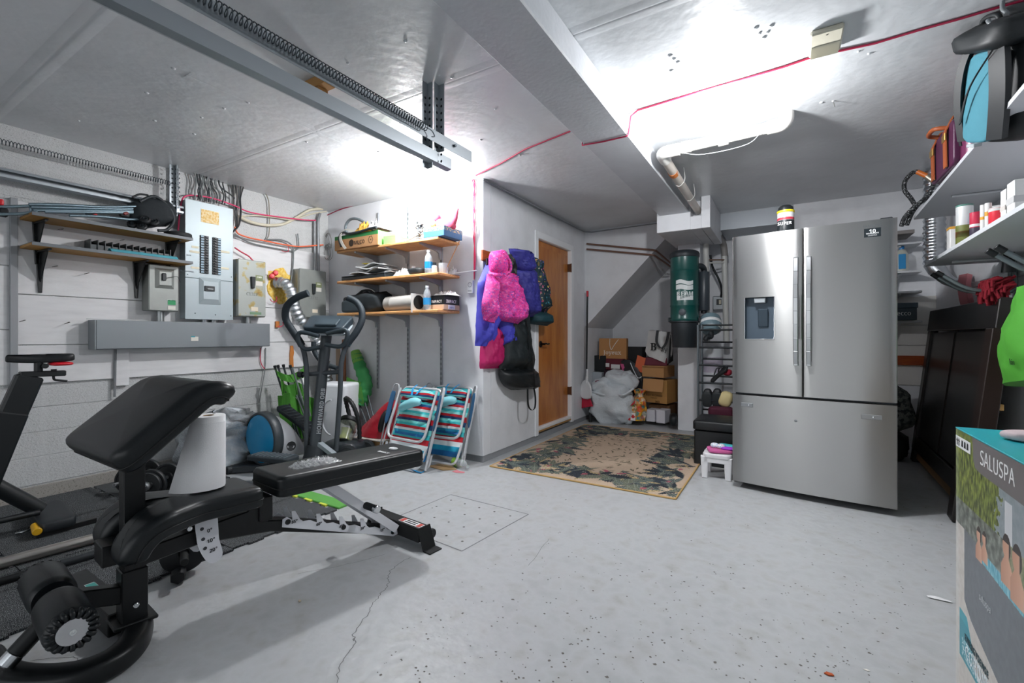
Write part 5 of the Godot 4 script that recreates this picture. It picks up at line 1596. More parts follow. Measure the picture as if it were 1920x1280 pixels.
	one("white_tube", "small white tube standing behind the clear plastic bag", "tube", MB.new().lathe([Vector2(0, 0), Vector2(.018, 0), Vector2(.02, .09), Vector2(.016, .1), Vector2(0, .1)], Vector3(-2.83, y0, -3.0), Vector3.UP, 16), M("eeeeec", .5))
	one("plastic_bag", "clear crumpled plastic bag at the middle of the middle plank shelf", "plastic bag", crumple(Vector3(-2.83, y0, -2.9), Vector3(.1, 0, 0), Vector3(0, 0, .07), .09, 5), M("e6ecef", .15, 0, {"alpha": .45, "nrm": tx["rough_n"], "tri": 9.0, "ns": .8}))
	one("black_pouch", "black pouch lying between the plastic bag and the blue bottle", "pouch", MB.new().puff(Vector3(-2.7, y0 + .032, -2.93), Vector3(.09, .032, .08), Basis(), .55, 18), blk)
	bottle("water_bottle", "clear water bottle with blue label on the middle plank shelf", Vector3(-2.535, y0, -2.865), .19, .032, "1f86c4", "e8eef2")
	var sb = T("pill_bottle", "small white labelled bottle with black cap on the middle plank shelf", "bottle", "", Vector3(-2.475, y0, -2.87))
	P(sb, "bottle_body", MB.new().lathe([Vector2(0, 0), Vector2(.02, 0), Vector2(.022, .004), Vector2(.022, .055), Vector2(.014, .062)], sb.position, Vector3.UP, 18), M("efefec", .5))
	P(sb, "cap", MB.new().lathe([Vector2(.016, .062), Vector2(.017, .085), Vector2(0, .085)], sb.position, Vector3.UP, 16), M("23282a", .4))
	one("glass_jar", "clear glass jar with a wooden stick beside the small labelled bottle", "jar", MB.new().lathe([Vector2(0, .002), Vector2(.036, 0), Vector2(.04, .005), Vector2(.042, .09), Vector2(.039, .09), Vector2(.036, .008), Vector2(0, .008)], Vector3(-2.455, y0, -2.96), Vector3.UP, 20), M("dfe6ea", .1, 0, {"alpha": .3}))
	one("wooden_stick", "thin wooden stick leaning from the glass jar towards the wall", "stick", MB.new().tube([Vector3(-2.44, y0 + .015, -2.96), oz(862, 451, -2.98)], .0035, 6), M("c08a58", .6))
	one("plastic_cup", "crumpled clear plastic cup at the right end of the middle plank shelf", "plastic cup", crumple(Vector3(-2.43, y0, -3.06), Vector3(.045, 0, 0), Vector3(0, 0, .05), .09, 15), M("e6ecef", .15, 0, {"alpha": .45, "nrm": tx["rough_n"], "tri": 9.0, "ns": .8}))
	one("curtain_rod", "thin white rod sticking out past the middle plank shelf", "rod", MB.new().cyl(Vector3(-2.5, y0 + .007, -3.03), oz(894, 507, -3.06), .006, -1, 10), M("e4e6e8", .4))
	# ---- lowest shelf
	y0 = 1.276
	var tb = T("tool_bag", "black tool bag slumped at the left of the lowest plank shelf", "bag", "", Vector3(-3.4, y0, -2.97))
	nz.frequency = .06
	P(tb, "bag_body", MB.new().puff(Vector3(-3.36, y0 + .095, -2.98), Vector3(.25, .095, .13), Basis(), .5, 30, nz, .04), M("1d2428", .8))
	P(tb, "front_pocket", MB.new().puff(Vector3(-3.46, y0 + .06, -2.86), Vector3(.13, .058, .03), Basis(), .35, 18), M("3a454b", .7))
	P(tb, "handle", MB.new().tube(curve([Vector3(-3.46, y0 + .17, -2.93), Vector3(-3.4, y0 + .205, -2.92), Vector3(-3.3, y0 + .205, -2.92), Vector3(-3.24, y0 + .17, -2.93)], 5), .011, 8), blk)
	P(tb, "end_tab", MB.new().puff(Vector3(-3.6, y0 + .13, -2.93), Vector3(.035, .03, .05), Basis(), .7, 12), blk)
	var pa = Vector3(-3.06, y0 + .07, -2.93)
	var pb = Vector3(-2.68, y0 + .072, -2.9)
	var pp = T("vent_pipe", "short grey vent pipe lying on the lowest plank shelf", "pipe", "", Vector3(-2.87, y0, -2.92))
	P(pp, "pipe_wall", MB.new().lathe([Vector2(.064, 0), Vector2(.07, 0), Vector2(.07, .08), Vector2(.0725, .085), Vector2(.07, .09), Vector2(.07, (pb - pa).length() - .02), Vector2(.07, (pb - pa).length()), Vector2(.064, (pb - pa).length()), Vector2(.064, 0)], pa, pb - pa, 28), M("a8a5a0", .5))
	P(pp, "square_flange", MB.new().prism([Vector2(-.085, -.07), Vector2(.085, -.07), Vector2(.085, .09), Vector2(-.085, .09)], fr(pb, pb - pa, Vector3.BACK), .006, .001), M("c9c9c6", .5))
	P(pp, "dark_opening", MB.new().lathe([Vector2(0, .0065), Vector2(.06, .0065)], pb, pb - pa, 24), M("08090a", .9))
	bottle("water_bottle", "clear water bottle with blue label on the lowest plank shelf", Vector3(-2.545, y0, -2.86), .2, .032, "2f93cf", "e8eef2")
	var fb = T("tool_box_carton", "black and tan power tool carton at the right of the lowest plank shelf", "box", "", Vector3(-2.45, y0, -2.99))
	P(fb, "box_body", MB.new().box2(Vector3(-2.545, y0 + .001, -3.1), Vector3(-2.395, y0 + .12, -2.895), .002), M("1b1b1c", .5))
	P(fb, "tan_band", MB.new().box2(Vector3(-2.5465, y0 + .001, -3.1015), Vector3(-2.3935, y0 + .045, -2.8935), .002), M("c9a98c", .6))
	var tf = Transform3D(Basis(), Vector3(-2.475, y0 + .07, -2.8945))
	text(fb, "lettering", "IMPACT", .022, tf, M("f2ede6", .5), "Droid Sans", .0005, true)
	text(fb, "lettering", "IMPACT", .026, Transform3D(Basis(Vector3.UP, PI / 2), Vector3(-2.3945, y0 + .072, -2.99)), M("f2ede6", .5), "Droid Sans", .0005, true)
	P(fb, "orange_mark", MB.new().box(Vector3(-2.53, y0 + .077, -2.8945), Vector3(.008, .012, .001)), M("e0702a", .5))
	P(fb, "white_sticker", MB.new().box(Vector3(-2.3925, y0 + .025, -2.99), Vector3(.001, .035, .09)), M("e6e8ea", .6))
	text(fb, "sticker_marks", "LIMPAS", .014, Transform3D(Basis(Vector3.UP, PI / 2), Vector3(-2.3915, y0 + .02, -2.99)), M("4a6a9a", .6), "Droid Serif", .0004)
	one("crumpled_paper", "crumpled grey paper lying on the black power tool carton", "paper", crumple(Vector3(-2.44, y0 + .121, -2.99), Vector3(.09, 0, 0), Vector3(0, 0, .1), .055, 31), M("d5d4d2", .8))
	# ---- wall things
	var ch = T("door_chime", "small white wall box with round button below the red cable", "door chime", "", oz(884, 538, ZE))
	var cc = oz(884, 538, ZE)
	P(ch, "housing", MB.new().box(cc + Vector3(0, 0, .012), Vector3(.06, .11, .024), Basis(), .004), M("e0e2e4", .4))
	P(ch, "round_grille", MB.new().lathe([Vector2(.017, 0), Vector2(.019, .003), Vector2(.021, 0)], cc + Vector3(0, .018, .024), Z, 20), M("8f9499", .5))
	P(ch, "slot_plate", MB.new().box(cc + Vector3(0, -.034, .0245), Vector3(.04, .016, .002)), M("a5a9ad", .5))
	var redc = M("d6285a", .5)
	for k in 2:
		one("red_cable", ["red cable along the end wall top, bending down to the chime box", "second red cable twisted beside the first down to the chime box"][k], "cable", MB.new().tube(curve([oz(612, 404, ZE + .012), oz(640, 392, ZE + .012), oz(690, 377, ZE + .012), oz(740, 360, ZE + .012), oz(800, 348, ZE + .012), oz(868, 334, ZE + .012), oz(886 + k * 3, 338, ZE + .014), oz(890 - k * 3, 380, ZE + .014), oz(887 + k * 3, 430, ZE + .014), oz(891 - k * 2, 480, ZE + .014), oz(889, 524, ZE + .014)], 6), .0045, 7), redc, "pair of red cables on the end wall")
	floor_corner()

func beach_chair(called: String, label: String, o: Vector3, yaw: float, w: float, shade: bool) -> void:
	var t = T(called, label, "beach chair", "folded beach chairs leaning on the end wall", o)
	var tilt = Basis(Vector3.UP, yaw) * Basis(Vector3.RIGHT, -.32)
	var F = func(x: float, y: float, z: float) -> Vector3: return o + tilt * Vector3(x, y, z)
	var wt = M("d4d6d8", .35, .3)
	var im = Image.create(4, 256, false, Image.FORMAT_RGB8)
	var seq = ["1d6fae", "1d9fc4", "e8f0f2", "c8202e", "3fc4c8", "7fdcd8", "14406e", "c8202e", "8fe0dc", "45c8cc", "e8f0f2", "c8202e", "1a4f86", "46c6ca"]
	for y in 256:
		var c = Color(seq[(y * seq.size() / 256) % seq.size()])
		for x in 4: im.set_pixel(x, y, c)
	var fab = M("ffffff", .55, 0, {"tex": tx["stripe"] if tx.has("stripe") else ImageTexture.create_from_image(im)})
	tx["stripe"] = fab.albedo_texture
	# cloth, slightly slack, with pouch and rolled pillow
	var nz = FastNoiseLite.new()
	nz.frequency = .08
	nz.seed = int(w * 1000)
	var rows = []
	for r in 25:
		var row = PackedVector3Array()
		for k in 13:
			var x = (k / 12.0 - .5) * (w - .13)
			var y = .06 + .57 * r / 24.0
			row.append(F.call(x, y, .01 + .018 * nz.get_noise_2d(x * 160, y * 320)))
		rows.append(row)
	P(t, "seat_cloth", MB.new().sheet(rows, -.003), fab)
	var pr = []
	for r in 15:
		var row = PackedVector3Array()
		for k in 13:
			var x = (k / 12.0 - .5) * (w - .19)
			var y = .24 + .28 * r / 14.0
			var e = sin(PI * k / 12.0) * sin(PI * minf(1.0, r / 9.0) * .5)
			row.append(F.call(x, y, .03 + .05 * e + .03 * nz.get_noise_2d(x * 260 + 50, y * 420)))
		pr.append(row)
	P(t, "pouch", MB.new().sheet(pr, -.003), fab)
	P(t, "pillow", MB.new().puff(F.call(0, .575, .045), Vector3((w - .17) / 2, .04, .035), tilt, .6, 22, nz, .012), fab)
	P(t, "pillow_roll", MB.new().tube(curve([F.call(-.12, .44, .085), F.call(-.05, .47, .1), F.call(.04, .505, .1), F.call(.1, .51, .085)], 5), [.015, .022, .028, .032, .034, .035, .036, .037, .038, .038, .037, .036, .034, .03, .024, .015], 12), M("8fd6e0", .55))
	# tubes
	var hw = w / 2 - .05
	P(t, "back_frame", MB.new().tube(rpath([F.call(-hw, .0, .0), F.call(-hw, .64, .0), F.call(hw, .64, .0), F.call(hw, .0, .0)], .07), .011, 10), wt)
	P(t, "front_loop", MB.new().tube(rpath([F.call(-hw + .015, .62, .05), F.call(-hw + .015, .2, .075), F.call(hw - .015, .2, .075), F.call(hw - .015, .62, .05)], .08), .011, 10), wt)
	P(t, "foot_frame", MB.new().tube(rpath([F.call(-hw, .16, .04), F.call(-hw + .02, .0, .055), F.call(hw - .02, .0, .055), F.call(hw, .16, .04)], .05), .011, 10), wt)
	P(t, "rear_foot", MB.new().tube(rpath([F.call(-hw, .12, -.03), F.call(-hw, .012, -.03), F.call(hw, .012, -.03), F.call(hw, .12, -.03)], .05), .011, 10), wt)
	for sd in [-1.0, 1.0]:
		var a = P(t, "armrest", MB.new().prism(osm([Vector2(-.025, .28), Vector2(-.032, .5), Vector2(-.028, .63), Vector2(.0, .655), Vector2(.028, .63), Vector2(.032, .5), Vector2(.012, .28), Vector2(.006, .1), Vector2(-.016, .1)], 3), Transform3D(tilt * Basis(Vector3.UP, -.5 * sd), F.call((w / 2) * sd, 0, .035)), .022, .006), M("b9bcc0", .4))
		P(a, "arm_pad", MB.new().prism(osm([Vector2(-.018, .33), Vector2(-.02, .56), Vector2(.0, .585), Vector2(.02, .56), Vector2(.014, .33)], 3), Transform3D(tilt * Basis(Vector3.UP, -.5 * sd), F.call((w / 2) * sd, 0, .035) + tilt * Vector3(0, 0, .02)), .008, .002), M("1d4f74", .6))
	var sm = M("2a9fdc", .5)
	for q in [[-.05, .66, -.02, .56], [.06, .66, .03, .57]]:
		P(t, "blue_strap", MB.new().strap([F.call(q[0], q[1], .03), F.call(q[0] * .8, .62, .075), F.call(q[2], q[3], .09)], tilt * Vector3(.02, .006, 0), .002), sm)
	if shade:
		var b = []
		for q in [[735, 876], [760, 874], [790, 886], [805, 868], [812, 852]]: b.append(oy(q[0], q[1], .006 + maxf(0.0, (868 - q[1]) * .004)))
		P(t, "blue_strap", MB.new().strap(curve(b, 4), Vector3(.012, 0, .018), .003), sm)

func floor_corner() -> void:
	var blk = M("14181b", .55)
	var grn = M("458a2c", .6, 0, {"nrm": tx["rough_n"], "tri": 5.0, "ns": .4, "back": "1f4a10"})
	var grd = M("2f8a48", .6, 0, {"nrm": tx["rough_n"], "tri": 5.0, "ns": .4})
	var gtb = M("4b5154", .4, .6)
	beach_chair("beach_chair", "striped folded beach chair in front, nearer the bench", Vector3(-2.64, .012, -2.70), -.06, .56, true)
	beach_chair("beach_chair", "striped folded beach chair behind, nearer the coats", Vector3(-2.45, .012, -2.92), .05, .5, false)
	# red bag on a carton
	var c0 = Vector3(-3.02, 0, -2.92)
	carton("shallow_carton", "brown cardboard carton on the floor under the red bag", Vector3(-3.22, .07, -2.9), Vector3(.3, .14, .22), Basis(Vector3.UP, .2), M("a07a4e", .8))
	one("flattened_card", "grey flattened card lying on the brown carton under the red bag", "card", MB.new().box(Vector3(-3.18, .1445, -2.9), Vector3(.36, .007, .24), Basis(Vector3.UP, .1)), M("b9b5ac", .7))
	var nz = FastNoiseLite.new()
	nz.frequency = .045
	nz.seed = 14
	var rb = T("red_bag", "red fabric bag slumped beside the striped beach chairs", "bag", "", Vector3(-3.2, .15, -2.94))
	var g = []
	for r in 15:
		var row = PackedVector3Array()
		var f = r / 14.0
		for k in 26:
			var a = TAU * k / 26
			var rx = .2 * pow(1.0 - f, .55) + .015
			var p = Vector3(cos(a) * rx, 0, sin(a) * .11 * pow(1.0 - f, .6))
			var q = Vector3(-3.22 + f * .17, .152 + f * .33, -2.93 - f * .05) + p
			row.append(q + Vector3(cos(a), .3, sin(a)) * nz.get_noise_3dv(q * 200) * .03 * sin(PI * minf(1.0, f + .12)))
		g.append(row)
	P(rb, "bag_body", MB.new().grid(g, true), M("a5182a", .5, 0, {"nrm": tx["rough_n"], "tri": 4.0, "ns": .3}))
	P(rb, "black_side", MB.new().puff(Vector3(-3.06, .3, -2.9), Vector3(.035, .12, .08), Basis(Vector3.BACK, -.35), .8, 16), blk)
	# canister vacuum cleaner
	var v = Vector3(-3.27, 0, -2.62)
	var vc = T("vacuum_cleaner", "dark canister vacuum cleaner with a yellow-green filter cup", "vacuum cleaner", "", v)
	P(vc, "base", MB.new().puff(v + Vector3(0, .09, 0), Vector3(.17, .085, .14), Basis(Vector3.UP, .3), .6, 22), M("2b3135", .4))
	P(vc, "dust_cup", MB.new().cyl(v + Vector3(.02, .16, .03), v + Vector3(-.02, .30, -.06), .075, -1, 22, .006), M("8d9488", .12, 0, {"alpha": .5}))
	P(vc, "filter", MB.new().lathe([Vector2(.05, 0), Vector2(.035, .05), Vector2(.045, .1), Vector2(0, .1)], v + Vector3(.018, .17, .025), Vector3(-.04, .14, -.09), 18), M("b9c42a", .5))
	P(vc, "cup_lid", MB.new().cyl(v + Vector3(-.02, .30, -.06), v + Vector3(-.03, .335, -.083), .078, -1, 22, .008), blk)
	for q in [[.16, .1], [-.14, .14], [.13, -.12]]: P(vc, "wheel", MB.new().lathe([Vector2(0, -.02), Vector2(.07, -.02), Vector2(.08, -.01), Vector2(.08, .012), Vector2(.06, .02), Vector2(.055, .012), Vector2(0, .016)], v + Vector3(q[0], .08, q[1]), Vector3(.5, 0, .8), 22), M("23282b", .5))
	var hp = []
	for q in [[.0, .2, -.1], [-.06, .42, -.08], [-.01, .52, -.02], [.1, .48, .0], [.14, .34, -.03], [.13, .18, -.05]]: hp.append(v + Vector3(q[0], q[1], q[2]))
	var hq = curve(hp, 8)
	var hr = []
	for i in hq.size(): hr.append(.02 if i % 2 else .0165)
	P(vc, "hose", MB.new().tube(hq, hr, 10), M("15181a", .5))
	# white appliance and timber leaning behind the trainer
	var wp = T("white_appliance", "white plastic appliance standing behind the elliptical trainer", "appliance", "", Vector3(-3.72, 0, -2.78))
	P(wp, "casing", MB.new().cushion(rrect(.34, .26, .05), .62, .03, func(p: Vector3) -> Vector3: return Vector3(-3.64, .002, -2.84) + Basis(Vector3.UP, .3) * p), M("dfe2e6", .35))
	var pf = Basis(Vector3.UP, .75)
	var ringp = []
	for k in 25: ringp.append(Vector3(-3.51, .32, -2.74) + Basis(Vector3.UP, .3) * Vector3(-.05 + .1 * cos(PI * .5 + PI * k / 24), .16 * sin(PI * .5 + PI * k / 24), .03))
	P(wp, "moulded_ring", MB.new().tube(ringp, .009, 8), M("c9ccd1", .4))
	one("timber_board", "rough grey brown timber board leaning in the corner, lighter one", "board", MB.new().bar(oz(634, 800, -2.98) * Vector3(1, 0, 1), oz(634, 650, -3.06), .02, .06, Vector3(1, 0, .2), .002), M("a08a76", .8))
	one("timber_board", "red brown timber board leaning in the corner, darker one", "board", MB.new().bar(oz(645, 800, -3.02) * Vector3(1, 0, 1), oz(645, 636, -3.1), .02, .055, Vector3(1, 0, .2), .002), M("8a5a40", .7))
	# green folding chairs
	var gc = T("green_camp_chair", "bright green folded camp chair with black poles by the left wall", "camp chair", "folded green camp chairs", Vector3(-3.95, 0, -2.5))
	for q in [[516, 690, 566, 850, -3.95], [522, 689, 570, 850, -3.9], [532, 688, 578, 850, -3.93], [545, 689, 590, 850, -3.88]]:
		P(gc, "pole", MB.new().tube([ox(q[0], q[1], q[4]), ox(q[2], q[3], q[4] + .2) * Vector3(1, 0, 1) + Vector3(0, .01, 0)], .009, 8), M("30373a", .4, .5))
		P(gc, "pole_cap", MB.new().cyl(ox(q[0], q[1], q[4]), ox(q[0] - 1, q[1] - 5, q[4]), .013, -1, 10, .002), blk)
	for q in [[548, 690, 570, 760], [560, 690, 582, 780], [556, 740, 575, 790]]: P(gc, "inner_tube", MB.new().tube([ox(q[0], q[1], -3.8), ox(q[2], q[3], -3.75)], .008, 8), M("8a9092", .35, .7))
	nz.fractal_type = FastNoiseLite.FRACTAL_FBM
	nz.frequency = .1
	for q in [[[[516, 692], [528, 700], [548, 702], [566, 690], [574, 682]], [[520, 705], [532, 714], [550, 716], [566, 708], [578, 694]]], [[[526, 710], [540, 722], [556, 716], [570, 722]], [[530, 740], [544, 748], [560, 742], [574, 744]]], [[[522, 742], [540, 736], [558, 748], [574, 742], [590, 748]], [[526, 775], [540, 770], [560, 790], [578, 780], [592, 785]], [[534, 800], [548, 812], [566, 822], [584, 815], [594, 808]]]]:
		var rows = []
		for l in q:
			var pts = curve(ppath(l, -3.82), 5)
			var row = PackedVector3Array()
			for p in pts: row.append(p + Vector3(nz.get_noise_3dv(p * 200) * .07, 0, 0))
			rows.append(row)
		P(gc, "green_cloth", MB.new().sheet(rows, .004), grn)
	P(gc, "white_tag", MB.new().prism([Vector2(-.07, -.05), Vector2(.06, -.06), Vector2(.09, .06), Vector2(-.03, .05)], fr(ox(556, 712, -3.86), Vector3(1, .2, .4), Vector3(0, 0, -1)), .002), M("f0f0f0", .6))
	var g2 = T("green_camp_chair", "dark green folded camp chair in its sleeve leaning on the end wall", "camp chair", "folded green camp chairs", Vector3(-3.52, 0, -3.0))
	for q in [[660, 720, 694, 812], [672, 716, 702, 812], [684, 716, 708, 812]]: P(g2, "pole", MB.new().tube([oz(q[0], q[1], -3.05), oz(q[2], q[3], -2.92)], .009, 8), gtb)
	var sp = curve([oz(668, 662, -3.06), oz(672, 678, -3.06), oz(680, 700, -3.05), oz(686, 720, -3.04), oz(684, 742, -3.02), oz(680, 758, -3.01)], 5)
	var sr = []
	for i in sp.size(): sr.append(lerpf(.045, .062, sin(PI * i / sp.size())) * (.6 if i == 0 else 1.0) + .006 * sin(i * 2.1))
	P(g2, "sleeve", MB.new().tube(sp, sr, 14), grd)
	P(g2, "sleeve_top", MB.new().tube(curve([oz(666, 658, -3.06), oz(672, 680, -3.055)], 3), [.043, .05, .053, .052], 14), M("6aa040", .6))
	P(g2, "loose_cloth", MB.new().sheet([PackedVector3Array(curve(P3([[650, 706], [662, 712], [676, 716]], -2.98), 4)), PackedVector3Array(curve(P3([[648, 730], [664, 740], [680, 742]], -2.96), 4)), PackedVector3Array(curve(P3([[656, 752], [668, 762], [682, 756]], -2.97), 4))], .004), grn)
	# silver tarp
	nz.frequency = .07
	nz.fractal_type = FastNoiseLite.FRACTAL_RIDGED
	nz.fractal_octaves = 2
	nz.seed = 4
	var tc = Vector3(-3.88, .2, -1.95)
	one("silver_tarp", "crumpled silver tarp bundle by the concrete wall", "tarp", MB.new().puff(tc, Vector3(.17, .2, .27), Basis(Vector3.UP, -.05), .6, 46, nz, .09), M("a9afb4", .27, .9, {"nrm": tx["rough_n"], "tri": 5.0, "ns": 1.6}))
	# bottle and litter
	var bo = oy(862, 868, .035)
	var lb = T("drink_bottle", "clear drink bottle with green label lying on its side behind the beach chairs", "bottle", "", bo)
	var bd = Vector3(.9, 0, .35).normalized()
	P(lb, "bottle_body", MB.new().lathe([Vector2(0, -.1), Vector2(.034, -.1), Vector2(.036, -.09), Vector2(.036, .04), Vector2(.03, .075), Vector2(.014, .105), Vector2(.014, .12), Vector2(0, .12)], bo, bd, 20), M("e2ebee", .08, 0, {"alpha": .3}))
	P(lb, "label_band", MB.new().lathe([Vector2(.0366, -.075), Vector2(.0366, .0)], bo, bd, 20), M("9bd04a", .5))
	one("cardboard_scrap", "torn cardboard scrap on the floor by the drink bottle", "cardboard", MB.new().prism([Vector2(-.13, -.05), Vector2(.05, -.07), Vector2(.13, .0), Vector2(.03, .06), Vector2(-.09, .05)], Transform3D(Basis(Vector3.RIGHT, -PI / 2), oy(832, 876, .001)), .005), M("a88a62", .8))
	one("red_paper", "faded red paper scrap lying on the floor near the beach chairs", "paper", MB.new().prism([Vector2(-.05, -.02), Vector2(.0, -.035), Vector2(.06, -.01), Vector2(.045, .02), Vector2(.0, .015), Vector2(-.04, .03)], Transform3D(Basis(Vector3.RIGHT, -PI / 2), oy(860, 884, .001)), .001), M("c87880", .8))

func P3(q: Array, z: float) -> Array:
	var o = []
	for p in q: o.append(oz(p[0], p[1], z))
	return o

# ======== the coats, the clutter under the stairs, the pipes and the shoe rack
func dots(key: String, base: String, cols: Array, n: int, r0: float, r1: float) -> ImageTexture:      # printed cloth
	if tx.has(key): return tx[key]
	var im = Image.create(256, 256, false, Image.FORMAT_RGB8)
	im.fill(Color(base))
	var rng = RandomNumberGenerator.new()
	rng.seed = n
	for i in n:
		var c = Color(cols[i % cols.size()])
		var x = rng.randi() % 256
		var y = rng.randi() % 256
		var a = rng.randf_range(r0, r1)
		var b = rng.randf_range(r0, r1)
		var an = rng.randf() * PI
		for dy in range(-ceili(r1), ceili(r1) + 1):
			for dx in range(-ceili(r1), ceili(r1) + 1):
				var u = (dx * cos(an) + dy * sin(an)) / a
				var v = (dy * cos(an) - dx * sin(an)) / b
				if u * u + v * v < 1.0: im.set_pixel(posmod(x + dx, 256), posmod(y + dy, 256), c)
	tx[key] = ImageTexture.create_from_image(im)
	return tx[key]

# cloth hanging on the wall with the door: rows of [left u, v, right u, v], bulging by b from plane x0
func garment(rows: Array, x0: float, b: float, sd: int, amp = .02) -> MB:
	var nz = FastNoiseLite.new()
	nz.seed = sd
	nz.frequency = .055
	var L = []
	var R = []
	for q in rows:
		L.append(ox(q[0], q[1], x0))
		R.append(ox(q[2], q[3], x0))
	L = curve(L, 5)
	R = curve(R, 5)
	var g = []
	for i in L.size():
		var row = PackedVector3Array()
		var e = clampf(minf(i, L.size() - 1 - i) / 3.0, .25, 1.0)
		for k in 19:
			var t = k / 18.0
			var q = L[i].lerp(R[i], t)
			q.x += b * e * pow(1.0 - pow(absf(t * 2 - 1), 2.6), .6) + 1.8 * amp * nz.get_noise_3d(q.z * 420 + q.y * 90, q.y * 130, sd) * minf(1.0, 4 * t * (1 - t) + .3)
			row.append(q)
		for k in range(17, 0, -1):
			var q = L[i].lerp(R[i], k / 18.0)
			q.x -= .008
			row.append(q)
		g.append(row)
	return MB.new().grid(g, true).fan(g[0], Vector3.UP).fan(g[-1], Vector3.DOWN)

func coats() -> void:
	var blk = M("15191b", .5)
	var wr = {"nrm": tx["rough_n"], "tri": 3.0, "ns": .25}
	var pb = T("peg_board", "short wooden peg board behind the hanging coats", "peg board", "", ox(950, 480, XD))
	var a = ox(904, 478, XD + .012)
	P(pb, "board", MB.new().box2(Vector3(XD, a.y - .045, a.z), Vector3(XD + .02, a.y + .045, -3.98), .003), M("b97d45", .5, 0, {"tex": tx["pine"], "tri": Vector3(8, 8, .8)}))
	for z in [-3.22, -3.42, -3.62, -3.82, -3.97]: P(pb, "coat_hook", MB.new().tube(curve([Vector3(XD + .02, a.y, z), Vector3(XD + .06, a.y - .02, z), Vector3(XD + .085, a.y + .0, z), Vector3(XD + .09, a.y + .03, z)], 4), .005, 7), M("b98a4a", .3, .9))
	var pu = M("4142b4", .6, 0, wr)
	var sp = T("snow_pants", "purple blue child's snow pants hanging under the pink jacket", "snow pants", "", ox(910, 560, -2.1))
	P(sp, "left_leg", garment([[913, 492, 922, 494], [900, 520, 926, 520], [895, 535, 936, 535], [894, 575, 940, 575], [892, 610, 927, 608], [890, 648, 925, 650]], -2.12, .09, 3), pu)
	P(sp, "right_leg", garment([[920, 560, 952, 560], [928, 600, 954, 600], [931, 630, 957, 628], [933, 649, 959, 645]], -2.12, .1, 4), pu)
	P(sp, "strap", garment([[912, 484, 920, 484], [912, 500, 920, 500]], -2.11, .02, 1, .0), blk)
	for q in [[907, 624], [949, 624]]: P(sp, "knee_patch", MB.new().box(ox(q[0], q[1], -2.02), Vector3(.006, .03, .055), Basis(Vector3.UP, .1), .002), M("393aa6", .6))
	one("magenta_pants", "magenta child's snow pants hanging below the purple pair", "snow pants", garment([[905, 600, 930, 600], [901, 640, 936, 640], [899, 670, 939, 668], [899, 691, 936, 690]], -2.15, .09, 7), M("b3145e", .6, 0, wr))
	var pk = M("ffffff", .6, 0, {"tex": dots("pinkprint", "e03a98", ["b0287e", "6a4ab0", "f58ccc", "7c3a9a", "f27ab8", "4a48a8"], 420, 2.0, 6.5), "tri": 3.6, "nrm": tx["rough_n"], "ns": .3})
	var pj = T("pink_jacket", "pink patterned child's hooded jacket hanging in front", "jacket", "", ox(940, 540, -2.0))
	P(pj, "jacket_body", garment([[918, 508, 946, 510], [916, 520, 956, 520], [927, 545, 967, 542], [931, 570, 978, 572], [934, 592, 979, 586], [940, 601, 970, 608]], -2.03, .12, 11, .03), pk)
	P(pj, "sleeve", garment([[914, 513, 926, 516], [908, 545, 926, 545], [903, 572, 927, 578], [907, 600, 926, 606]], -1.99, .08, 12), pk)
	var hd = ox(936, 492, -1.98)
	var nz = FastNoiseLite.new()
	nz.frequency = .08
	P(pj, "hood", MB.new().puff(hd, Vector3(.075, .1, .09), Basis(Vector3.RIGHT, .2), .75, 24, nz, .02), pk)
	P(pj, "hood_brim", MB.new().tube(curve([hd + Vector3(.06, .07, .03), hd + Vector3(.085, .0, -.03), hd + Vector3(.07, -.07, -.05), hd + Vector3(.03, -.1, .0)], 5), .012, 8), pk)
	var gb = T("garment_bag", "long black zipped garment bag hanging below the coats", "garment bag", "", ox(970, 650, -2.1))
	P(gb, "bag_body", garment([[945, 500, 966, 500], [942, 560, 976, 560], [939, 610, 984, 605], [937, 660, 992, 655], [935, 692, 1002, 694]], -2.12, .12, 15, .02), M("1f2629", .5, 0, wr))
	P(gb, "bottom_pocket", garment([[935, 692, 1003, 692], [936, 708, 1005, 705], [943, 722, 1006, 718], [958, 731, 1006, 728]], -2.13, .12, 16, .01), M("12171a", .45))
	P(gb, "zip", MB.new().tube(curve([ox(985, 590, -1.985), ox(993, 640, -1.98), ox(1000, 690, -1.985), ox(1003, 726, -2.0)], 5), .006, 6), M("08090a", .5))
	P(gb, "strap_loop", MB.new().strap(curve([ox(1001, 726, -2.04), ox(1004, 745, -2.04), ox(1003, 764, -2.04), ox(996, 768, -2.03), ox(990, 758, -2.02), ox(989, 728, -2.02)], 5), Vector3(.004, 0, -.022), .003), blk)
	P(gb, "hem_stud", MB.new().lathe([Vector2(.006, 0), Vector2(0, .003)], ox(947, 692, -1.99), Vector3.RIGHT, 10), M("d5d8da", .2, 1.0))
	var nv = M("2d2d80", .6, 0, {"nrm": noise("quilt", 0.03, [], 512, 1, FastNoiseLite.TYPE_CELLULAR, 8.0), "tri": 2.5, "ns": .8})
	var nj = T("navy_jacket", "navy quilted hooded jacket hanging with dark lining open", "jacket", "", ox(980, 530, -2.05))
	P(nj, "jacket_body", garment([[957, 500, 995, 498], [958, 520, 996, 525], [962, 548, 999, 552], [972, 575, 1000, 576], [984, 594, 997, 594]], -2.06, .13, 21, .02), nv)
	P(nj, "hood", garment([[954, 466, 968, 467], [957, 478, 990, 476], [964, 500, 995, 492], [975, 516, 990, 512]], -2.02, .1, 22, .02), nv)
	P(nj, "lining", garment([[948, 478, 958, 476], [950, 500, 966, 500], [955, 530, 964, 528], [961, 545, 964, 544]], -1.98, .03, 23, .02), blk)
	var fj = T("floral_jacket", "dark teal child's jacket with coloured print nearest the door", "jacket", "", ox(1005, 540, -2.1))
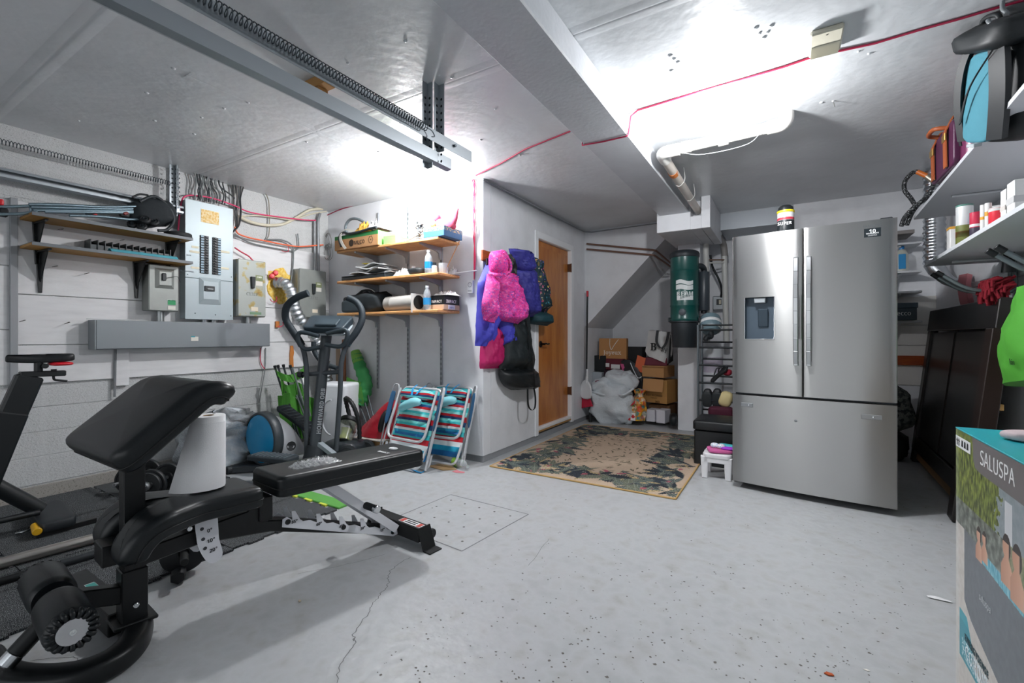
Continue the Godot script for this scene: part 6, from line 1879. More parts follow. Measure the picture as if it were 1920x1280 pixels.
	P(fj, "jacket_body", garment([[984, 476, 996, 480], [988, 500, 1004, 504], [990, 535, 1015, 535], [990, 565, 1021, 562], [991, 588, 1025, 586]], -2.12, .13, 25, .02), M("ffffff", .6, 0, {"tex": dots("floral", "10303a", ["e8487a", "f2c44a", "7a5ab8", "e89ab0", "4aa0b0", "f0e0c0"], 70, 2.5, 8.0), "tri": 3.2, "nrm": tx["rough_n"], "ns": .25}))
	P(fj, "hem_band", garment([[991, 584, 1024, 583], [990, 598, 1026, 600], [993, 607, 1026, 611]], -2.12, .135, 26, .01), M("0d3a44", .7))
	var tc = MB.new()
	for i in 3: tc.tube(curve([ox(941 + i * 3, 482, -2.02), ox(942 + i * 4, 473, -2.0), ox(948 + i, 476, -2.0), ox(950, 484, -2.02)], 4), .006, 7)
	one("teal_ties", "teal fabric ties showing between the pink and navy jackets", "ties", tc, M("2fb3c8", .6))

func pbox(called: String, label: String, q: Array, z: float, dep: float, yaw: float, hex: String, cat = "box") -> Node3D:      # box whose front fills [u0, v0, u1, v1] at depth plane z
	var a = oz(q[0], q[1], z)
	var b = oz(q[2], q[3], z)
	var bs = Basis(Vector3.UP, yaw)
	var s = Vector3(absf(b.x - a.x), absf(a.y - b.y), dep)
	var c = (a + b) / 2 - bs * Vector3(0, 0, dep / 2)
	var t = T(called, label, cat, "", c - Vector3(0, s.y / 2, 0))
	P(t, "box_body", MB.new().box(c, s, bs, .004), M(hex, .7))
	return t

func clutter() -> void:
	var nz = FastNoiseLite.new()
	nz.frequency = .05
	nz.seed = 6
	# broom and dustpan by the corner
	var br = T("broom", "red bristled broom with black handle standing in the corner", "broom", "", oy(1100, 800, 0) * Vector3(1, 0, 1))
	var z = -5.28
	P(br, "handle", MB.new().cyl(oz(1099, 742, z), oz(1101.5, 548, z), .011, -1, 12), blkm())
	P(br, "handle_tip", MB.new().cyl(oz(1101.5, 556, z), oz(1101.5, 545, z), .014, -1, 12, .003), M("c8283c", .5))
	P(br, "bristles", MB.new().prism([Vector2(-.03, 0), Vector2(.05, 0), Vector2(.12, -.16), Vector2(-.04, -.2)], Transform3D(Basis(Vector3.UP, -.3), oz(1098, 735, z) + Vector3(0, 0, .0)), .035, .006), M("b8203c", .9))
	P(br, "lower_pole", MB.new().cyl(oz(1107, 758, z - .03), oz(1107, 798, z - .03), .02, -1, 12), blkm())
	var dp = T("dustpan", "white plastic dustpan hung on the red broom", "dustpan", "", oz(1101, 725, z + .05))
	P(dp, "pan", MB.new().prism(osm([Vector2(-.07, -.1), Vector2(-.075, .04), Vector2(-.03, .11), Vector2(.03, .11), Vector2(.085, .03), Vector2(.07, -.1)], 3), Transform3D(Basis(Vector3.UP, -.3), oz(1100, 730, z + .05)), .03, .01), M("d7d8da", .4))
	P(dp, "grip", MB.new().tube([oz(1100, 718, z + .07), oz(1101, 704, z + .07), oz(1101, 692, z + .07)], [.022, .016, .012], 12), M("d7d8da", .4))
	# gift bag
	var g = pbox("gift_bag", "brown paper gift bag with white cord handles atop the black boxes", [1124, 634, 1174, 675], -5.72, .12, .12, "b07d4a", "gift bag")
	var c = oz(1148, 655, -5.715)
	var lf = Transform3D(Basis(Vector3.UP, .12), c)
	P(g, "cord_handle", MB.new().tube(curve([lf * Vector3(-.03, .14, .004), lf * Vector3(-.03, .06, .012), lf * Vector3(-.01, .0, .014), lf * Vector3(.03, .06, .012), lf * Vector3(.08, .13, .004)], 6), .004, 6), M("eeeae2", .7))
	text(g, "lettering", "Joyeux", .05, lf.translated(Vector3(-.0, -.04, .004)), M("f0ece2", .7), "Droid Serif", .0006)
	pbox("black_box", "black box standing behind the brown gift bag", [1170, 650, 1204, 690], -5.85, .2, 0, "0d1114")
	pbox("black_box", "black box at the left end of the pile under the gift bag", [1104, 666, 1136, 696], -5.7, .25, 0, "0c1114")
	var mr = pbox("shoe_box", "maroon shoe box with two white labels under the gift bag", [1135, 672, 1168, 694], -5.66, .25, -.1, "5e1626")
	for q in [[1139, 684, .05, .05], [1154, 687, .12, .055]]: P(mr, "white_label", MB.new().box(oz(q[0], q[1], -5.65), Vector3(q[2], q[3], .004), Basis(Vector3.UP, -.1)), M("d9d8d6", .6))
	pbox("shoe_box", "dark purple shoe box below the maroon one", [1132, 694, 1169, 720], -5.66, .25, -.06, "2e0f22")
	pbox("white_box", "pale grey box behind the dustpan at the left of the pile", [1104, 697, 1128, 718], -5.62, .2, 0, "a8b0b6")
	pbox("dark_carton", "dark blue box filling the pile behind the trash bag", [1108, 716, 1200, 790], -5.85, .2, 0, "14181c")
	# glossy black shopping bag
	var sb = T("shopping_bag", "glossy black patterned shopping bag right of the maroon box", "shopping bag", "", oz(1185, 740, -5.6))
	P(sb, "bag_body", MB.new().sheet([PackedVector3Array(curve(P3([[1164, 676], [1178, 674], [1192, 682]], -5.62), 4)), PackedVector3Array(curve(P3([[1172, 702], [1190, 700], [1203, 706]], -5.56), 4)), PackedVector3Array(curve(P3([[1184, 736], [1196, 738], [1206, 738]], -5.6), 4))], .06), M("11161a", .3))
	P(sb, "white_script", MB.new().tube(curve([oz(1182, 680, -5.585), oz(1188, 694, -5.55), oz(1196, 708, -5.545), oz(1203, 706, -5.545)], 5), .006, 5), M("c9ccd0", .5))
	P(sb, "pink_edge", MB.new().strap([oz(1166, 682, -5.6), oz(1174, 706, -5.56), oz(1186, 730, -5.58)], Vector3(.04, 0, 0), .004), M("b8487a", .5))
	P(sb, "orange_tissue", crumple(oz(1200, 682, -5.6), Vector3(.05, -.02, 0), Vector3(.02, .09, 0), .04, 3, 8), M("c9603a", .7))
	# white tote bag
	var tb = T("tote_bag", "white woven tote bag with black handles on the cartons", "tote bag", "", oz(1236, 678, -5.6))
	var rows = []
	for q in [[1216, 620, 1258, 622], [1213, 640, 1262, 642], [1210, 658, 1260, 665], [1212, 666, 1252, 682]]:
		var row = PackedVector3Array()
		for k in 9:
			var t = k / 8.0
			row.append(oz(lerpf(q[0], q[2], t), lerpf(q[1], q[3], t), -5.68 + .09 * sin(PI * t)) + Vector3(0, 0, nz.get_noise_2d(k * 30, q[1] * 2) * .05))
		rows.append(row)
	P(tb, "bag_body", MB.new().sheet(rows, .1), M("c9cac9", .5, 0, {"nrm": tx["rough_n"], "tri": 3.0, "ns": .3}))
	for q in [[[1233, 619], [1231, 640], [1238, 652], [1244, 650], [1250, 640], [1254, 622]]]: P(tb, "handle", MB.new().strap(curve(P3(q, -5.545), 5), Vector3(.03, 0, 0), .006), blkm())
	text(tb, "lettering", "B", .09, Transform3D(Basis(Vector3.UP, -.2), oz(1225, 650, -5.585)), blkm(), "Droid Serif", .002, true)
	text(tb, "lettering", "ay", .05, Transform3D(Basis(Vector3.UP, .1), oz(1245, 655, -5.575)), blkm(), "Droid Serif", .002, true)
	P(tb, "side_gusset", MB.new().sheet([PackedVector3Array([oz(1258, 628, -5.66), oz(1262, 640, -5.75)]), PackedVector3Array([oz(1254, 682, -5.63), oz(1262, 676, -5.75)])], .01), blkm())
	var gm = pbox("shoe_box", "grey and maroon shoe box under the white tote bag", [1208, 670, 1250, 686], -5.62, .2, .1, "5f1a2c")
	P(gm, "grey_end", MB.new().box(oz(1212, 678, -5.615), Vector3(.07, .1, .004), Basis(Vector3.UP, .1)), M("4c4f54", .7))
	# cartons
	var k1 = pbox("carton", "top brown carton of the stack under the tote bag", [1202, 685, 1246, 708], -5.56, .3, -.22, "b58655", "carton")
	P(k1, "lid_edge", MB.new().box(oz(1224, 688, -5.553), Vector3(.27, .012, .006), Basis(Vector3.UP, -.22)), M("8a6238", .8))
	var k2 = pbox("carton", "open brown carton with folded flap in the middle of the stack", [1205, 711, 1252, 757], -5.55, .3, -.22, "b08248", "carton")
	P(k2, "open_flap", MB.new().box(oz(1224, 722, -5.5), Vector3(.255, .15, .006), Basis(Vector3.UP, -.22) * Basis(Vector3.RIGHT, -.18), .001), M("b98a5a", .8))
	var kf = Transform3D(Basis(Vector3.UP, -.22), oz(1226, 741, -5.538))
	text(k2, "lettering", "MADE IN CANADA", .018, kf, M("4a3216", .8), "Droid Sans", .0006, true)
	text(k2, "lettering", "FRAGILE", .016, kf.translated(Vector3(-.0, -.03, 0)), M("4a3216", .8), "Droid Sans", .0006)
	text(k2, "lettering", "03", .026, kf.translated(Vector3(-.1, -.075, 0)), M("4a3216", .8), "Droid Sans", .0006, true)
	text(k2, "lettering", "363", .026, kf.translated(Vector3(.04, -.075, 0)), M("4a3216", .8), "Droid Sans", .0006, true)
	pbox("carton", "dark brown carton at the bottom of the stack", [1216, 757, 1256, 792], -5.62, .3, -.1, "6a4a2c", "carton")
	pbox("white_box", "small white box on the floor, left of the white pair", [1211, 767, 1228, 791], -5.46, .16, -.15, "d5d4dc")
	pbox("white_box", "small white box on the floor, right of the white pair", [1229.5, 768, 1247, 794], -5.44, .18, -.15, "d5d4dc")
	one("black_shoe", "black shoe standing by the foot of the white post", "shoe", MB.new().puff(oz(1263, 786, -5.42), Vector3(.05, .07, .12), Basis(Vector3.UP, .2), .7, 18), blkm())
	# trash bags
	var tm = M("d6dde2", .3, 0, {"nrm": tx["rough_n"], "tri": 2.2, "ns": 1.0, "back": "404448"})
	nz.frequency = .03
	nz.fractal_type = FastNoiseLite.FRACTAL_RIDGED
	nz.fractal_octaves = 3
	var bg = T("trash_bag", "large white plastic trash bag stuffed full on the floor", "trash bag", "", oz(1148, 790, -5.4) * Vector3(1, 0, 1))
	var cc = oz(1147, 752, -5.42)
	P(bg, "bag_body", MB.new().puff(cc - Vector3(0, .02, 0), Vector3(.24, cc.y - .02, .17), Basis(), .75, 44, nz, .07), tm)
	P(bg, "bag_neck", MB.new().puff(oz(1165, 714, -5.5), Vector3(.17, .09, .13), Basis(Vector3.BACK, -.15), .8, 36, nz, .07), tm)
	P(bg, "neck_folds", MB.new().puff(oz(1128, 722, -5.4), Vector3(.13, .07, .1), Basis(Vector3.BACK, .2), .8, 30, nz, .06), tm)
	for q in [[1150, 735, 1188, 728], [1112, 735, 1150, 745], [1116, 748, 1160, 742]]: P(bg, "fold", MB.new().tube(curve([oz(q[0], q[1], -5.27), oz((q[0] + q[2]) / 2.0, q[1] + 5, -5.24), oz(q[2], q[3], -5.28)], 5), .012, 8), tm)
	P(bg, "pink_content", MB.new().puff(oz(1126, 716, -5.33), Vector3(.07, .02, .03), Basis(), .8, 14), M("8a2b4a", .6))
	one("trash_bag", "small white plastic bag tied beside the large trash bag", "trash bag", MB.new().puff(oz(1177, 766, -5.42), Vector3(.045, .15, .06), Basis(Vector3.BACK, .1), .7, 30, nz, .05), tm)
	# colourful grocery bag with flag
	var gr = T("grocery_bag", "colourful grocery bag with a maple leaf flag beside the trash bags", "grocery bag", "", oz(1196, 790, -5.38))
	rows = []
	for q in [[1196, 728, 1204, 730], [1188, 746, 1212, 752], [1180, 765, 1214, 768], [1182, 788, 1210, 788]]:
		var row = PackedVector3Array()
		for k in 9: row.append(oz(lerpf(q[0], q[2], k / 8.0), lerpf(q[1], q[3], k / 8.0), -5.42 + .07 * sin(PI * k / 8.0)) + Vector3(0, 0, nz.get_noise_2d(k * 40, q[1]) * .06))
		rows.append(row)
	P(gr, "bag_body", MB.new().sheet(rows, .08), M("ffffff", .35, 0, {"tex": dots("grocer", "d98a2a", ["e8b820", "1e8f9a", "d8402a", "2a6a3a", "f0e8d8", "f2a030"], 130, 8.0, 24.0), "tri": 3.0}))
	P(gr, "red_band", MB.new().strap([oz(1204, 732, -5.36), oz(1196, 746, -5.335), oz(1184, 760, -5.34)], Vector3(.03, .01, 0), .004), M("b82028", .4))
	var ff = Transform3D(Basis(), oz(1187, 781, -5.335))
	P(gr, "flag_panel", MB.new().box(ff.origin, Vector3(.11, .09, .004)), M("f0eeea", .5))
	for sx in [-.043, .043]: P(gr, "flag_bar", MB.new().box(ff.origin + Vector3(sx, 0, .001), Vector3(.026, .09, .005)), M("c8202a", .5))
	var lo = []
	for q in [[0, .034], [.007, .02], [.013, .023], [.011, .006], [.018, .013], [.021, .008], [.029, .009], [.024, -.004], [.014, -.012], [.016, -.017], [.002, -.016], [.001, -.032]]: lo.append(Vector2(q[0], q[1]) * .9)
	for i in range(lo.size() - 1, 0, -1): lo.append(Vector2(-lo[i].x, lo[i].y))
	P(gr, "maple_leaf", MB.new().prism(lo, ff.translated(Vector3(0, 0, .002)), .002), M("c8202a", .5))

func blkm() -> Material: return M("14181b", .5)

func utilities() -> void:
	# central vacuum on the post
	var c = Vector3(-.93, 0, -5.1)
	var gr = M("0d4f4a", .35, 0, {"coat": .3})
	var dk = M("2b3136", .45)
	var t = T("central_vacuum", "dark green central vacuum canister with grey bucket hung on the post", "central vacuum", "", Vector3(c.x, .94, c.z))
	P(t, "canister", MB.new().lathe([Vector2(0, 1.22), Vector2(.142, 1.22), Vector2(.147, 1.235), Vector2(.142, 1.245), Vector2(.142, 1.37), Vector2(.146, 1.378), Vector2(.146, 1.386), Vector2(.142, 1.394), Vector2(.142, 1.74), Vector2(.146, 1.748), Vector2(.142, 1.756), Vector2(.142, 1.89), Vector2(0, 1.89)], c, Vector3.UP, 40), gr)
	P(t, "top_cap", MB.new().lathe([Vector2(.146, 1.89), Vector2(.15, 1.9), Vector2(.15, 1.93), Vector2(.14, 1.95), Vector2(.11, 1.965), Vector2(.05, 1.972), Vector2(0, 1.972)], c, Vector3.UP, 40), dk)
	var bk = P(t, "dirt_bucket", MB.new().lathe([Vector2(.12, .94), Vector2(.124, .945), Vector2(.13, 1.08), Vector2(.134, 1.085), Vector2(.136, 1.2), Vector2(.15, 1.205), Vector2(.15, 1.22), Vector2(.13, 1.22)], c, Vector3.UP, 40).lathe([Vector2(0, .94), Vector2(.12, .94)], c, Vector3.UP, 40), dk)
	for s in [-1, 1]: P(bk, "latch", MB.new().box(c + Vector3(.152 * s, 1.235, .02), Vector3(.02, .05, .04), Basis(), .006), dk)
	var fd = (EYE - Vector3(c.x, 1.06, c.z)).normalized()
	P(t, "wall_bracket", MB.new().box2(c + Vector3(-.06, 1.3, -.262), c + Vector3(.06, 1.8, -.12), .004), dk)
	P(t, "inlet_cap", MB.new().lathe([Vector2(.035, 0), Vector2(.035, .012), Vector2(.03, .016), Vector2(0, .016)], c + Vector3(0, 1.31, 0) + Basis(Vector3.UP, -.15) * fd * .136, Basis(Vector3.UP, -.15) * fd, 18), M("4c545a", .5))
	# logo label curved round the canister
	var lab = func(y0: float, y1: float, a0: float, a1: float, mat: Material, nm: String, wave: float) -> void:
		var rows = []
		for r in 2:
			var row = PackedVector3Array()
			for k in 17:
				var w = lerpf(a0, a1, k / 16.0)
				row.append(c + Basis(Vector3.UP, w) * fd * .1438 + Vector3(0, [y0, y1][r] + wave * sin(TAU * k / 16.0), 0))
			rows.append(row)
		P(t, nm, MB.new().grid(rows), mat)
	var wh = M("dfe4e4", .5)
	lab.call(1.60, 1.64, -.62, .62, wh, "logo_wave", .011)
	lab.call(1.545, 1.592, -.62, .62, wh, "logo_wave", .007)
	lab.call(1.435, 1.48, -.55, .62, wh, "logo_panel", 0.0)
	for i in 4:
		var w = -.45 + i * .3
		var d = Basis(Vector3.UP, w) * fd
		text(t, "lettering", "BEAM"[i], .041, Transform3D(fr(Vector3(), d, d.cross(Vector3.UP) * -1.0).basis, c + d * .1435 + Vector3(0, 1.502, 0)), wh, "Droid Sans", .003, true)
	for i in 7:
		var d = Basis(Vector3.UP, -.3 + i * .1) * fd
		P(t, "script_stroke", MB.new().tube([c + d * .1445 + Vector3(0, 1.445 + .004 * i, 0), c + Basis(Vector3.UP, .06) * d * .1445 + Vector3(0, 1.482, 0)], .003, 4), gr)
	# exhaust muffler
	var m = T("exhaust_muffler", "dark grey exhaust muffler cylinder beside the green canister", "muffler", "", oz(1320, 582, -5.2))
	var mc = oz(1320, 545, -5.2)
	P(m, "cylinder", MB.new().lathe([Vector2(.03, -.215), Vector2(.052, -.21), Vector2(.056, -.2), Vector2(.056, .19), Vector2(.05, .2), Vector2(0, .2)], mc, Vector3.UP, 24), M("3c444b", .35))
	P(m, "elbow_hose", MB.new().tube(curve([oz(1307, 499, -5.12), oz(1315, 499, -5.15), oz(1320, 505, -5.2), oz(1320, 516, -5.2)], 5), .03, 14), dk)
	P(m, "outlet", MB.new().cyl(mc + Vector3(.0, -.24, 0), mc + Vector3(0, -.2, 0), .03, -1, 16), blkm())
	# expansion tank
	var e = T("expansion_tank", "round blue grey tank with a white band and black hose", "tank", "", oz(1332, 625, -5.15))
	var ec = oz(1332, 608, -5.15)
	var ax = Vector3(-.1, .8, -.5).normalized()
	P(e, "shell", MB.new().lathe([Vector2(0, -.1), Vector2(.07, -.095), Vector2(.1, -.06), Vector2(.108, -.02), Vector2(.108, .04), Vector2(.095, .085), Vector2(.05, .105), Vector2(0, .11)], ec, ax, 32), M("6f8790", .45))
	P(e, "white_band", MB.new().lathe([Vector2(.1085, -.012), Vector2(.111, -.008), Vector2(.111, .02), Vector2(.1085, .024)], ec, ax, 32), M("e6e8e8", .5))
	P(e, "rim", MB.new().lathe([Vector2(.098, -.072), Vector2(.104, -.068), Vector2(.1, -.06)], ec, ax, 32), M("e6e8e8", .5))
	P(e, "hose", MB.new().tube(curve([ec - ax * .09, ec - ax * .14 + Vector3(0, -.01, 0), oz(1326, 632, -5.05), oz(1322, 638, -5.03)], 5), .026, 12), M("23282c", .5))
	P(e, "nozzle", MB.new().cyl(ec + Vector3(-.13, .06, .02), ec + Vector3(-.07, .05, .0), .025, -1, 14, .004), M("aab2b6", .4, .5))
	# water heater standing behind the rack
	var wc = Vector3(oz(1336, 700, -5.5).x, 0, -5.5)
	var w = T("water_tank", "tall white water tank with a label behind the shoe rack", "water tank", "", wc)
	P(w, "jacket", MB.new().lathe([Vector2(0, .02), Vector2(.105, .02), Vector2(.105, .9), Vector2(.1, .93), Vector2(0, .95)], wc, Vector3.UP, 32), M("d2d6da", .4))
	P(w, "label_sheet", MB.new().lathe([Vector2(.1055, .66), Vector2(.1055, .83)], wc, Vector3.UP, 32), M("b9b3c2", .5))
	P(w, "seam_ring", MB.new().lathe([Vector2(.106, .32), Vector2(.108, .325), Vector2(.106, .33)], wc, Vector3.UP, 32), M("e6e8ea", .4))
	one("timber_stud", "brown timber stud standing behind the shoe rack by the fridge", "stud", MB.new().box2(Vector3(-.46, .0, -5.7), Vector3(-.4, 1.1, -5.62), .002), M("b07d4c", .7))
	# pipes
	var wp = M("cfd0cc", .4)
	var gp = M("8f9396", .4, .3)
	one("white_pipe", "white vertical pipe right of the post", "pipe", MB.new().cyl(oz(1323, 434, -5.42), oz(1326, 640, -5.42), .031, -1, 18), wp)
	one("grey_pipe", "grey bent pipe coming out of the boxed duct towards the fridge", "pipe", MB.new().tube(rpath([oz(1338, 432, -5.3), oz(1357, 458, -5.62), oz(1359, 480, -5.62)], .06), .035, 14), M("8a8784", .5))
	one("white_pipe", "white pipe running down beside the fridge edge", "pipe", MB.new().cyl(oz(1358, 478, -5.62), oz(1362, 640, -5.62), .03, -1, 16), wp)
	for k in 2: one("brown_pipe", ["thin brown pipe between the two white pipes, upper", "thin white pipe between the two white pipes, lower"][k], "pipe", MB.new().cyl(oz(1324, 487 + k * 6, -5.42), oz(1362, 487 + k * 5, -5.62), .009, -1, 10), [M("7a6254", .5), wp][k])
	one("black_cable", "black twisted cable dropping to the small switch box", "cable", MB.new().tube(curve([oz(1332, 478, -5.7), oz(1336, 500, -5.7), oz(1347, 522, -5.7), oz(1353, 540, -5.75), oz(1352, 556, -5.85)], 6), .012, 8), M("1e2326", .6))
	var sx = T("switch_plate_box", "small grey switch box on the wall beside the fridge", "switch box", "", oz(1347, 568, -5.9))
	var sc = oz(1347, 568, -5.9)
	P(sx, "case", MB.new().box(sc, Vector3(.12, .165, .06), Basis(), .008), M("9aa0a4", .4, .4))
	P(sx, "toggle_plate", MB.new().box(sc + Vector3(.01, .01, .032), Vector3(.055, .07, .006), Basis(), .002), M("23282b", .5))
	P(sx, "toggle", MB.new().box(sc + Vector3(.022, .01, .04), Vector3(.025, .05, .012), Basis(), .003), M("c9c2ae", .5))
	for k in 2: one("copper_pipe", ["upper copper pipe across the stair wall", "lower copper pipe across the stair wall"][k], "pipe", MB.new().tube(rpath([oz(1100, 457 + k * 10, ZB + .03), oz(1229 - k * 3, 469 + k * 9, ZB + .03), oz(1262 - k * 3, 497 + k * 4, ZB - .55)], .04), .011, 10), M("8a6a5c", .4, .7))
	# white drain pipe under the ceiling
	var pv = M("e3e1dc", .35)
	var y = 2.285
	var a = Vector3(-.72, y, -3.12)
	var pt = T("drain_pipe", "white plastic drain pipe running under the ceiling and along the beam", "drain pipe", "", Vector3(-.4, y, -3.14))
	P(pt, "cross_pipe", MB.new().tube([Vector3(-.68, y, -3.12), Vector3(-.04, y + .03, -3.14)], .033, 20), pv)
	P(pt, "elbow", MB.new().tube(rpath([Vector3(-.1, y + .027, -3.138), Vector3(.0, y + .03, -3.14), Vector3(.0, H + .02, -3.14)], .07, 8), .04, 20), pv)
	P(pt, "elbow", MB.new().tube(rpath([Vector3(-.6, y, -3.12), Vector3(-.72, y, -3.12), Vector3(-.72, y, -3.26)], .07, 8), .04, 20), pv)
	P(pt, "beam_pipe", MB.new().tube([Vector3(-.72, y, -3.2), Vector3(-.735, y - .01, -4.72)], .033, 20), M("d3cbc2", .45))
	for x in [-.56, -.34]: P(pt, "coupling", MB.new().cyl(Vector3(x - .03, y + .006, -3.126), Vector3(x + .03, y + .009, -3.128), .038, -1, 20, .003), pv)
	for z in [-3.75, -4.2]: P(pt, "hanger_wire", MB.new().tube(curve([Vector3(-.69, H, z), Vector3(-.682, y, z), Vector3(-.725, y - .045, z), Vector3(-.775, y, z), Vector3(-.775, y + .04, z)], 5), .003, 6), M("c9c9c6", .4))
	P(pt, "orange_tape", MB.new().cyl(Vector3(-.7245, y - .003, -3.5), Vector3(-.7255, y - .003, -3.57), .0345, -1, 18), M("d07a3a", .6))
	one("hanging_wire", "thin grey wire looping under the white drain pipe", "wire", MB.new().tube(curve([Vector3(-.6, y - .03, -3.09), Vector3(-.45, y - .075, -3.09), Vector3(-.2, y - .06, -3.1), Vector3(-.12, y + .02, -3.1)], 8), .0022, 5), M("8f9296", .5))
	# shoe rack
	var rk = T("shoe_rack", "black metal shoe rack with paired bars beside the fridge", "shoe rack", "", Vector3(-.5, 0, -4.8))
	var bm = M("1c2124", .4, .3)
	for q in [-4.72, -4.95]:
		for x in [-.735, -.2]: P(rk, "post", MB.new().cyl(Vector3(x, 0, q), Vector3(x, 1.17, q), .0125, -1, 12), M("6d757a", .35, .6))
	for i in 6:
		var yy = .27 + i * .17
		for q in [-4.72, -4.95]: P(rk, "bar", MB.new().cyl(Vector3(-.735, yy + (.05 if q < -4.8 else 0.0), q), Vector3(-.2, yy + (.05 if q < -4.8 else 0.0), q), .009, -1, 10), bm)
	var ff = T("flip_flop", "black flip-flop on the shoe rack's middle tier", "sandal", "", oz(1350, 700, -4.74))
	var fb = Basis(Vector3.UP, -.4) * Basis(Vector3.BACK, .75)
	var fc = oz(1350, 703, -4.72)
	P(ff, "sole", MB.new().prism(osm([Vector2(-.11, 0), Vector2(-.09, .035), Vector2(.0, .03), Vector2(.08, .045), Vector2(.115, .0), Vector2(.08, -.045), Vector2(.0, -.03), Vector2(-.09, -.035)], 3), Transform3D(fb * Basis(Vector3.RIGHT, -PI / 2 + .7), fc), .02, .004), blkm())
	P(ff, "thong_strap", MB.new().tube(curve([fc + fb * Vector3(-.03, .02, .045), fc + fb * Vector3(.03, .06, .02), fc + fb * Vector3(.07, .03, .0), fc + fb * Vector3(.03, .06, -.02), fc + fb * Vector3(-.03, .02, -.03)], 5), .006, 7), blkm())
	var sh = null
	for k in 2:
		var s = oz([1327, 1345][k], 748, -4.76)
		var lb = ["left of the black shoe pair hanging on the rack", "right of the black shoe pair hanging on the rack"][k]
		var o = T("black_shoe", lb, "shoe", "black shoes on the rack", s)
		P(o, "upper", MB.new().puff(s + Vector3(0, .02, 0), Vector3(.042, .085, .04), Basis(), .7, 18), blkm())
		P(o, "sole", MB.new().puff(s + Vector3(0, .0, .04), Vector3(.046, .075, .012), Basis(Vector3.RIGHT, .2), .6, 16), M("23282b", .6))
	one("cream_shoe", "cream coloured shoe on the rack's lower tier", "shoe", MB.new().puff(oz(1361, 748, -4.74), Vector3(.06, .075, .06), Basis(Vector3.BACK, -.3), .7, 20), M("cdbd8a", .7))
	one("maroon_cloth", "maroon cloth folded at the bottom of the shoe rack", "cloth", MB.new().puff(oz(1352, 772, -4.7), Vector3(.11, .05, .08), Basis(), .45, 20), M("4a0f28", .8))
	one("red_slipper", "red slipper at the fridge end of the shoe rack", "slipper", MB.new().puff(oz(1364, 698, -4.76), Vector3(.04, .03, .07), Basis(), .7, 14), M("a02438", .7))

# ======== the fridge side: rug, fridge, small furniture, the right wall and its shelves
func leaf(im: Image, cx: float, cy: float, l: float, w: float, an: float, c: Color, d: Color) -> void:
	var W = im.get_width()
	var Hh = im.get_height()
	for y in range(maxi(0, int(cy - l)), mini(Hh, int(cy + l) + 1)):
		for x in range(maxi(0, int(cx - l)), mini(W, int(cx + l) + 1)):
			var u = (x - cx) * cos(an) + (y - cy) * sin(an)
			var v = (y - cy) * cos(an) - (x - cx) * sin(an)
			var t = u / l * .5 + .5
			if t < 0.0 or t > 1.0: continue
			var e = w * sin(PI * pow(t, .8)) * (1.0 + .25 * sin(u * 1.1))
			if absf(v) < e: im.set_pixel(x, y, d if absf(v) < .7 or fmod(absf(u + absf(v) * 1.2), 7.0) < 1.6 else c)

func rug() -> void:
	var im = Image.create(432, 612, false, Image.FORMAT_RGB8)
	var f = FastNoiseLite.new()
	f.frequency = .25
	for y in 612:
		for x in 432: im.set_pixel(x, y, Color("bfaa94").lerp(Color("a6927e"), f.get_noise_2d(x, y) * .5 + .4))
	var rng = RandomNumberGenerator.new()
	rng.seed = 9
	var dk = [Color("2a3440"), Color("343f42"), Color("4a5248"), Color("222a33"), Color("5a5d4c"), Color("3c4a4a")]
	for i in 300:
		var x = rng.randf_range(80, 352)
		var y = rng.randf_range(95, 517)
		leaf(im, x, y, rng.randf_range(6, 11), rng.randf_range(1.2, 2.6), rng.randf() * PI, Color("6e6450"), Color("4e4838"))
	for i in 620:      # the leafy border
		var p = rng.randf() * 2088.0
		var k = 18.0 + 88.0 * pow(rng.randf(), .8)
		var x = 0.0
		var y = 0.0
		if p < 432: x = p; y = k
		elif p < 1044: x = 432 - k; y = p - 432
		elif p < 1476: x = p - 1044; y = 612 - k
		else: x = k; y = p - 1476
		var r = rng.randf()
		if r < .1: leaf(im, x, y, rng.randf_range(8, 14), rng.randf_range(4, 7), rng.randf() * TAU, Color("b0606a"), Color("8a4450"))
		elif r < .28: leaf(im, x, y, rng.randf_range(10, 22), rng.randf_range(3, 5), rng.randf() * TAU, Color("c2a878"), Color("7a7258"))
		else: leaf(im, x, y, rng.randf_range(16, 44), rng.randf_range(5, 13), rng.randf() * TAU, dk[i % 6], Color("7e8478") if i % 3 else Color("1e262c"))
	var t = T("floral_rug", "cream rug with a dark leafy border in front of the door", "rug", "", Vector3(-1.34, 0, -4.08))
	var a = Vector3(-2.06, .001, -3.07)
	var b = Vector3(-.615, .009, -5.1)
	var mb = MB.new()
	mb.grid([PackedVector3Array([Vector3(a.x, b.y, b.z), Vector3(b.x, b.y, b.z)]), PackedVector3Array([Vector3(a.x, b.y, a.z), Vector3(b.x, b.y, a.z)])])
	P(t, "pile", mb, M("ffffff", .95, 0, {"tex": ImageTexture.create_from_image(im), "nrm": tx["leather"], "ns": .3}))
	P(t, "backing", MB.new().box2(a, Vector3(b.x, .0085, b.z)), M("a8906a", .9))
	var bn = M("b5935c", .8)
	var h = .006
	P(t, "binding", MB.new().tube(rpath([Vector3(a.x, h, a.z), Vector3(b.x, h, a.z), Vector3(b.x, h, b.z), Vector3(a.x, h, b.z), Vector3(a.x, h, a.z)], .01), .0065, 8), bn)

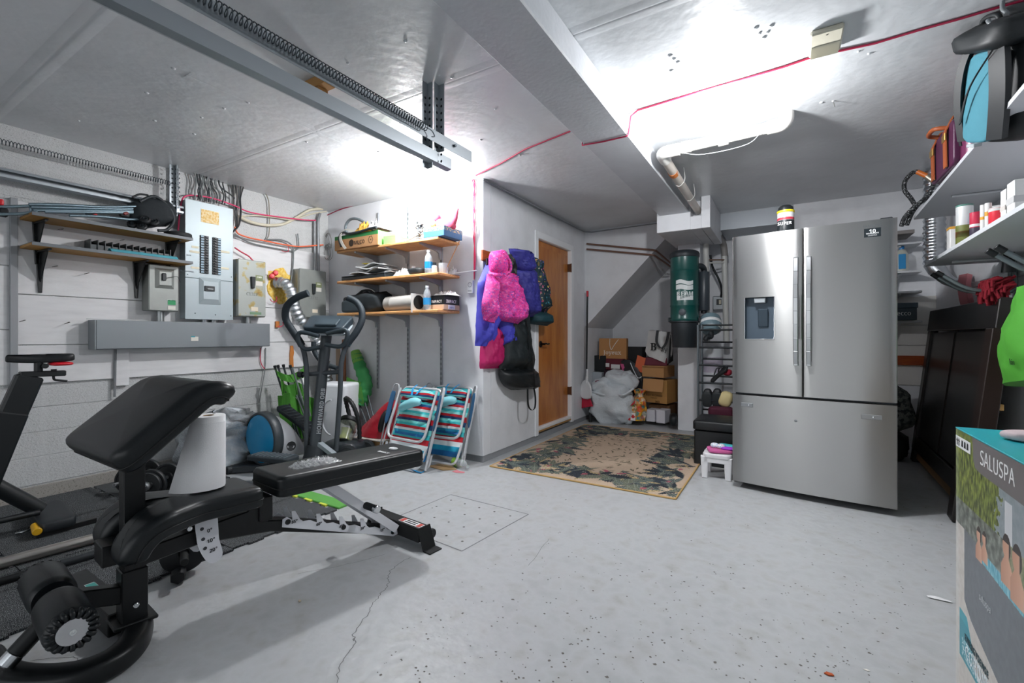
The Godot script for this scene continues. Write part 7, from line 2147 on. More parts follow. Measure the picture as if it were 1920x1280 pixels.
func fridge() -> void:
	var a = Vector3(-.327, 0, -3.552)
	var e = Vector3(.881, 0, .111).normalized()
	var W = .89
	var nrm = Vector3(-e.z, 0, e.x)          # out of the front
	var F = Transform3D(Basis(e, Vector3.UP, nrm), a)
	var st = M("a6a6a5", .28, 1.0, {"an": -.93})
	var dk = M("2c3034", .45, .3)
	var t = T("steel_fridge", "stainless french door fridge with water dispenser", "fridge", "", F * Vector3(W / 2, 0, -.4))
	P(t, "cabinet", MB.new().box(F * Vector3(W / 2, .885, -.43), Vector3(W - .012, 1.70, .72), F.basis, .006), M("3a3f44", .4, .5))
	P(t, "kick_plate", MB.new().box(F * Vector3(W / 2, .05, -.12), Vector3(W - .06, .08, .04), F.basis, .004), M("0c0e10", .5))
	for x in [.07, W - .07]: P(t, "foot", MB.new().cyl(F * Vector3(x, 0, -.15), F * Vector3(x, .04, -.15), .02, -1, 12), dk)
	# curved fronts: z bulges over the whole width
	var bulge = func(x: float) -> float: return .022 * (1.0 - pow((x / W - .5) * 2.0, 2.0))
	var panel = func(x0: float, x1: float, y0: float, y1: float, hole: Array) -> MB:
		var m = MB.new()
		var xs = []
		for k in 15: xs.append(lerpf(x0 + .006, x1 - .006, k / 14.0))
		var sh = [[y0, y1, x0, x1]]
		if hole.size(): sh = [[y0, hole[1], x0, x1], [hole[3], y1, x0, x1], [hole[1], hole[3], x0, hole[0]], [hole[1], hole[3], hole[2], x1]]
		for q in sh:
			var c = []
			for k in 15:
				c.append(clampf(lerpf(q[2], q[3], (k - 1) / 12.0), q[2], q[3]) if k not in [1, 13] else [q[2] + .004, q[3] - .004][int(k > 1)])
			var rows = []
			for y in [q[0], q[1]]:
				var row = PackedVector3Array()
				for x in c:
					var ed = 0.0
					if x < x0 + .001 or x > x1 - .001: ed = .006
					row.append(F * Vector3(x, y, bulge.call(x) - ed))
				rows.append(row)
			m.grid(rows)
		# sides, top and bottom back to the cabinet
		for x in [x0, x1]: m.quad(F * Vector3(x, y0, bulge.call(x) - .006), F * Vector3(x, y1, bulge.call(x) - .006), F * Vector3(x, y1, -.062), F * Vector3(x, y0, -.062), e * (1.0 if x == x1 else -1.0))
		for y in [y0, y1]:
			for k in 14:
				var p = lerpf(x0, x1, k / 14.0)
				var q = lerpf(x0, x1, (k + 1) / 14.0)
				m.quad(F * Vector3(p, y, bulge.call(p)), F * Vector3(q, y, bulge.call(q)), F * Vector3(q, y, -.062), F * Vector3(p, y, -.062), Vector3.UP * (1.0 if y == y1 else -1.0))
		return m
	var d0 = .082
	var dx1 = .262
	var dl = P(t, "left_door", panel.call(0.0, .421, .668, 1.755, [d0, 1.04, dx1, 1.325]), st)
	var dr = P(t, "right_door", panel.call(.427, W, .668, 1.755, []), st)
	var dw = P(t, "freezer_drawer", panel.call(0.0, W, .045, .652, []), st)
	# dispenser
	var di = MB.new()
	var z0 = bulge.call(.17) - .002
	var back = z0 - .055
	di.quad(F * Vector3(d0, 1.04, back), F * Vector3(dx1, 1.04, back), F * Vector3(dx1, 1.325, back), F * Vector3(d0, 1.325, back), nrm)
	di.quad(F * Vector3(d0, 1.04, z0), F * Vector3(d0, 1.325, z0), F * Vector3(d0, 1.325, back), F * Vector3(d0, 1.04, back), e)
	di.quad(F * Vector3(dx1, 1.04, z0 + .008), F * Vector3(dx1, 1.325, z0 + .008), F * Vector3(dx1, 1.325, back), F * Vector3(dx1, 1.04, back), -e)
	di.quad(F * Vector3(d0, 1.325, z0), F * Vector3(dx1, 1.325, z0 + .008), F * Vector3(dx1, 1.325, back), F * Vector3(d0, 1.325, back), Vector3.DOWN)
	di.quad(F * Vector3(d0, 1.04, z0), F * Vector3(dx1, 1.04, z0 + .008), F * Vector3(dx1, 1.04, back), F * Vector3(d0, 1.04, back), Vector3.UP)
	var ds = P(dl, "dispenser_recess", di, M("4d5a66", .35, .4))
	P(dl, "dispenser_trim", MB.new().tube([F * Vector3(d0, 1.325, z0 + .002), F * Vector3(d0, 1.04, z0 + .002), F * Vector3(dx1, 1.04, z0 + .009), F * Vector3(dx1, 1.325, z0 + .009)], .003, 6), M("e0e3e6", .2, 1.0))
	P(dl, "spout_panel", MB.new().prism([Vector2(-.037, 0), Vector2(.037, 0), Vector2(.033, -.036), Vector2(-.033, -.036)], Transform3D(F.basis, F * Vector3(.172, 1.322, back + .002)), .045, .004), M("aeb4b8", .35, .5))
	P(dl, "dispenser_paddle", MB.new().box(F * Vector3(.188, 1.185, back + .012), Vector3(.062, .125, .014), F.basis * Basis(Vector3.RIGHT, .12), .004), M("36424c", .35, .3))
	text(dl, "lettering", "SAMSUNG", .008, Transform3D(F.basis, F * Vector3(.168, 1.304, back + .0465)), M("e8eaec", .4), "Droid Sans", .0006, true)
	# handles
	for k in 2:
		var x = [.388, .458][k]
		var q = []
		for i in 9:
			var y = lerpf(.88, 1.56, i / 8.0)
			q.append(F * Vector3(x, y, bulge.call(x) + .03 + .022 * (1.0 - pow((i / 4.0 - 1.0), 2.0))))
		var g = MB.new()
		for i in 8: g.bar(q[i], q[i + 1] + (q[i + 1] - q[i]).normalized() * .001, .026, .014, nrm, .003)
		for y in [.885, 1.555]: g.box(F * Vector3(x, y, bulge.call(x) + .015), Vector3(.026, .03, .04), F.basis, .003)
		P([dl, dr][k], "handle", g, M("c4c6c8", .28, 1.0))
	# badge, brand line, drawer mounts
	var bx = .775
	var bz = bulge.call(bx)
	var bt = F.basis * Basis(Vector3.UP, .068)
	var bd = P(dr, "warranty_sticker", MB.new().box(F * Vector3(bx, 1.68, bz + .001), Vector3(.08, .052, .0015), bt), M("152026", .4))
	text(bd, "lettering", "10", .022, Transform3D(bt, F * Vector3(bx, 1.688, bz + .0025)), M("f0f2f4", .5), "Droid Sans", .0005, true)
	text(bd, "lettering", "WARRANTY", .008, Transform3D(bt, F * Vector3(bx, 1.675, bz + .0025)), M("f0f2f4", .5), "Droid Sans", .0005, true)
	text(bd, "lettering", "INVERTER", .007, Transform3D(bt, F * Vector3(bx, 1.663, bz + .0025)), M("f0f2f4", .5), "Droid Sans", .0005)
	text(dr, "lettering", "SAMSUNG", .014, Transform3D(bt, F * Vector3(bx, 1.72, bz + .0015)), M("8f9498", .3, .8), "Droid Sans", .0008)
	for q in [[.095, .585, .075], [.77, .575, .1]]:
		var m = P(dw, "handle_mount", MB.new().box(F * Vector3(q[0], q[1], bulge.call(q[0]) + .001), Vector3(q[2], .028, .004), F.basis * Basis(Vector3.UP, .085 if q[0] > .5 else -.085), .002), M("a2a5a8", .35, .9))
		P(m, "mount_screw", MB.new().lathe([Vector2(.006, 0), Vector2(.005, .004), Vector2(0, .005)], F * Vector3(q[0] + .01, q[1], bulge.call(q[0]) + .003), nrm, 12), M("dcdfe2", .15, 1.0))
	P(dw, "dent", MB.new().lathe([Vector2(.009, 0), Vector2(.006, .0008), Vector2(0, .0003)], F * Vector3(.385, .51, bulge.call(.385)), nrm, 14), M("8f9295", .3, 1.0))
	for x in [.05, W - .05]: P(t, "hinge_cover", MB.new().box(F * Vector3(x, 1.757, -.07), Vector3(.06, .02, .1), F.basis, .005), dk)
	# on top
	var s = F * Vector3(.31, 1.7355, -.12)
	s.y = 1.736
	var sp = T("spray_bottle", "black and white bottle with yellow band standing on the fridge", "bottle", "", s)
	P(sp, "bottle_body", MB.new().lathe([Vector2(0, 0), Vector2(.046, 0), Vector2(.05, .005), Vector2(.05, .165), Vector2(.046, .17)], s, Vector3.UP, 28), M("d7d8da", .4))
	P(sp, "black_label", MB.new().lathe([Vector2(.0505, .005), Vector2(.0508, .006), Vector2(.0508, .11), Vector2(.0505, .111)], s, Vector3.UP, 28), M("1c2428", .4))
	P(sp, "red_label", MB.new().lathe([Vector2(.0506, .113), Vector2(.051, .114), Vector2(.051, .128), Vector2(.0506, .129)], s, Vector3.UP, 28), M("c8384a", .4))
	P(sp, "yellow_band", MB.new().lathe([Vector2(.05, .163), Vector2(.053, .166), Vector2(.053, .178), Vector2(.048, .18)], s, Vector3.UP, 28), M("e3d028", .4))
	P(sp, "cap", MB.new().lathe([Vector2(.047, .178), Vector2(.045, .2), Vector2(.03, .215), Vector2(0, .217)], s, Vector3.UP, 24), M("1c2022", .4))
	text(sp, "lettering", "SUPER", .02, Transform3D(F.basis, s + nrm * .0515 + Vector3(0, .085, 0)), M("f0f2f2", .5), "Droid Sans", .002, true)
	one("paper_heap", "white crumpled paper lying on top of the fridge", "paper", crumple(F * Vector3(.14, 1.736, -.15), e * .12, nrm * .08, .05, 17), M("e6e7e9", .8))
	# ottoman and step stool
	var o = T("ottoman", "black leather storage ottoman between the rug and the fridge", "ottoman", "", Vector3(-.47, 0, -4.19))
	var lm = M("101316", .42, 0, {"nrm": tx["leather"], "ns": .15, "tri": 3.0})
	P(o, "base", MB.new().box2(Vector3(-.655, 0, -4.385), Vector3(-.285, .29, -4.0), .01), lm)
	P(o, "lid", MB.new().cushion(rrect(.39, .405, .03), .075, .02, func(p: Vector3) -> Vector3: return Vector3(-.47, .292, -4.19) + p, .008), lm)
	var k = T("step_stool", "small white plastic step stool in front of the black ottoman", "stool", "", Vector3(-.44, 0, -3.76))
	var wm = M("dedee0", .35)
	P(k, "top", MB.new().cushion(rrect(.2, .22, .035), .035, .012, func(p: Vector3) -> Vector3: return Vector3(-.44, .155, -3.76) + p, .002), wm)
	for q in [[-.525, -3.67], [-.365, -3.67], [-.525, -3.85], [-.365, -3.85]]:
		P(k, "leg", MB.new().prism([Vector2(-.028, .165), Vector2(.028, .165), Vector2(.02, 0), Vector2(-.02, 0)], Transform3D(Basis(), Vector3(q[0], 0, q[1] - .02)), .035, .006), wm)
	P(k, "apron", MB.new().box2(Vector3(-.53, .12, -3.665), Vector3(-.35, .16, -3.655), .002), wm)
	var y = .193
	one("pink_cloth", "pink folded cloth lying on the white step stool", "cloth", MB.new().puff(Vector3(-.43, y + .012, -3.74), Vector3(.085, .013, .08), Basis(Vector3.UP, .3), .4, 18), M("c05a90", .8))
	one("teal_cloth", "teal cloth lying at the back of the white step stool", "cloth", MB.new().puff(Vector3(-.39, y + .036, -3.79), Vector3(.06, .012, .04), Basis(Vector3.UP, -.2), .6, 16), M("46b8c0", .8))
	one("purple_cloth", "bright purple cloth on the white step stool beside the fridge", "cloth", MB.new().puff(Vector3(-.375, y + .034, -3.72), Vector3(.045, .01, .03), Basis(), .6, 14), M("a03ac8", .8))
	one("patterned_sock", "white and blue patterned sock bow on the pink cloth", "sock", MB.new().puff(Vector3(-.465, y + .042, -3.74), Vector3(.03, .018, .025), Basis(), .8, 14).puff(Vector3(-.42, y + .042, -3.73), Vector3(.03, .018, .025), Basis(), .8, 14), M("ffffff", .8, 0, {"tex": dots("sock", "e4eef4", ["4aa0e0", "e05a90", "f0c040", "5060c0"], 60, 5.0, 14.0), "tri": 12.0}))

func ceiling_things() -> void:
	var redc = M("b0244a", .5)
	var c = oy(1548, 72, H)
	var v = T("ceiling_vent", "square cream vent cover on the ceiling beside the red cable", "vent", "", c - Vector3(0, .03, 0))
	var vb = Basis(Vector3.UP, .0)
	P(v, "frame", MB.new().box(c + Vector3(0, -.012, 0), Vector3(.12, .024, .19), vb, .006), M("c9c5b4", .5))
	for i in 9: P(v, "louvre", MB.new().box(c + Vector3(0, -.026, -.095 + i * .011), Vector3(.105, .006, .005), vb * Basis(Vector3.RIGHT, .5)), M("d6d2c2", .5))
	P(v, "screw", MB.new().lathe([Vector2(.005, 0), Vector2(0, -.003)], c + Vector3(0, -.024, .07), Vector3.UP, 8), M("6a6860", .5))
	var q = [[893, 329], [940, 306], [985, 280], [1030, 262], [1068, 247]]
	var p = []
	for w in q: p.append(oy(w[0], w[1], H - .006))
	p.append(Vector3(-1.082, 2.37, oy(1097, 271, 2.24).z)); p.append(Vector3(-1.08, 2.238, oy(1097, 271, 2.24).z)); p.append(oy(1130, 266, 2.238)); p.append(oy(1174, 256, 2.238)); p.append(Vector3(-.793, 2.24, oy(1176, 254, 2.238).z)); p.append(Vector3(-.792, 2.368, oy(1180, 215, H).z))
	for w in [[1196, 207], [1260, 188], [1320, 170], [1390, 150], [1470, 126], [1530, 105], [1570, 97], [1640, 82], [1720, 58], [1800, 36], [1880, 12], [1990, -18]]: p.append(oy(w[0], w[1], H - .006))
	var rw = T("red_ceiling_cable", "red cable pair stapled across the ceiling and round the beam", "cable", "", oy(1200, 205, H))
	for k in 2: P(rw, "strand", MB.new().tube(p.map(func(x): return x + Vector3(0, 0, .006 * k)), .0035, 6), redc)
	for w in [[1316, 172], [1538, 104], [975, 291]]: P(rw, "staple", MB.new().box(oy(w[0], w[1], H - .006), Vector3(.012, .012, .022), Basis(), .002), M("dcdcda", .4))
	one("edge_cable", "grey cable along the top edge of the wall with the door", "cable", MB.new().tube([Vector3(XD + .012, H - .02, ZE + .02), Vector3(XD + .012, H - .03, -4.2), Vector3(XD + .014, H - .022, -5.3), Vector3(XD + .1, H - .03, ZB + .014), Vector3(-1.15, H - .02, ZB + .014)], .007, 7), M("8f9498", .5))
	var h = oy(1880, 2, H)
	one("ceiling_hook", "grey coated ceiling hook above the black backpack", "hook", MB.new().tube(curve([h + Vector3(0, .01, 0), h + Vector3(0, -.03, .0), h + Vector3(.01, -.06, .01), h + Vector3(-.005, -.085, .015), h + Vector3(-.035, -.08, .01), h + Vector3(-.042, -.06, .0)], 6), .0075, 10), M("6f7477", .4))
	var fx = oy(1562, 189, H)
	one("ceiling_nail", "bent nail sticking down from the ceiling by the drain pipe", "nail", MB.new().tube([fx, fx + Vector3(.01, -.03, -.02)], .002, 5), M("8f8f8c", .4, .7))

func right_wall() -> void:
	var wm = M("cfd2d6", .45)
	var blk = M("14181b", .55)
	# two long shelves: boards that sag a little towards the far end
	for k in 2:
		var a = [Vector3(.78, 1.895, -4.28), Vector3(.775, 1.515, -3.95)][k]
		var b = [Vector3(.74, 1.985, -2.0), Vector3(.757, 1.549, -1.9)][k]
		var t = T("long_wall_shelf", ["upper long white shelf on the right wall holding the suitcase", "lower long white shelf on the right wall holding paint cans"][k], "shelf", "long white shelves on the right wall", Vector3(.95, a.y, -3.1))
		var g = []
		for y in [0.0, .02]:
			g.append([a + Vector3(0, y, 0), b + Vector3(0, y, 0), Vector3(XR, b.y + y, b.z), Vector3(XR, a.y + y, a.z)])
		var m = MB.new()
		m.quad(g[0][0], g[0][1], g[0][2], g[0][3], Vector3.DOWN)
		m.quad(g[1][0], g[1][1], g[1][2], g[1][3], Vector3.UP)
		for i in 4: m.quad(g[0][i], g[0][(i + 1) % 4], g[1][(i + 1) % 4], g[1][i])
		P(t, "board", m, wm)
		for z in [-3.75, -2.75]:
			var y = lerpf(a.y, b.y, (a.z - z) / (a.z - b.z))
			P(t, "bracket", MB.new().tube(rpath([Vector3(.86, y - .008, z), Vector3(XR - .012, y - .008, z), Vector3(XR - .012, y - .2, z)], .05), .008, 8), wm)
	shelf_goods()
	# braided hose hanging from the upper shelf, suitcase, backpack
	var hz = oz(1725, 325, -4.25)
	var ho = T("braided_hose", "black braided hose coil with orange end hanging at the shelf's far end", "hose", "", hz)
	var hm = M("ffffff", .6, 0, {"tex": dots("braid", "16191c", ["c8ccce"], 60, 3.0, 7.0), "tri": 9.0})
	P(ho, "coil", MB.new().tube(curve(P3([[1734, 328], [1715, 322], [1698, 338], [1696, 356], [1708, 372], [1716, 385]], -4.25), 6), .014, 10), hm)
	P(ho, "coil", MB.new().tube(curve(P3([[1752, 340], [1740, 366], [1712, 390], [1696, 408], [1690, 424]], -4.2), 6), .014, 10), hm)
	P(ho, "coil", MB.new().tube(curve(P3([[1748, 366], [1728, 378], [1712, 396], [1700, 422]], -4.22), 6), .014, 10), hm)
	P(ho, "orange_end", MB.new().cyl(oz(1720, 322, -4.24), oz(1738, 330, -4.22), .016, -1, 14, .002), M("d2702c", .4))
	P(ho, "brass_fitting", MB.new().cyl(oz(1738, 330, -4.22), oz(1752, 340, -4.2), .02, -1, 8, .003), M("b8b0a0", .3, .8))
	var sc = Vector3(.9, 2.095, -3.42)
	var sb = Basis(Vector3.UP, .0)
	var su = T("suitcase", "glossy purple suitcase with orange leather straps on the upper shelf", "suitcase", "", sc - Vector3(0, .14, 0))
	var pm = M("6e2a50", .3, .1, {"coat": .6})
	var om = M("a0532c", .5)
	P(su, "shell", MB.new().cushion(rrect(.26, .55, .06, 5, 4), .255, .045, func(p: Vector3) -> Vector3: return sc + Vector3(0, -.135, 0) + p, .01), pm)
	for i in 3: P(su, "shell_rib", MB.new().tube([sc + Vector3(-.134, -.06 + i * .06, -.2), sc + Vector3(-.134, -.06 + i * .06, .2)], .008, 8), pm)
	P(su, "front_panel", MB.new().cushion(rrect(.24, .42, .04, 4, 3), .03, .01, func(p: Vector3) -> Vector3: return sc + Vector3(-.128 - p.y, p.x - .02, p.z), .003), M("4c2240", .4))
	for z in [-.12, .12]:
		P(su, "leather_strap", MB.new().strap([sc + Vector3(-.165, -.13, z), sc + Vector3(-.168, .06, z), sc + Vector3(-.14, .13, z), sc + Vector3(-.02, .15, z)], Vector3(0, 0, .05), .006), om)
		P(su, "buckle", MB.new().box(sc + Vector3(-.174, .03, z), Vector3(.008, .04, .06), Basis(), .002), M("c9a05a", .3, .8))
	P(su, "handle", MB.new().tube(curve([sc + Vector3(-.15, .1, -.07), sc + Vector3(-.2, .11, -.05), sc + Vector3(-.2, .11, .05), sc + Vector3(-.15, .1, .07)], 5), .012, 8), om)
	P(su, "wheel", MB.new().cyl(sc + Vector3(-.08, -.105, -.29), sc + Vector3(-.05, -.105, -.29), .03, -1, 16, .004), blk)
	backpack()
	# the corner: foil duct, small shelves, shoe box, boards, rail, pillow
	var dp = resample([Vector3(1.0, 2.36, -4.8), Vector3(1.0, 1.62, -4.8)], .012)
	var rr = []
	for i in dp.size(): rr.append(.066 + [.005, 0.0, -.004, 0.0][i % 4])
	var du = T("foil_duct", "silver flexible duct passing behind the right wall shelves", "duct", "", Vector3(1.0, 1.5, -4.8))
	P(du, "flexible_tube", MB.new().tube(dp, rr, 22), M("c6cace", .25, 1.0))
	P(du, "tapered_end", MB.new().tube([Vector3(1.0, 1.63, -4.8), Vector3(1.01, 1.58, -4.78), Vector3(1.06, 1.49, -4.72), Vector3(1.1, 1.46, -4.7)], [.066, .058, .042, .036], 20), M("b0b4b8", .35, .9))
	one("grey_plank", "grey wooden plank at the top of the small corner shelves", "plank", MB.new().box2(Vector3(.3, 1.935, ZB + .002), Vector3(.93, 1.965, -5.06), .002), M("8a8583", .7))
	var ys = [1.87, 1.625, 1.45, 1.195]
	for i in 4:
		var t = T("corner_shelf", "small white corner shelf beside the fridge, " + ["topmost of four", "second from the top, under the soap bottle", "third from the top", "lowest, carrying the dark blue shoe box"][i], "shelf", "small corner shelves", Vector3(.6, ys[i], -5.24))
		P(t, "board", MB.new().box2(Vector3(.25, ys[i] - .018, ZB + .003), Vector3(.99, ys[i], -5.12), .002), wm)
		P(t, "bracket", MB.new().prism([Vector2(0, 0), Vector2(.2, 0), Vector2(.2, -.012), Vector2(.05, -.04), Vector2(.02, [-.17, -.15, -.07, -.17][i]), Vector2(0, [-.17, -.15, -.07, -.17][i])], Transform3D(Basis(Vector3.BACK, Vector3.UP, -Vector3.RIGHT), Vector3(.86, ys[i] - .018, ZB)), .018, .002), wm)
	var s = Vector3(.87, ys[1] + .001, -5.2)
	var so = T("soap_bottle", "clear soap bottle with blue cap and label on the small corner shelf", "bottle", "", s)
	P(so, "bottle_body", MB.new().lathe([Vector2(0, 0), Vector2(.042, 0), Vector2(.046, .01), Vector2(.044, .15), Vector2(.03, .185), Vector2(.014, .2)], s, Vector3.UP, 22), M("e4e6d8", .1, 0, {"alpha": .45}))
	P(so, "blue_cap", MB.new().lathe([Vector2(.018, .195), Vector2(.018, .22), Vector2(.008, .228), Vector2(.007, .25), Vector2(0, .25)], s, Vector3.UP, 16), M("1c7ac0", .35))
	P(so, "blue_label", MB.new().box(s + Vector3(-.005, .085, .043), Vector3(.05, .13, .008), Basis(), .003), M("2a8ac4", .4))
	var bx = T("dark_shoe_box", "dark blue grey shoe box with white lettering on the lowest corner shelf", "shoe box", "", Vector3(.75, 1.196, -5.2))
	P(bx, "box_body", MB.new().box2(Vector3(.55, 1.197, -5.34), Vector3(.945, 1.3, -5.06), .002), M("35444d", .6))
	P(bx, "lid", MB.new().box2(Vector3(.545, 1.3, -5.345), Vector3(.952, 1.345, -5.053), .003), M("3c4c56", .6))
	text(bx, "lettering", "ecco", .034, Transform3D(Basis(), Vector3(.86, 1.255, -5.0595)), M("dfe4e6", .5), "Droid Sans", .001)
	var wl = get_node("wall_right_back")
	for i in 4: S("board", MB.new().box2(Vector3(.62, .62 + i * .0 + [0, .36, .54, .8][i], ZB + .001), Vector3(XR - .002, [.975, 1.155, 1.415, 1.42][i], ZB + .014 + .003 * (i % 2)), .002), M("dcdad6", .6), wl) if i < 3 else null
	one("pine_rail", "orange pine rail fixed across the corner boards", "rail", MB.new().box2(Vector3(.5, .80, ZB + .017), Vector3(XR, .885, ZB + .045), .003), M("b86f2c", .5, 0, {"tex": tx["pine"], "tri": Vector3(.8, 8, 8)}))
	one("plywood_sheet", "brown plywood offcut standing beside the fridge below the shoe box", "plywood", MB.new().box2(Vector3(.5, .9, ZB + .02), Vector3(.76, 1.17, ZB + .03)), M("a58d7c", .7))
	one("black_socket", "round black cable hole cover below the pine rail", "cable cover", MB.new().lathe([Vector2(.04, 0), Vector2(.04, .006), Vector2(.03, .01), Vector2(0, .01)], Vector3(.8, .70, ZB + .018), Vector3.BACK, 24), blk)
	var nz = FastNoiseLite.new()
	nz.frequency = .05
	var pil = M("ffffff", .9, 0, {"tex": noise("camo", .03, [[0.0, "23282b"], [0.45, "3c4244"], [0.5, "8d8f88"], [0.7, "6a6f6c"], [1.0, "a5a49a"]], 256, 3), "tri": 2.5})
	one("camo_pillow", "grey camouflage pillow propped behind the fridge", "pillow", MB.new().puff(Vector3(.76, .42, -5.12), Vector3(.17, .2, .1), Basis(Vector3.BACK, .2), .7, 26, nz, .05), pil)
	one("dark_bag", "black bag stuffed under the camouflage pillow", "bag", MB.new().puff(Vector3(.70, .12, -5.1), Vector3(.2, .12, .16), Basis(), .6, 22, nz, .05), blk)
	headboard()
	hooks()
	hot_tub_box()

func shelf_goods() -> void:
	var dd = func(u: float) -> float: return lerpf(.79, .775, (u - 1735.0) / 185.0)
	var g = func(called: String, label: String, cat: String, u0: float, v0: float, u1: float, v1: float, round: bool, mat: Material, x = 0.0) -> Node3D:
		var u = (u0 + u1) / 2
		var xx = dd.call(u) + .035 + x
		var base = ox(u, v1, xx)
		base.y = lerpf(1.515, 1.549, clampf((-3.95 - base.z) / -2.05, 0, 1)) + .0205
		var d = (base - EYE).dot(fwd)
		var r = (u1 - u0) / FPX * d / 2 * .97
		var h = (v1 - v0) / FPX * d
		var t = T(called, label, cat, "", base)
		if round: P(t, "can_body", MB.new().lathe([Vector2(0, 0), Vector2(r * .96, 0), Vector2(r, r * .06), Vector2(r, h - r * .1), Vector2(r * 1.04, h - r * .06), Vector2(r * .96, h), Vector2(r * .8, h - .004), Vector2(0, h - .004)], base, Vector3.UP, 24), mat)
		else: P(t, "box_body", MB.new().box(base + Vector3(0, h / 2, 0), Vector3(r * 2.0, h, r * 2.2), Basis(), .003), mat)
		t.set_meta("r", r); t.set_meta("h", h)
		return t
	var band = func(t: Node3D, y0: float, y1: float, hex: String) -> void:
		var r = t.get_meta("r")
		var h = t.get_meta("h")
		var b = t.position
		if t.get_child(0).name == "can_body": P(t, "label_band", MB.new().lathe([Vector2(r * 1.0, h * y0), Vector2(r * 1.02, h * y0 + .001), Vector2(r * 1.02, h * y1), Vector2(r, h * y1)], b, Vector3.UP, 24), M(hex, .45))
		else: P(t, "printed_band", MB.new().box(b + Vector3(0, h * (y0 + y1) / 2, 0), Vector3(r * 2.0 + .002, h * (y1 - y0), r * 2.2 + .002)), M(hex, .45))
	var wh = M("e4e4e2", .45)
	var a = g.call("white_carton", "white carton with yellow top at the far end of the lower shelf", "box", 1781, 419, 1800, 464, false, wh); band.call(a, .9, 1.0, "d8a040")
	a = g.call("paint_can", "tall paint can with colourful lower label, second from the far end", "paint can", 1796, 380, 1821, 455, true, M("d5d8d8", .4, .2)); band.call(a, .05, .5, "6a7038"); band.call(a, .2, .35, "b83a30"); band.call(a, .97, 1.01, "2f7a6a")
	a = g.call("spray_can", "red and black aerosol can beside the tall paint can", "spray can", 1821, 393, 1839, 443, true, M("c02a48", .35)); band.call(a, .1, .42, "3a3244"); band.call(a, .45, .55, "e0dcdc")
	a = g.call("green_can", "dark green can behind the red aerosol can", "can", 1820, 378, 1838, 430, true, M("1e6a50", .4), .1); band.call(a, .6, .8, "d8dcd8")
	a = g.call("caulk_tube", "white tube with orange print beside the red aerosol can", "tube", 1839, 376, 1848, 432, true, wh); band.call(a, .5, .6, "e0a030")
	a = g.call("white_can", "white tube with purple base left of the red tub", "can", 1848, 372, 1858, 426, true, wh); band.call(a, .02, .16, "8a78c0"); band.call(a, .55, .7, "d89a30")
	a = g.call("red_tub", "squat red tub with white lid on the lower shelf", "tub", 1859, 384, 1889, 416, true, M("d22c3c", .35)); band.call(a, .82, 1.02, "d9dedc")
	a = g.call("detergent_box", "white box printed orange and blue behind the red tub", "box", 1852, 336, 1891, 396, false, wh, .1); band.call(a, .3, .5, "e0603a"); band.call(a, .6, .78, "3a78c8")
	a = g.call("white_packet", "white printed box right of the red tub", "box", 1884, 340, 1905, 396, false, wh); band.call(a, .3, .45, "cfcac4")
	a = g.call("white_packet", "white printed box nearest the camera on the lower shelf", "box", 1900, 318, 1930, 378, false, wh); band.call(a, .3, .5, "c4c4c4")
	a = g.call("pump_bottle", "clear and orange pump bottle behind the white printed boxes", "bottle", 1893, 292, 1912, 360, true, M("d8e2e6", .3), .08); band.call(a, .55, .98, "e2703a"); band.call(a, .2, .4, "3a9ab0")
	one("black_ball", "small black ball on the lower shelf behind the white carton", "ball", MB.new().puff(Vector3(.93, 1.575, -3.87), Vector3(.032, .032, .032), Basis(), 1.0, 18), blkm())

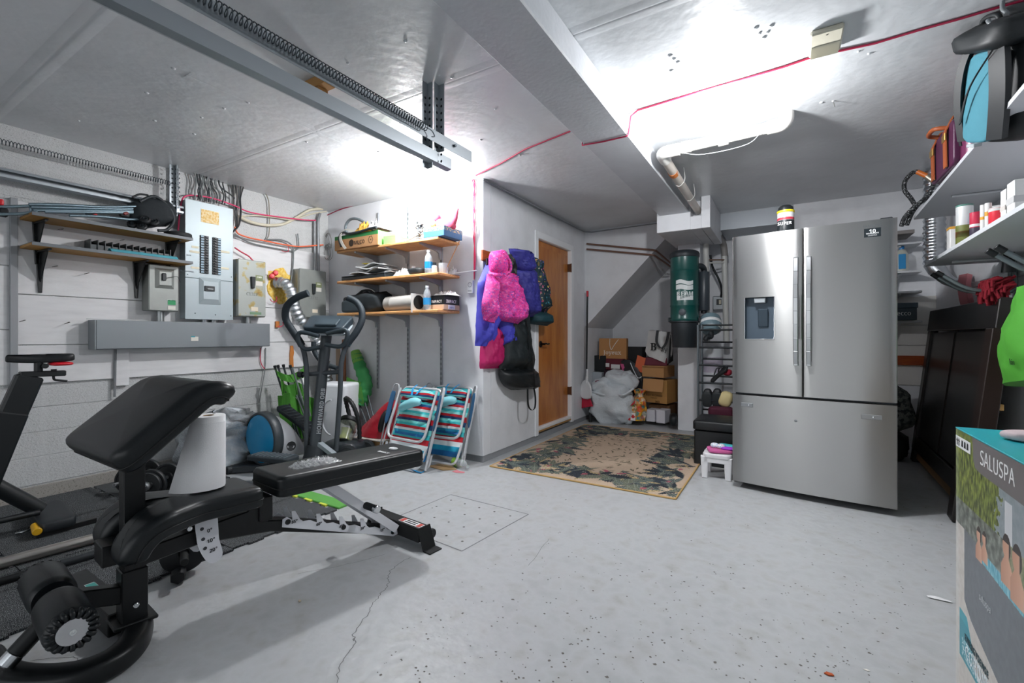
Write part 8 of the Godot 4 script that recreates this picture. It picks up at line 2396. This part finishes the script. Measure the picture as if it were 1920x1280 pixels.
func backpack() -> void:
	var blk = M("13181b", .55, 0, {"nrm": tx["leather"], "tri": 3.0, "ns": .1})
	var c = at(1862, 165, 1.92)
	var t = T("backpack", "black backpack with light blue mesh back hanging by the upper shelf", "backpack", "", c - Vector3(0, .26, 0))
	# the mesh back looks at the room; x along the wall, y up, z out
	var n = (Vector3(-.93, -.12, .22)).normalized()
	var F = Transform3D(Basis(Vector3.UP.cross(n).normalized(), n.cross(Vector3.UP.cross(n)).normalized(), n), c)
	F.basis = F.basis * Basis(Vector3.BACK, -.36)
	var nz = FastNoiseLite.new()
	nz.frequency = .05
	P(t, "pack_body", MB.new().cushion(rrect(.30, .46, .1, 6, 4), .2, .07, func(p: Vector3) -> Vector3: return F * Vector3(p.x, p.z, p.y - .2), .03), blk)
	P(t, "mesh_panel", MB.new().cushion(rrect(.19, .36, .06, 5, 4), .03, .012, func(p: Vector3) -> Vector3: return F * Vector3(p.x - .01, p.z - .03, p.y + .015), .01), M("468798", .8, 0, {"nrm": noise("mesh_n", .35, [], 256, 1, FastNoiseLite.TYPE_CELLULAR, 6.0), "tri": 10.0, "ns": 1.0}))
	for sx in [-1.0, 1.0]:
		P(t, "shoulder_strap", MB.new().strap(curve([F * Vector3(.07 * sx, .2, .05), F * Vector3((.12 if sx > 0 else -.1), .1, .065), F * Vector3((.135 if sx > 0 else -.115), -.04, .062), F * Vector3((.11 if sx > 0 else -.1), -.2, .045)], 6), F.basis * Vector3(.075 if sx > 0 else .03, 0, -.01), .022), blk)
	P(t, "centre_strap", MB.new().strap(curve([F * Vector3(.1, .14, .075), F * Vector3(.0, .02, .085), F * Vector3(-.07, -.12, .07)], 6), F.basis * Vector3(.014, .012, 0), .006), blk)
	P(t, "top_flap", MB.new().puff(F * Vector3(.01, .2, -.03), Vector3(.17, .055, .13), F.basis, .6, 26, nz, .03), blk)
	P(t, "grab_loop", MB.new().tube(curve([F * Vector3(-.05, .22, .02), F * Vector3(-.04, .27, .03), F * Vector3(.04, .27, .03), F * Vector3(.05, .22, .02)], 5), .01, 8), blk)
	P(t, "label_patch", MB.new().box(F * Vector3(.02, -.215, .06), Vector3(.05, .014, .03), F.basis, .002), M("a0a5a8", .5))
	P(t, "dangling_strap", MB.new().strap(curve([F * Vector3(-.14, .0, .02), F * Vector3(-.15, -.1, .04), F * Vector3(-.11, -.22, .04)], 5), F.basis * Vector3(.018, 0, 0), .003), blk)

func headboard() -> void:
	var bl = Vector3(.95, 0.0, -5.13)
	var ex = Vector3(-.05, 0, 1.65)
	var W = ex.length()
	var F = fr(bl, ex.cross(Vector3(.135, 1.27, .03)) * 1.0, ex)
	if F.basis.z.x > 0: F = Transform3D(Basis(F.basis.x, -F.basis.y, -F.basis.z), bl)
	if F.basis.y.y < 0: F.basis = Basis(F.basis.x, -F.basis.y, F.basis.z)
	var Hh = 1.275
	var wood = M("16110f", .38, 0, {"coat": .15})
	var t = T("headboard", "dark stained wooden headboard leaning against the right wall", "headboard", "", bl + ex * .5)
	var pl = func(x0: float, y0: float, x1: float, y1: float, z: float, th: float) -> MB: return MB.new().prism([Vector2(x0, y0), Vector2(x1, y0), Vector2(x1, y1), Vector2(x0, y1)], Transform3D(F.basis, F * Vector3(0, 0, z)), th, .004)
	P(t, "top_rail", pl.call(0, Hh - .17, W, Hh, -.01, .055), wood)
	P(t, "left_stile", pl.call(0, .1, .1, Hh - .17, -.01, .05), wood)
	P(t, "right_stile", pl.call(W - .12, .03, W, Hh - .17, -.02, .075), M("241813", .38))
	P(t, "leg", pl.call(W - .12, 0, W - .02, .3, -.02, .12), wood)
	P(t, "leg", pl.call(0.02, 0, .1, .2, -.02, .06), wood)
	for i in 3: P(t, "panel", pl.call([.112, .57, .8][i], .22, [.56, .79, W - .13][i], Hh - .18, -.005, [.03, .036, .03][i]), wood)
	P(t, "bottom_rail", pl.call(.1, .1, W - .12, .215, -.01, .05), wood)
	P(t, "pale_cleat", pl.call(.12, .03, W - .14, .09, -.03, .05), M("8a6a44", .7))
	for i in 12: P(t, "cleat_notch", pl.call(.2 + i * .11, .088, .25 + i * .11, .1, -.025, .03), M("9c7a50", .7))
	# a darker slatted frame stands behind it, nearer
	var o = T("bed_frame", "black slatted bed frame standing behind the headboard", "bed frame", "", Vector3(1.03, 0, -2.9))
	P(o, "frame_rail", MB.new().box2(Vector3(1.06, 0, -3.3), Vector3(1.12, .12, -2.2), .004).box2(Vector3(1.06, .9, -3.3), Vector3(1.12, 1.0, -2.2), .004), M("0e0e10", .5))
	for i in 7: P(o, "slat", MB.new().box2(Vector3(1.075, .12, -3.26 + i * .15), Vector3(1.105, .9, -3.2 + i * .15), .004), M("101214", .45))
	one("pale_dowel", "short pale wood dowel showing behind the headboard's edge", "dowel", MB.new().box(ox(1872, 762, 1.0), Vector3(.02, .035, .09), Basis(), .003), M("b08a50", .6))

func hooks() -> void:
	var gm = M("7f898c", .35, .6)
	var blk = blkm()
	var rail = T("wall_rail", "white metal rail on the right wall behind the bike hooks", "rail", "", Vector3(1.12, 1.42, -3.5))
	P(rail, "bar", MB.new().box2(Vector3(XR - .02, 1.40, -4.4), Vector3(XR - .002, 1.435, -2.2), .003), M("c2c5c8", .4, .4))
	for k in 2:
		var z = [-3.68, -2.78][k]
		var t = T("bike_hook", ["grey double bike hook with black tips, the far one", "grey double bike hook with black tips, the nearer one"][k], "bike hook", "bike hooks on the right wall", Vector3(1.1, 1.3, z))
		for s in [-1.0, 1.0]:
			var zz = z + s * .05
			var p = rpath([Vector3(1.1, 1.49, z + s * .02), Vector3(1.1, 1.3, zz), Vector3(.9, 1.33, zz), Vector3(.78, 1.43, zz)], .06)
			P(t, "prong", MB.new().tube(p, .011, 10), gm)
			P(t, "black_tip", MB.new().cyl(Vector3(.795, 1.418, zz), Vector3(.765, 1.443, zz), .0135, -1, 12, .002), blk)
		P(t, "top_bend", MB.new().tube(curve([Vector3(1.1, 1.485, z - .02), Vector3(1.1, 1.505, z), Vector3(1.1, 1.485, z + .02)], 5), .011, 10), gm)
	# mop head, pink cloth, clip, picture strip
	var mc = ox(1876, 545, 1.02)
	var mp = T("mop_head", "dark red string mop head hanging on the wall rail", "mop", "", mc)
	var m = MB.new()
	var rng = RandomNumberGenerator.new()
	rng.seed = 2
	for i in 170:
		var a = mc + Vector3(rng.randf_range(-.03, .04), rng.randf_range(.01, .075), rng.randf_range(-.1, .08))
		var d = Vector3(-rng.randf_range(.01, .05), -rng.randf_range(.03, .1), rng.randf_range(-.035, .03))
		m.tube([a, a + d * .5 + Vector3(-.02, .012, 0), a + d], .008, 5)
	tag(P(mp, "strings", m, M("7a0c1e", .95)), "", "", "", "stuff")
	P(mp, "mop_clip", MB.new().tube([mc + Vector3(.03, .1, .0), mc + Vector3(.03, .2, .01), mc + Vector3(.05, .26, -.02)], [.03, .022, .02], 10), blk)
	one("pink_cloth", "dusty pink cloth strip hanging behind the far bike hook", "cloth", MB.new().strap(curve([ox(1806, 514, 1.08), ox(1803, 535, 1.06), ox(1806, 560, 1.06), ox(1812, 580, 1.08)], 6), Vector3(.02, 0, .1), .03), M("a5666c", .9))
	one("picture_strip", "narrow patterned card hung on the wall rail above the mop head", "card", MB.new().box(Vector3(1.09, 1.43, -3.0), Vector3(.012, .09, .36), Basis(), .002), M("ffffff", .5, 0, {"tex": noise("pict", .05, [[0.0, "8a6a52"], [0.5, "c9b8a0"], [1.0, "7c8a70"]], 256, 4), "tri": 5.0}))
	one("white_cloth", "white cloth hanging on the right wall beside the mop head", "cloth", MB.new().strap([Vector3(1.1, 1.38, -3.05), Vector3(1.09, 1.2, -3.06), Vector3(1.1, 1.05, -3.05)], Vector3(.0, 0, .3), .01), M("d9dce2", .8))
	# green bag
	var nz = FastNoiseLite.new()
	nz.frequency = .05
	nz.seed = 12
	var c = Vector3(.97, 1.055, -2.93)
	var gb = T("green_tote", "bright green fabric tote bag hanging at the right edge", "tote bag", "", c - Vector3(0, .2, 0))
	var rows = []
	for r in 17:
		var f = r / 16.0
		var row = PackedVector3Array()
		var w = lerpf(.13, .29, pow(f, .65))
		var th = .04 + .075 * sin(PI * minf(1.0, f * .62 + .1))
		for k in 30:
			var a = TAU * k / 30
			var q = c + Vector3(sin(a) * th, .23 - .43 * f + (.045 * cos(a) * (f if f > .8 else 0.0)), cos(a) * w)
			row.append(q + Vector3(sin(a), 0, 0) * nz.get_noise_3dv(q * 110) * .03)
		rows.append(row)
	P(gb, "bag_body", MB.new().grid(rows, true).fan(rows[-1], Vector3.DOWN), M("46982a", .7, 0, {"nrm": tx["leather"], "tri": 6.0, "ns": .2, "back": "1c4410"}))
	P(gb, "handle", MB.new().strap(curve([c + Vector3(.0, .22, -.06), c + Vector3(.05, .33, -.03), c + Vector3(.08, .36, .0), c + Vector3(.05, .33, .05), c + Vector3(0, .22, .08)], 5), Vector3(.0, .01, .025), .003), M("46982a", .7))
	text(gb, "lettering", "bio", .025, fr(c + Vector3(-.115, -.11, .06), Vector3(-1, -.1, 0), Vector3.BACK), M("2a5a20", .7), "Droid Sans", .002)

func hot_tub_box() -> void:
	# printed side: coordinates s along the box from its far corner, t down from its top
	var im = Image.create(512, 512, false, Image.FORMAT_RGB8)
	var f = FastNoiseLite.new()
	f.frequency = .05
	f.fractal_octaves = 4
	for y in 512:
		for x in 512:
			var s = x / 512.0 * .8
			var t = y / 512.0 * .8
			var n = f.get_noise_2d(x, y)
			var n2 = f.get_noise_2d(x * 2.5, y * .8)
			var col = Color("7c8a90").lerp(Color("a0a8ac"), n * .5 + .5)                # house wall
			if s < .31 - t * .1 + n * .05 and t < .22: col = Color("2c3a12").lerp(Color("8c983c"), clampf(n2 + .55, 0, 1))   # hedge
			if s > .335 and s < .375 and t > .1 and t < .2: col = Color("cfd2d4")
			if t > .19 and t < .27: col = Color("4a5048").lerp(Color("8a8f86"), n + .5) if s < .33 else Color("b9a890").lerp(Color("6a7a50"), n + .5)
			var rim = .255 + s * .06
			if t > rim and t < rim + .03 and s > .17: col = Color("3f9db5").lerp(Color("a9d8e0"), clampf(n2 + .4, 0, 1))
			if t > rim + (.03 if s > .17 else 0.0) and s > .06: col = Color("5c6268").lerp(Color("747a80"), n * .4 + .5)
			if s < .07 + maxf(0.0, (t - .45)) * 1.6 and t > .26: col = Color("c3bdb4").lerp(Color("d2cdc6"), n + .5)      # sandy ground
			if t > .45 + s * .26: col = Color("c6c0b8").lerp(Color("d4cfc8"), n + .5)
			if s < .02: col = col.lerp(Color("d4dadd"), .25)
			if t > .49 and s > .03 and s < .09 + (t - .49) * .7 and t < .62: col = Color("1f8fa0") if t > .515 else Color("2aa0b0")
			if t > .56 and t < .61 and s > .05: col = Color("dfe8ea") if fmod(s * 60.0 + n * 3.0, 2.0) < .9 else col
			im.set_pixel(x, y, col)
	for q in [[.178, .236, 1.0], [.215, .232, .9], [.345, .2, 1.35], [.398, .205, 1.5], [.52, .21, 1.5]]:      # bathers printed on the box
		var k = q[2] * 640 * .019
		var cx = q[0] * 640
		var cy = q[1] * 640
		for y in range(int(cy - k * 1.4), int(cy + k * 4)):
			for x in range(int(cx - k * 2), int(cx + k * 2)):
				if x < 0 or y < 0 or x >= 512 or y >= 512: continue
				var dx = (x - cx) / k
				var dy = (y - cy) / k
				var sk = Color("c08a6e").lerp(Color("dcae92"), clampf(.5 + dx * .4, 0, 1))
				if dx * dx + dy * dy / 1.7 < .7: im.set_pixel(x, y, Color("2a1c16") if dy < -.35 or dx > .45 else sk)
				elif dy > .8 and absf(dx) < .35 + minf(dy - .8, 1.0) * .8 and dy < 3.4: im.set_pixel(x, y, sk)
	var x0 = .412
	var zc = -1.756
	var o = T("hot_tub_carton", "large printed hot tub carton in the right foreground", "carton", "", Vector3(.75, 0, -1.4))
	P(o, "box_body", MB.new().box2(Vector3(x0 + .001, .0, zc), Vector3(1.07, .799, zc + .8), .004), M("a5967e", .7))
	var fp = MB.new()
	fp.tri(Vector3(x0, .8, zc), Vector3(x0, .8, zc + .8), Vector3(x0, 0, zc + .8), Vector3.LEFT, Vector3.LEFT, Vector3.LEFT, Vector2(0, 0), Vector2(1, 0), Vector2(1, 1))
	fp.tri(Vector3(x0, .8, zc), Vector3(x0, 0, zc + .8), Vector3(x0, 0, zc), Vector3.LEFT, Vector3.LEFT, Vector3.LEFT, Vector2(0, 0), Vector2(1, 1), Vector2(0, 1))
	var sd = P(o, "printed_side", fp, M("ffffff", .35, 0, {"tex": ImageTexture.create_from_image(im)}))
	var tf = Transform3D(Basis(Vector3.BACK, Vector3.UP, Vector3.LEFT), Vector3(x0 - .0003, .8, zc))
	P(sd, "name_plate", MB.new().prism([Vector2(.136, -.001), Vector2(.52, -.001), Vector2(.52, -.06), Vector2(.5, -.084), Vector2(.19, -.08), Vector2(.155, -.074), Vector2(.143, -.055)], tf, .0008), M("6f6a6a", .4))
	text(sd, "lettering", "SALUSPA", .036, tf.translated_local(Vector3(.293, -.0395, .0012)), M("eceded", .4), "Droid Sans", .0006)
	P(sd, "symbol_strip", MB.new().box(tf * Vector3(.062, -.034, .0004), Vector3(.0008, .03, .118)), M("e4e6e6", .5))
	for i in 5:
		P(sd, "symbol", MB.new().prism([Vector2(-.003, -.01), Vector2(.003, -.01), Vector2(.003, .002), Vector2(.007, .002), Vector2(0, .011), Vector2(-.007, .002), Vector2(-.003, .002)] if i < 2 else [Vector2(-.007, -.008), Vector2(.007, -.008), Vector2(.006, .008), Vector2(-.003, .01)], tf.translated_local(Vector3(.016 + i * .021 - (.006 if i == 1 else 0.0), -.034, .0009)), .0005), M("23282b", .6))
	text(sd, "lettering", "ENERGYSENSE", .018, tf.translated_local(Vector3(.16, -.548, .0006)), M("2c4a52", .5), "Droid Sans", .0005, true)
	text(sd, "lettering", "CORONA", .032, tf.translated_local(Vector3(.17, -.582, .0006)), M("e8eef0", .5), "Droid Sans", .0005)
	text(sd, "lettering", "saluspa", .016, tf.translated_local(Vector3(.222, -.386, .0006)) , M("c4c8cc", .5), "Droid Sans", .0005)
	# turquoise top with a printed leaf swirl
	P(o, "turquoise_top", MB.new().box2(Vector3(x0 - .001, .799, zc - .002), Vector3(1.071, .803, zc + .802), .001), M("1fa5b0", .35))
	P(o, "leaf_print", MB.new().prism(osm([Vector2(-.1, 0), Vector2(0, .05), Vector2(.16, .02), Vector2(.14, -.05), Vector2(.0, -.04)], 4), Transform3D(Basis(Vector3.RIGHT, Vector3.FORWARD, Vector3.UP), Vector3(.6, .803, -1.6)), .0006), M("7a9a52", .4))
	var gl = oy(1905, 815, .815)
	one("pale_mitten", "pale pink knitted mitten lying on the printed carton", "mitten", MB.new().puff(gl + Vector3(.03, .0, 0), Vector3(.06, .012, .035), Basis(Vector3.UP, .4), .6, 20), M("c9b8ba", .95))

func litter() -> void:
	var r = oy(1757, 1122, .002)
	var g = []
	for k in 7: g.append(PackedVector3Array([r + Vector3(-.03 + k * .012, .004 * sin(k * .7), -.008 - .004 * k * .2), r + Vector3(-.028 + k * .012, .002, .01)]))
	one("paper_scrap", "curled white paper scrap on the floor before the printed carton", "paper", MB.new().sheet(g, .001), M("e8e8ea", .7))
	one("orange_chip", "small orange brown leaf chip on the foreground floor", "chip", MB.new().prism([Vector2(-.013, -.004), Vector2(.0, -.008), Vector2(.014, -.001), Vector2(.01, .006), Vector2(-.006, .007)], Transform3D(Basis(Vector3.RIGHT, -PI / 2), oy(1554, 1264, .001)), .004, .001), M("b8501e", .5))
	one("white_chip", "tiny white paint flakes on the foreground floor", "flake", MB.new().prism([Vector2(-.01, 0), Vector2(0, .005), Vector2(.009, .002), Vector2(.002, -.004)], Transform3D(Basis(Vector3.RIGHT, -PI / 2), oy(1625, 1256, .001)), .001), M("e6e2da", .7))
	one("tan_pebble", "small tan crumb on the floor in the bench's shadow", "crumb", MB.new().puff(oy(562, 1126, .004), Vector3(.006, .004, .005), Basis(), .8, 10), M("b8a894", .8))

func build_all() -> void:
	gym()
	left_things()
	end_things()
	coats()
	clutter()
	utilities()
	rug()
	fridge()
	ceiling_things()
	right_wall()
	litter()
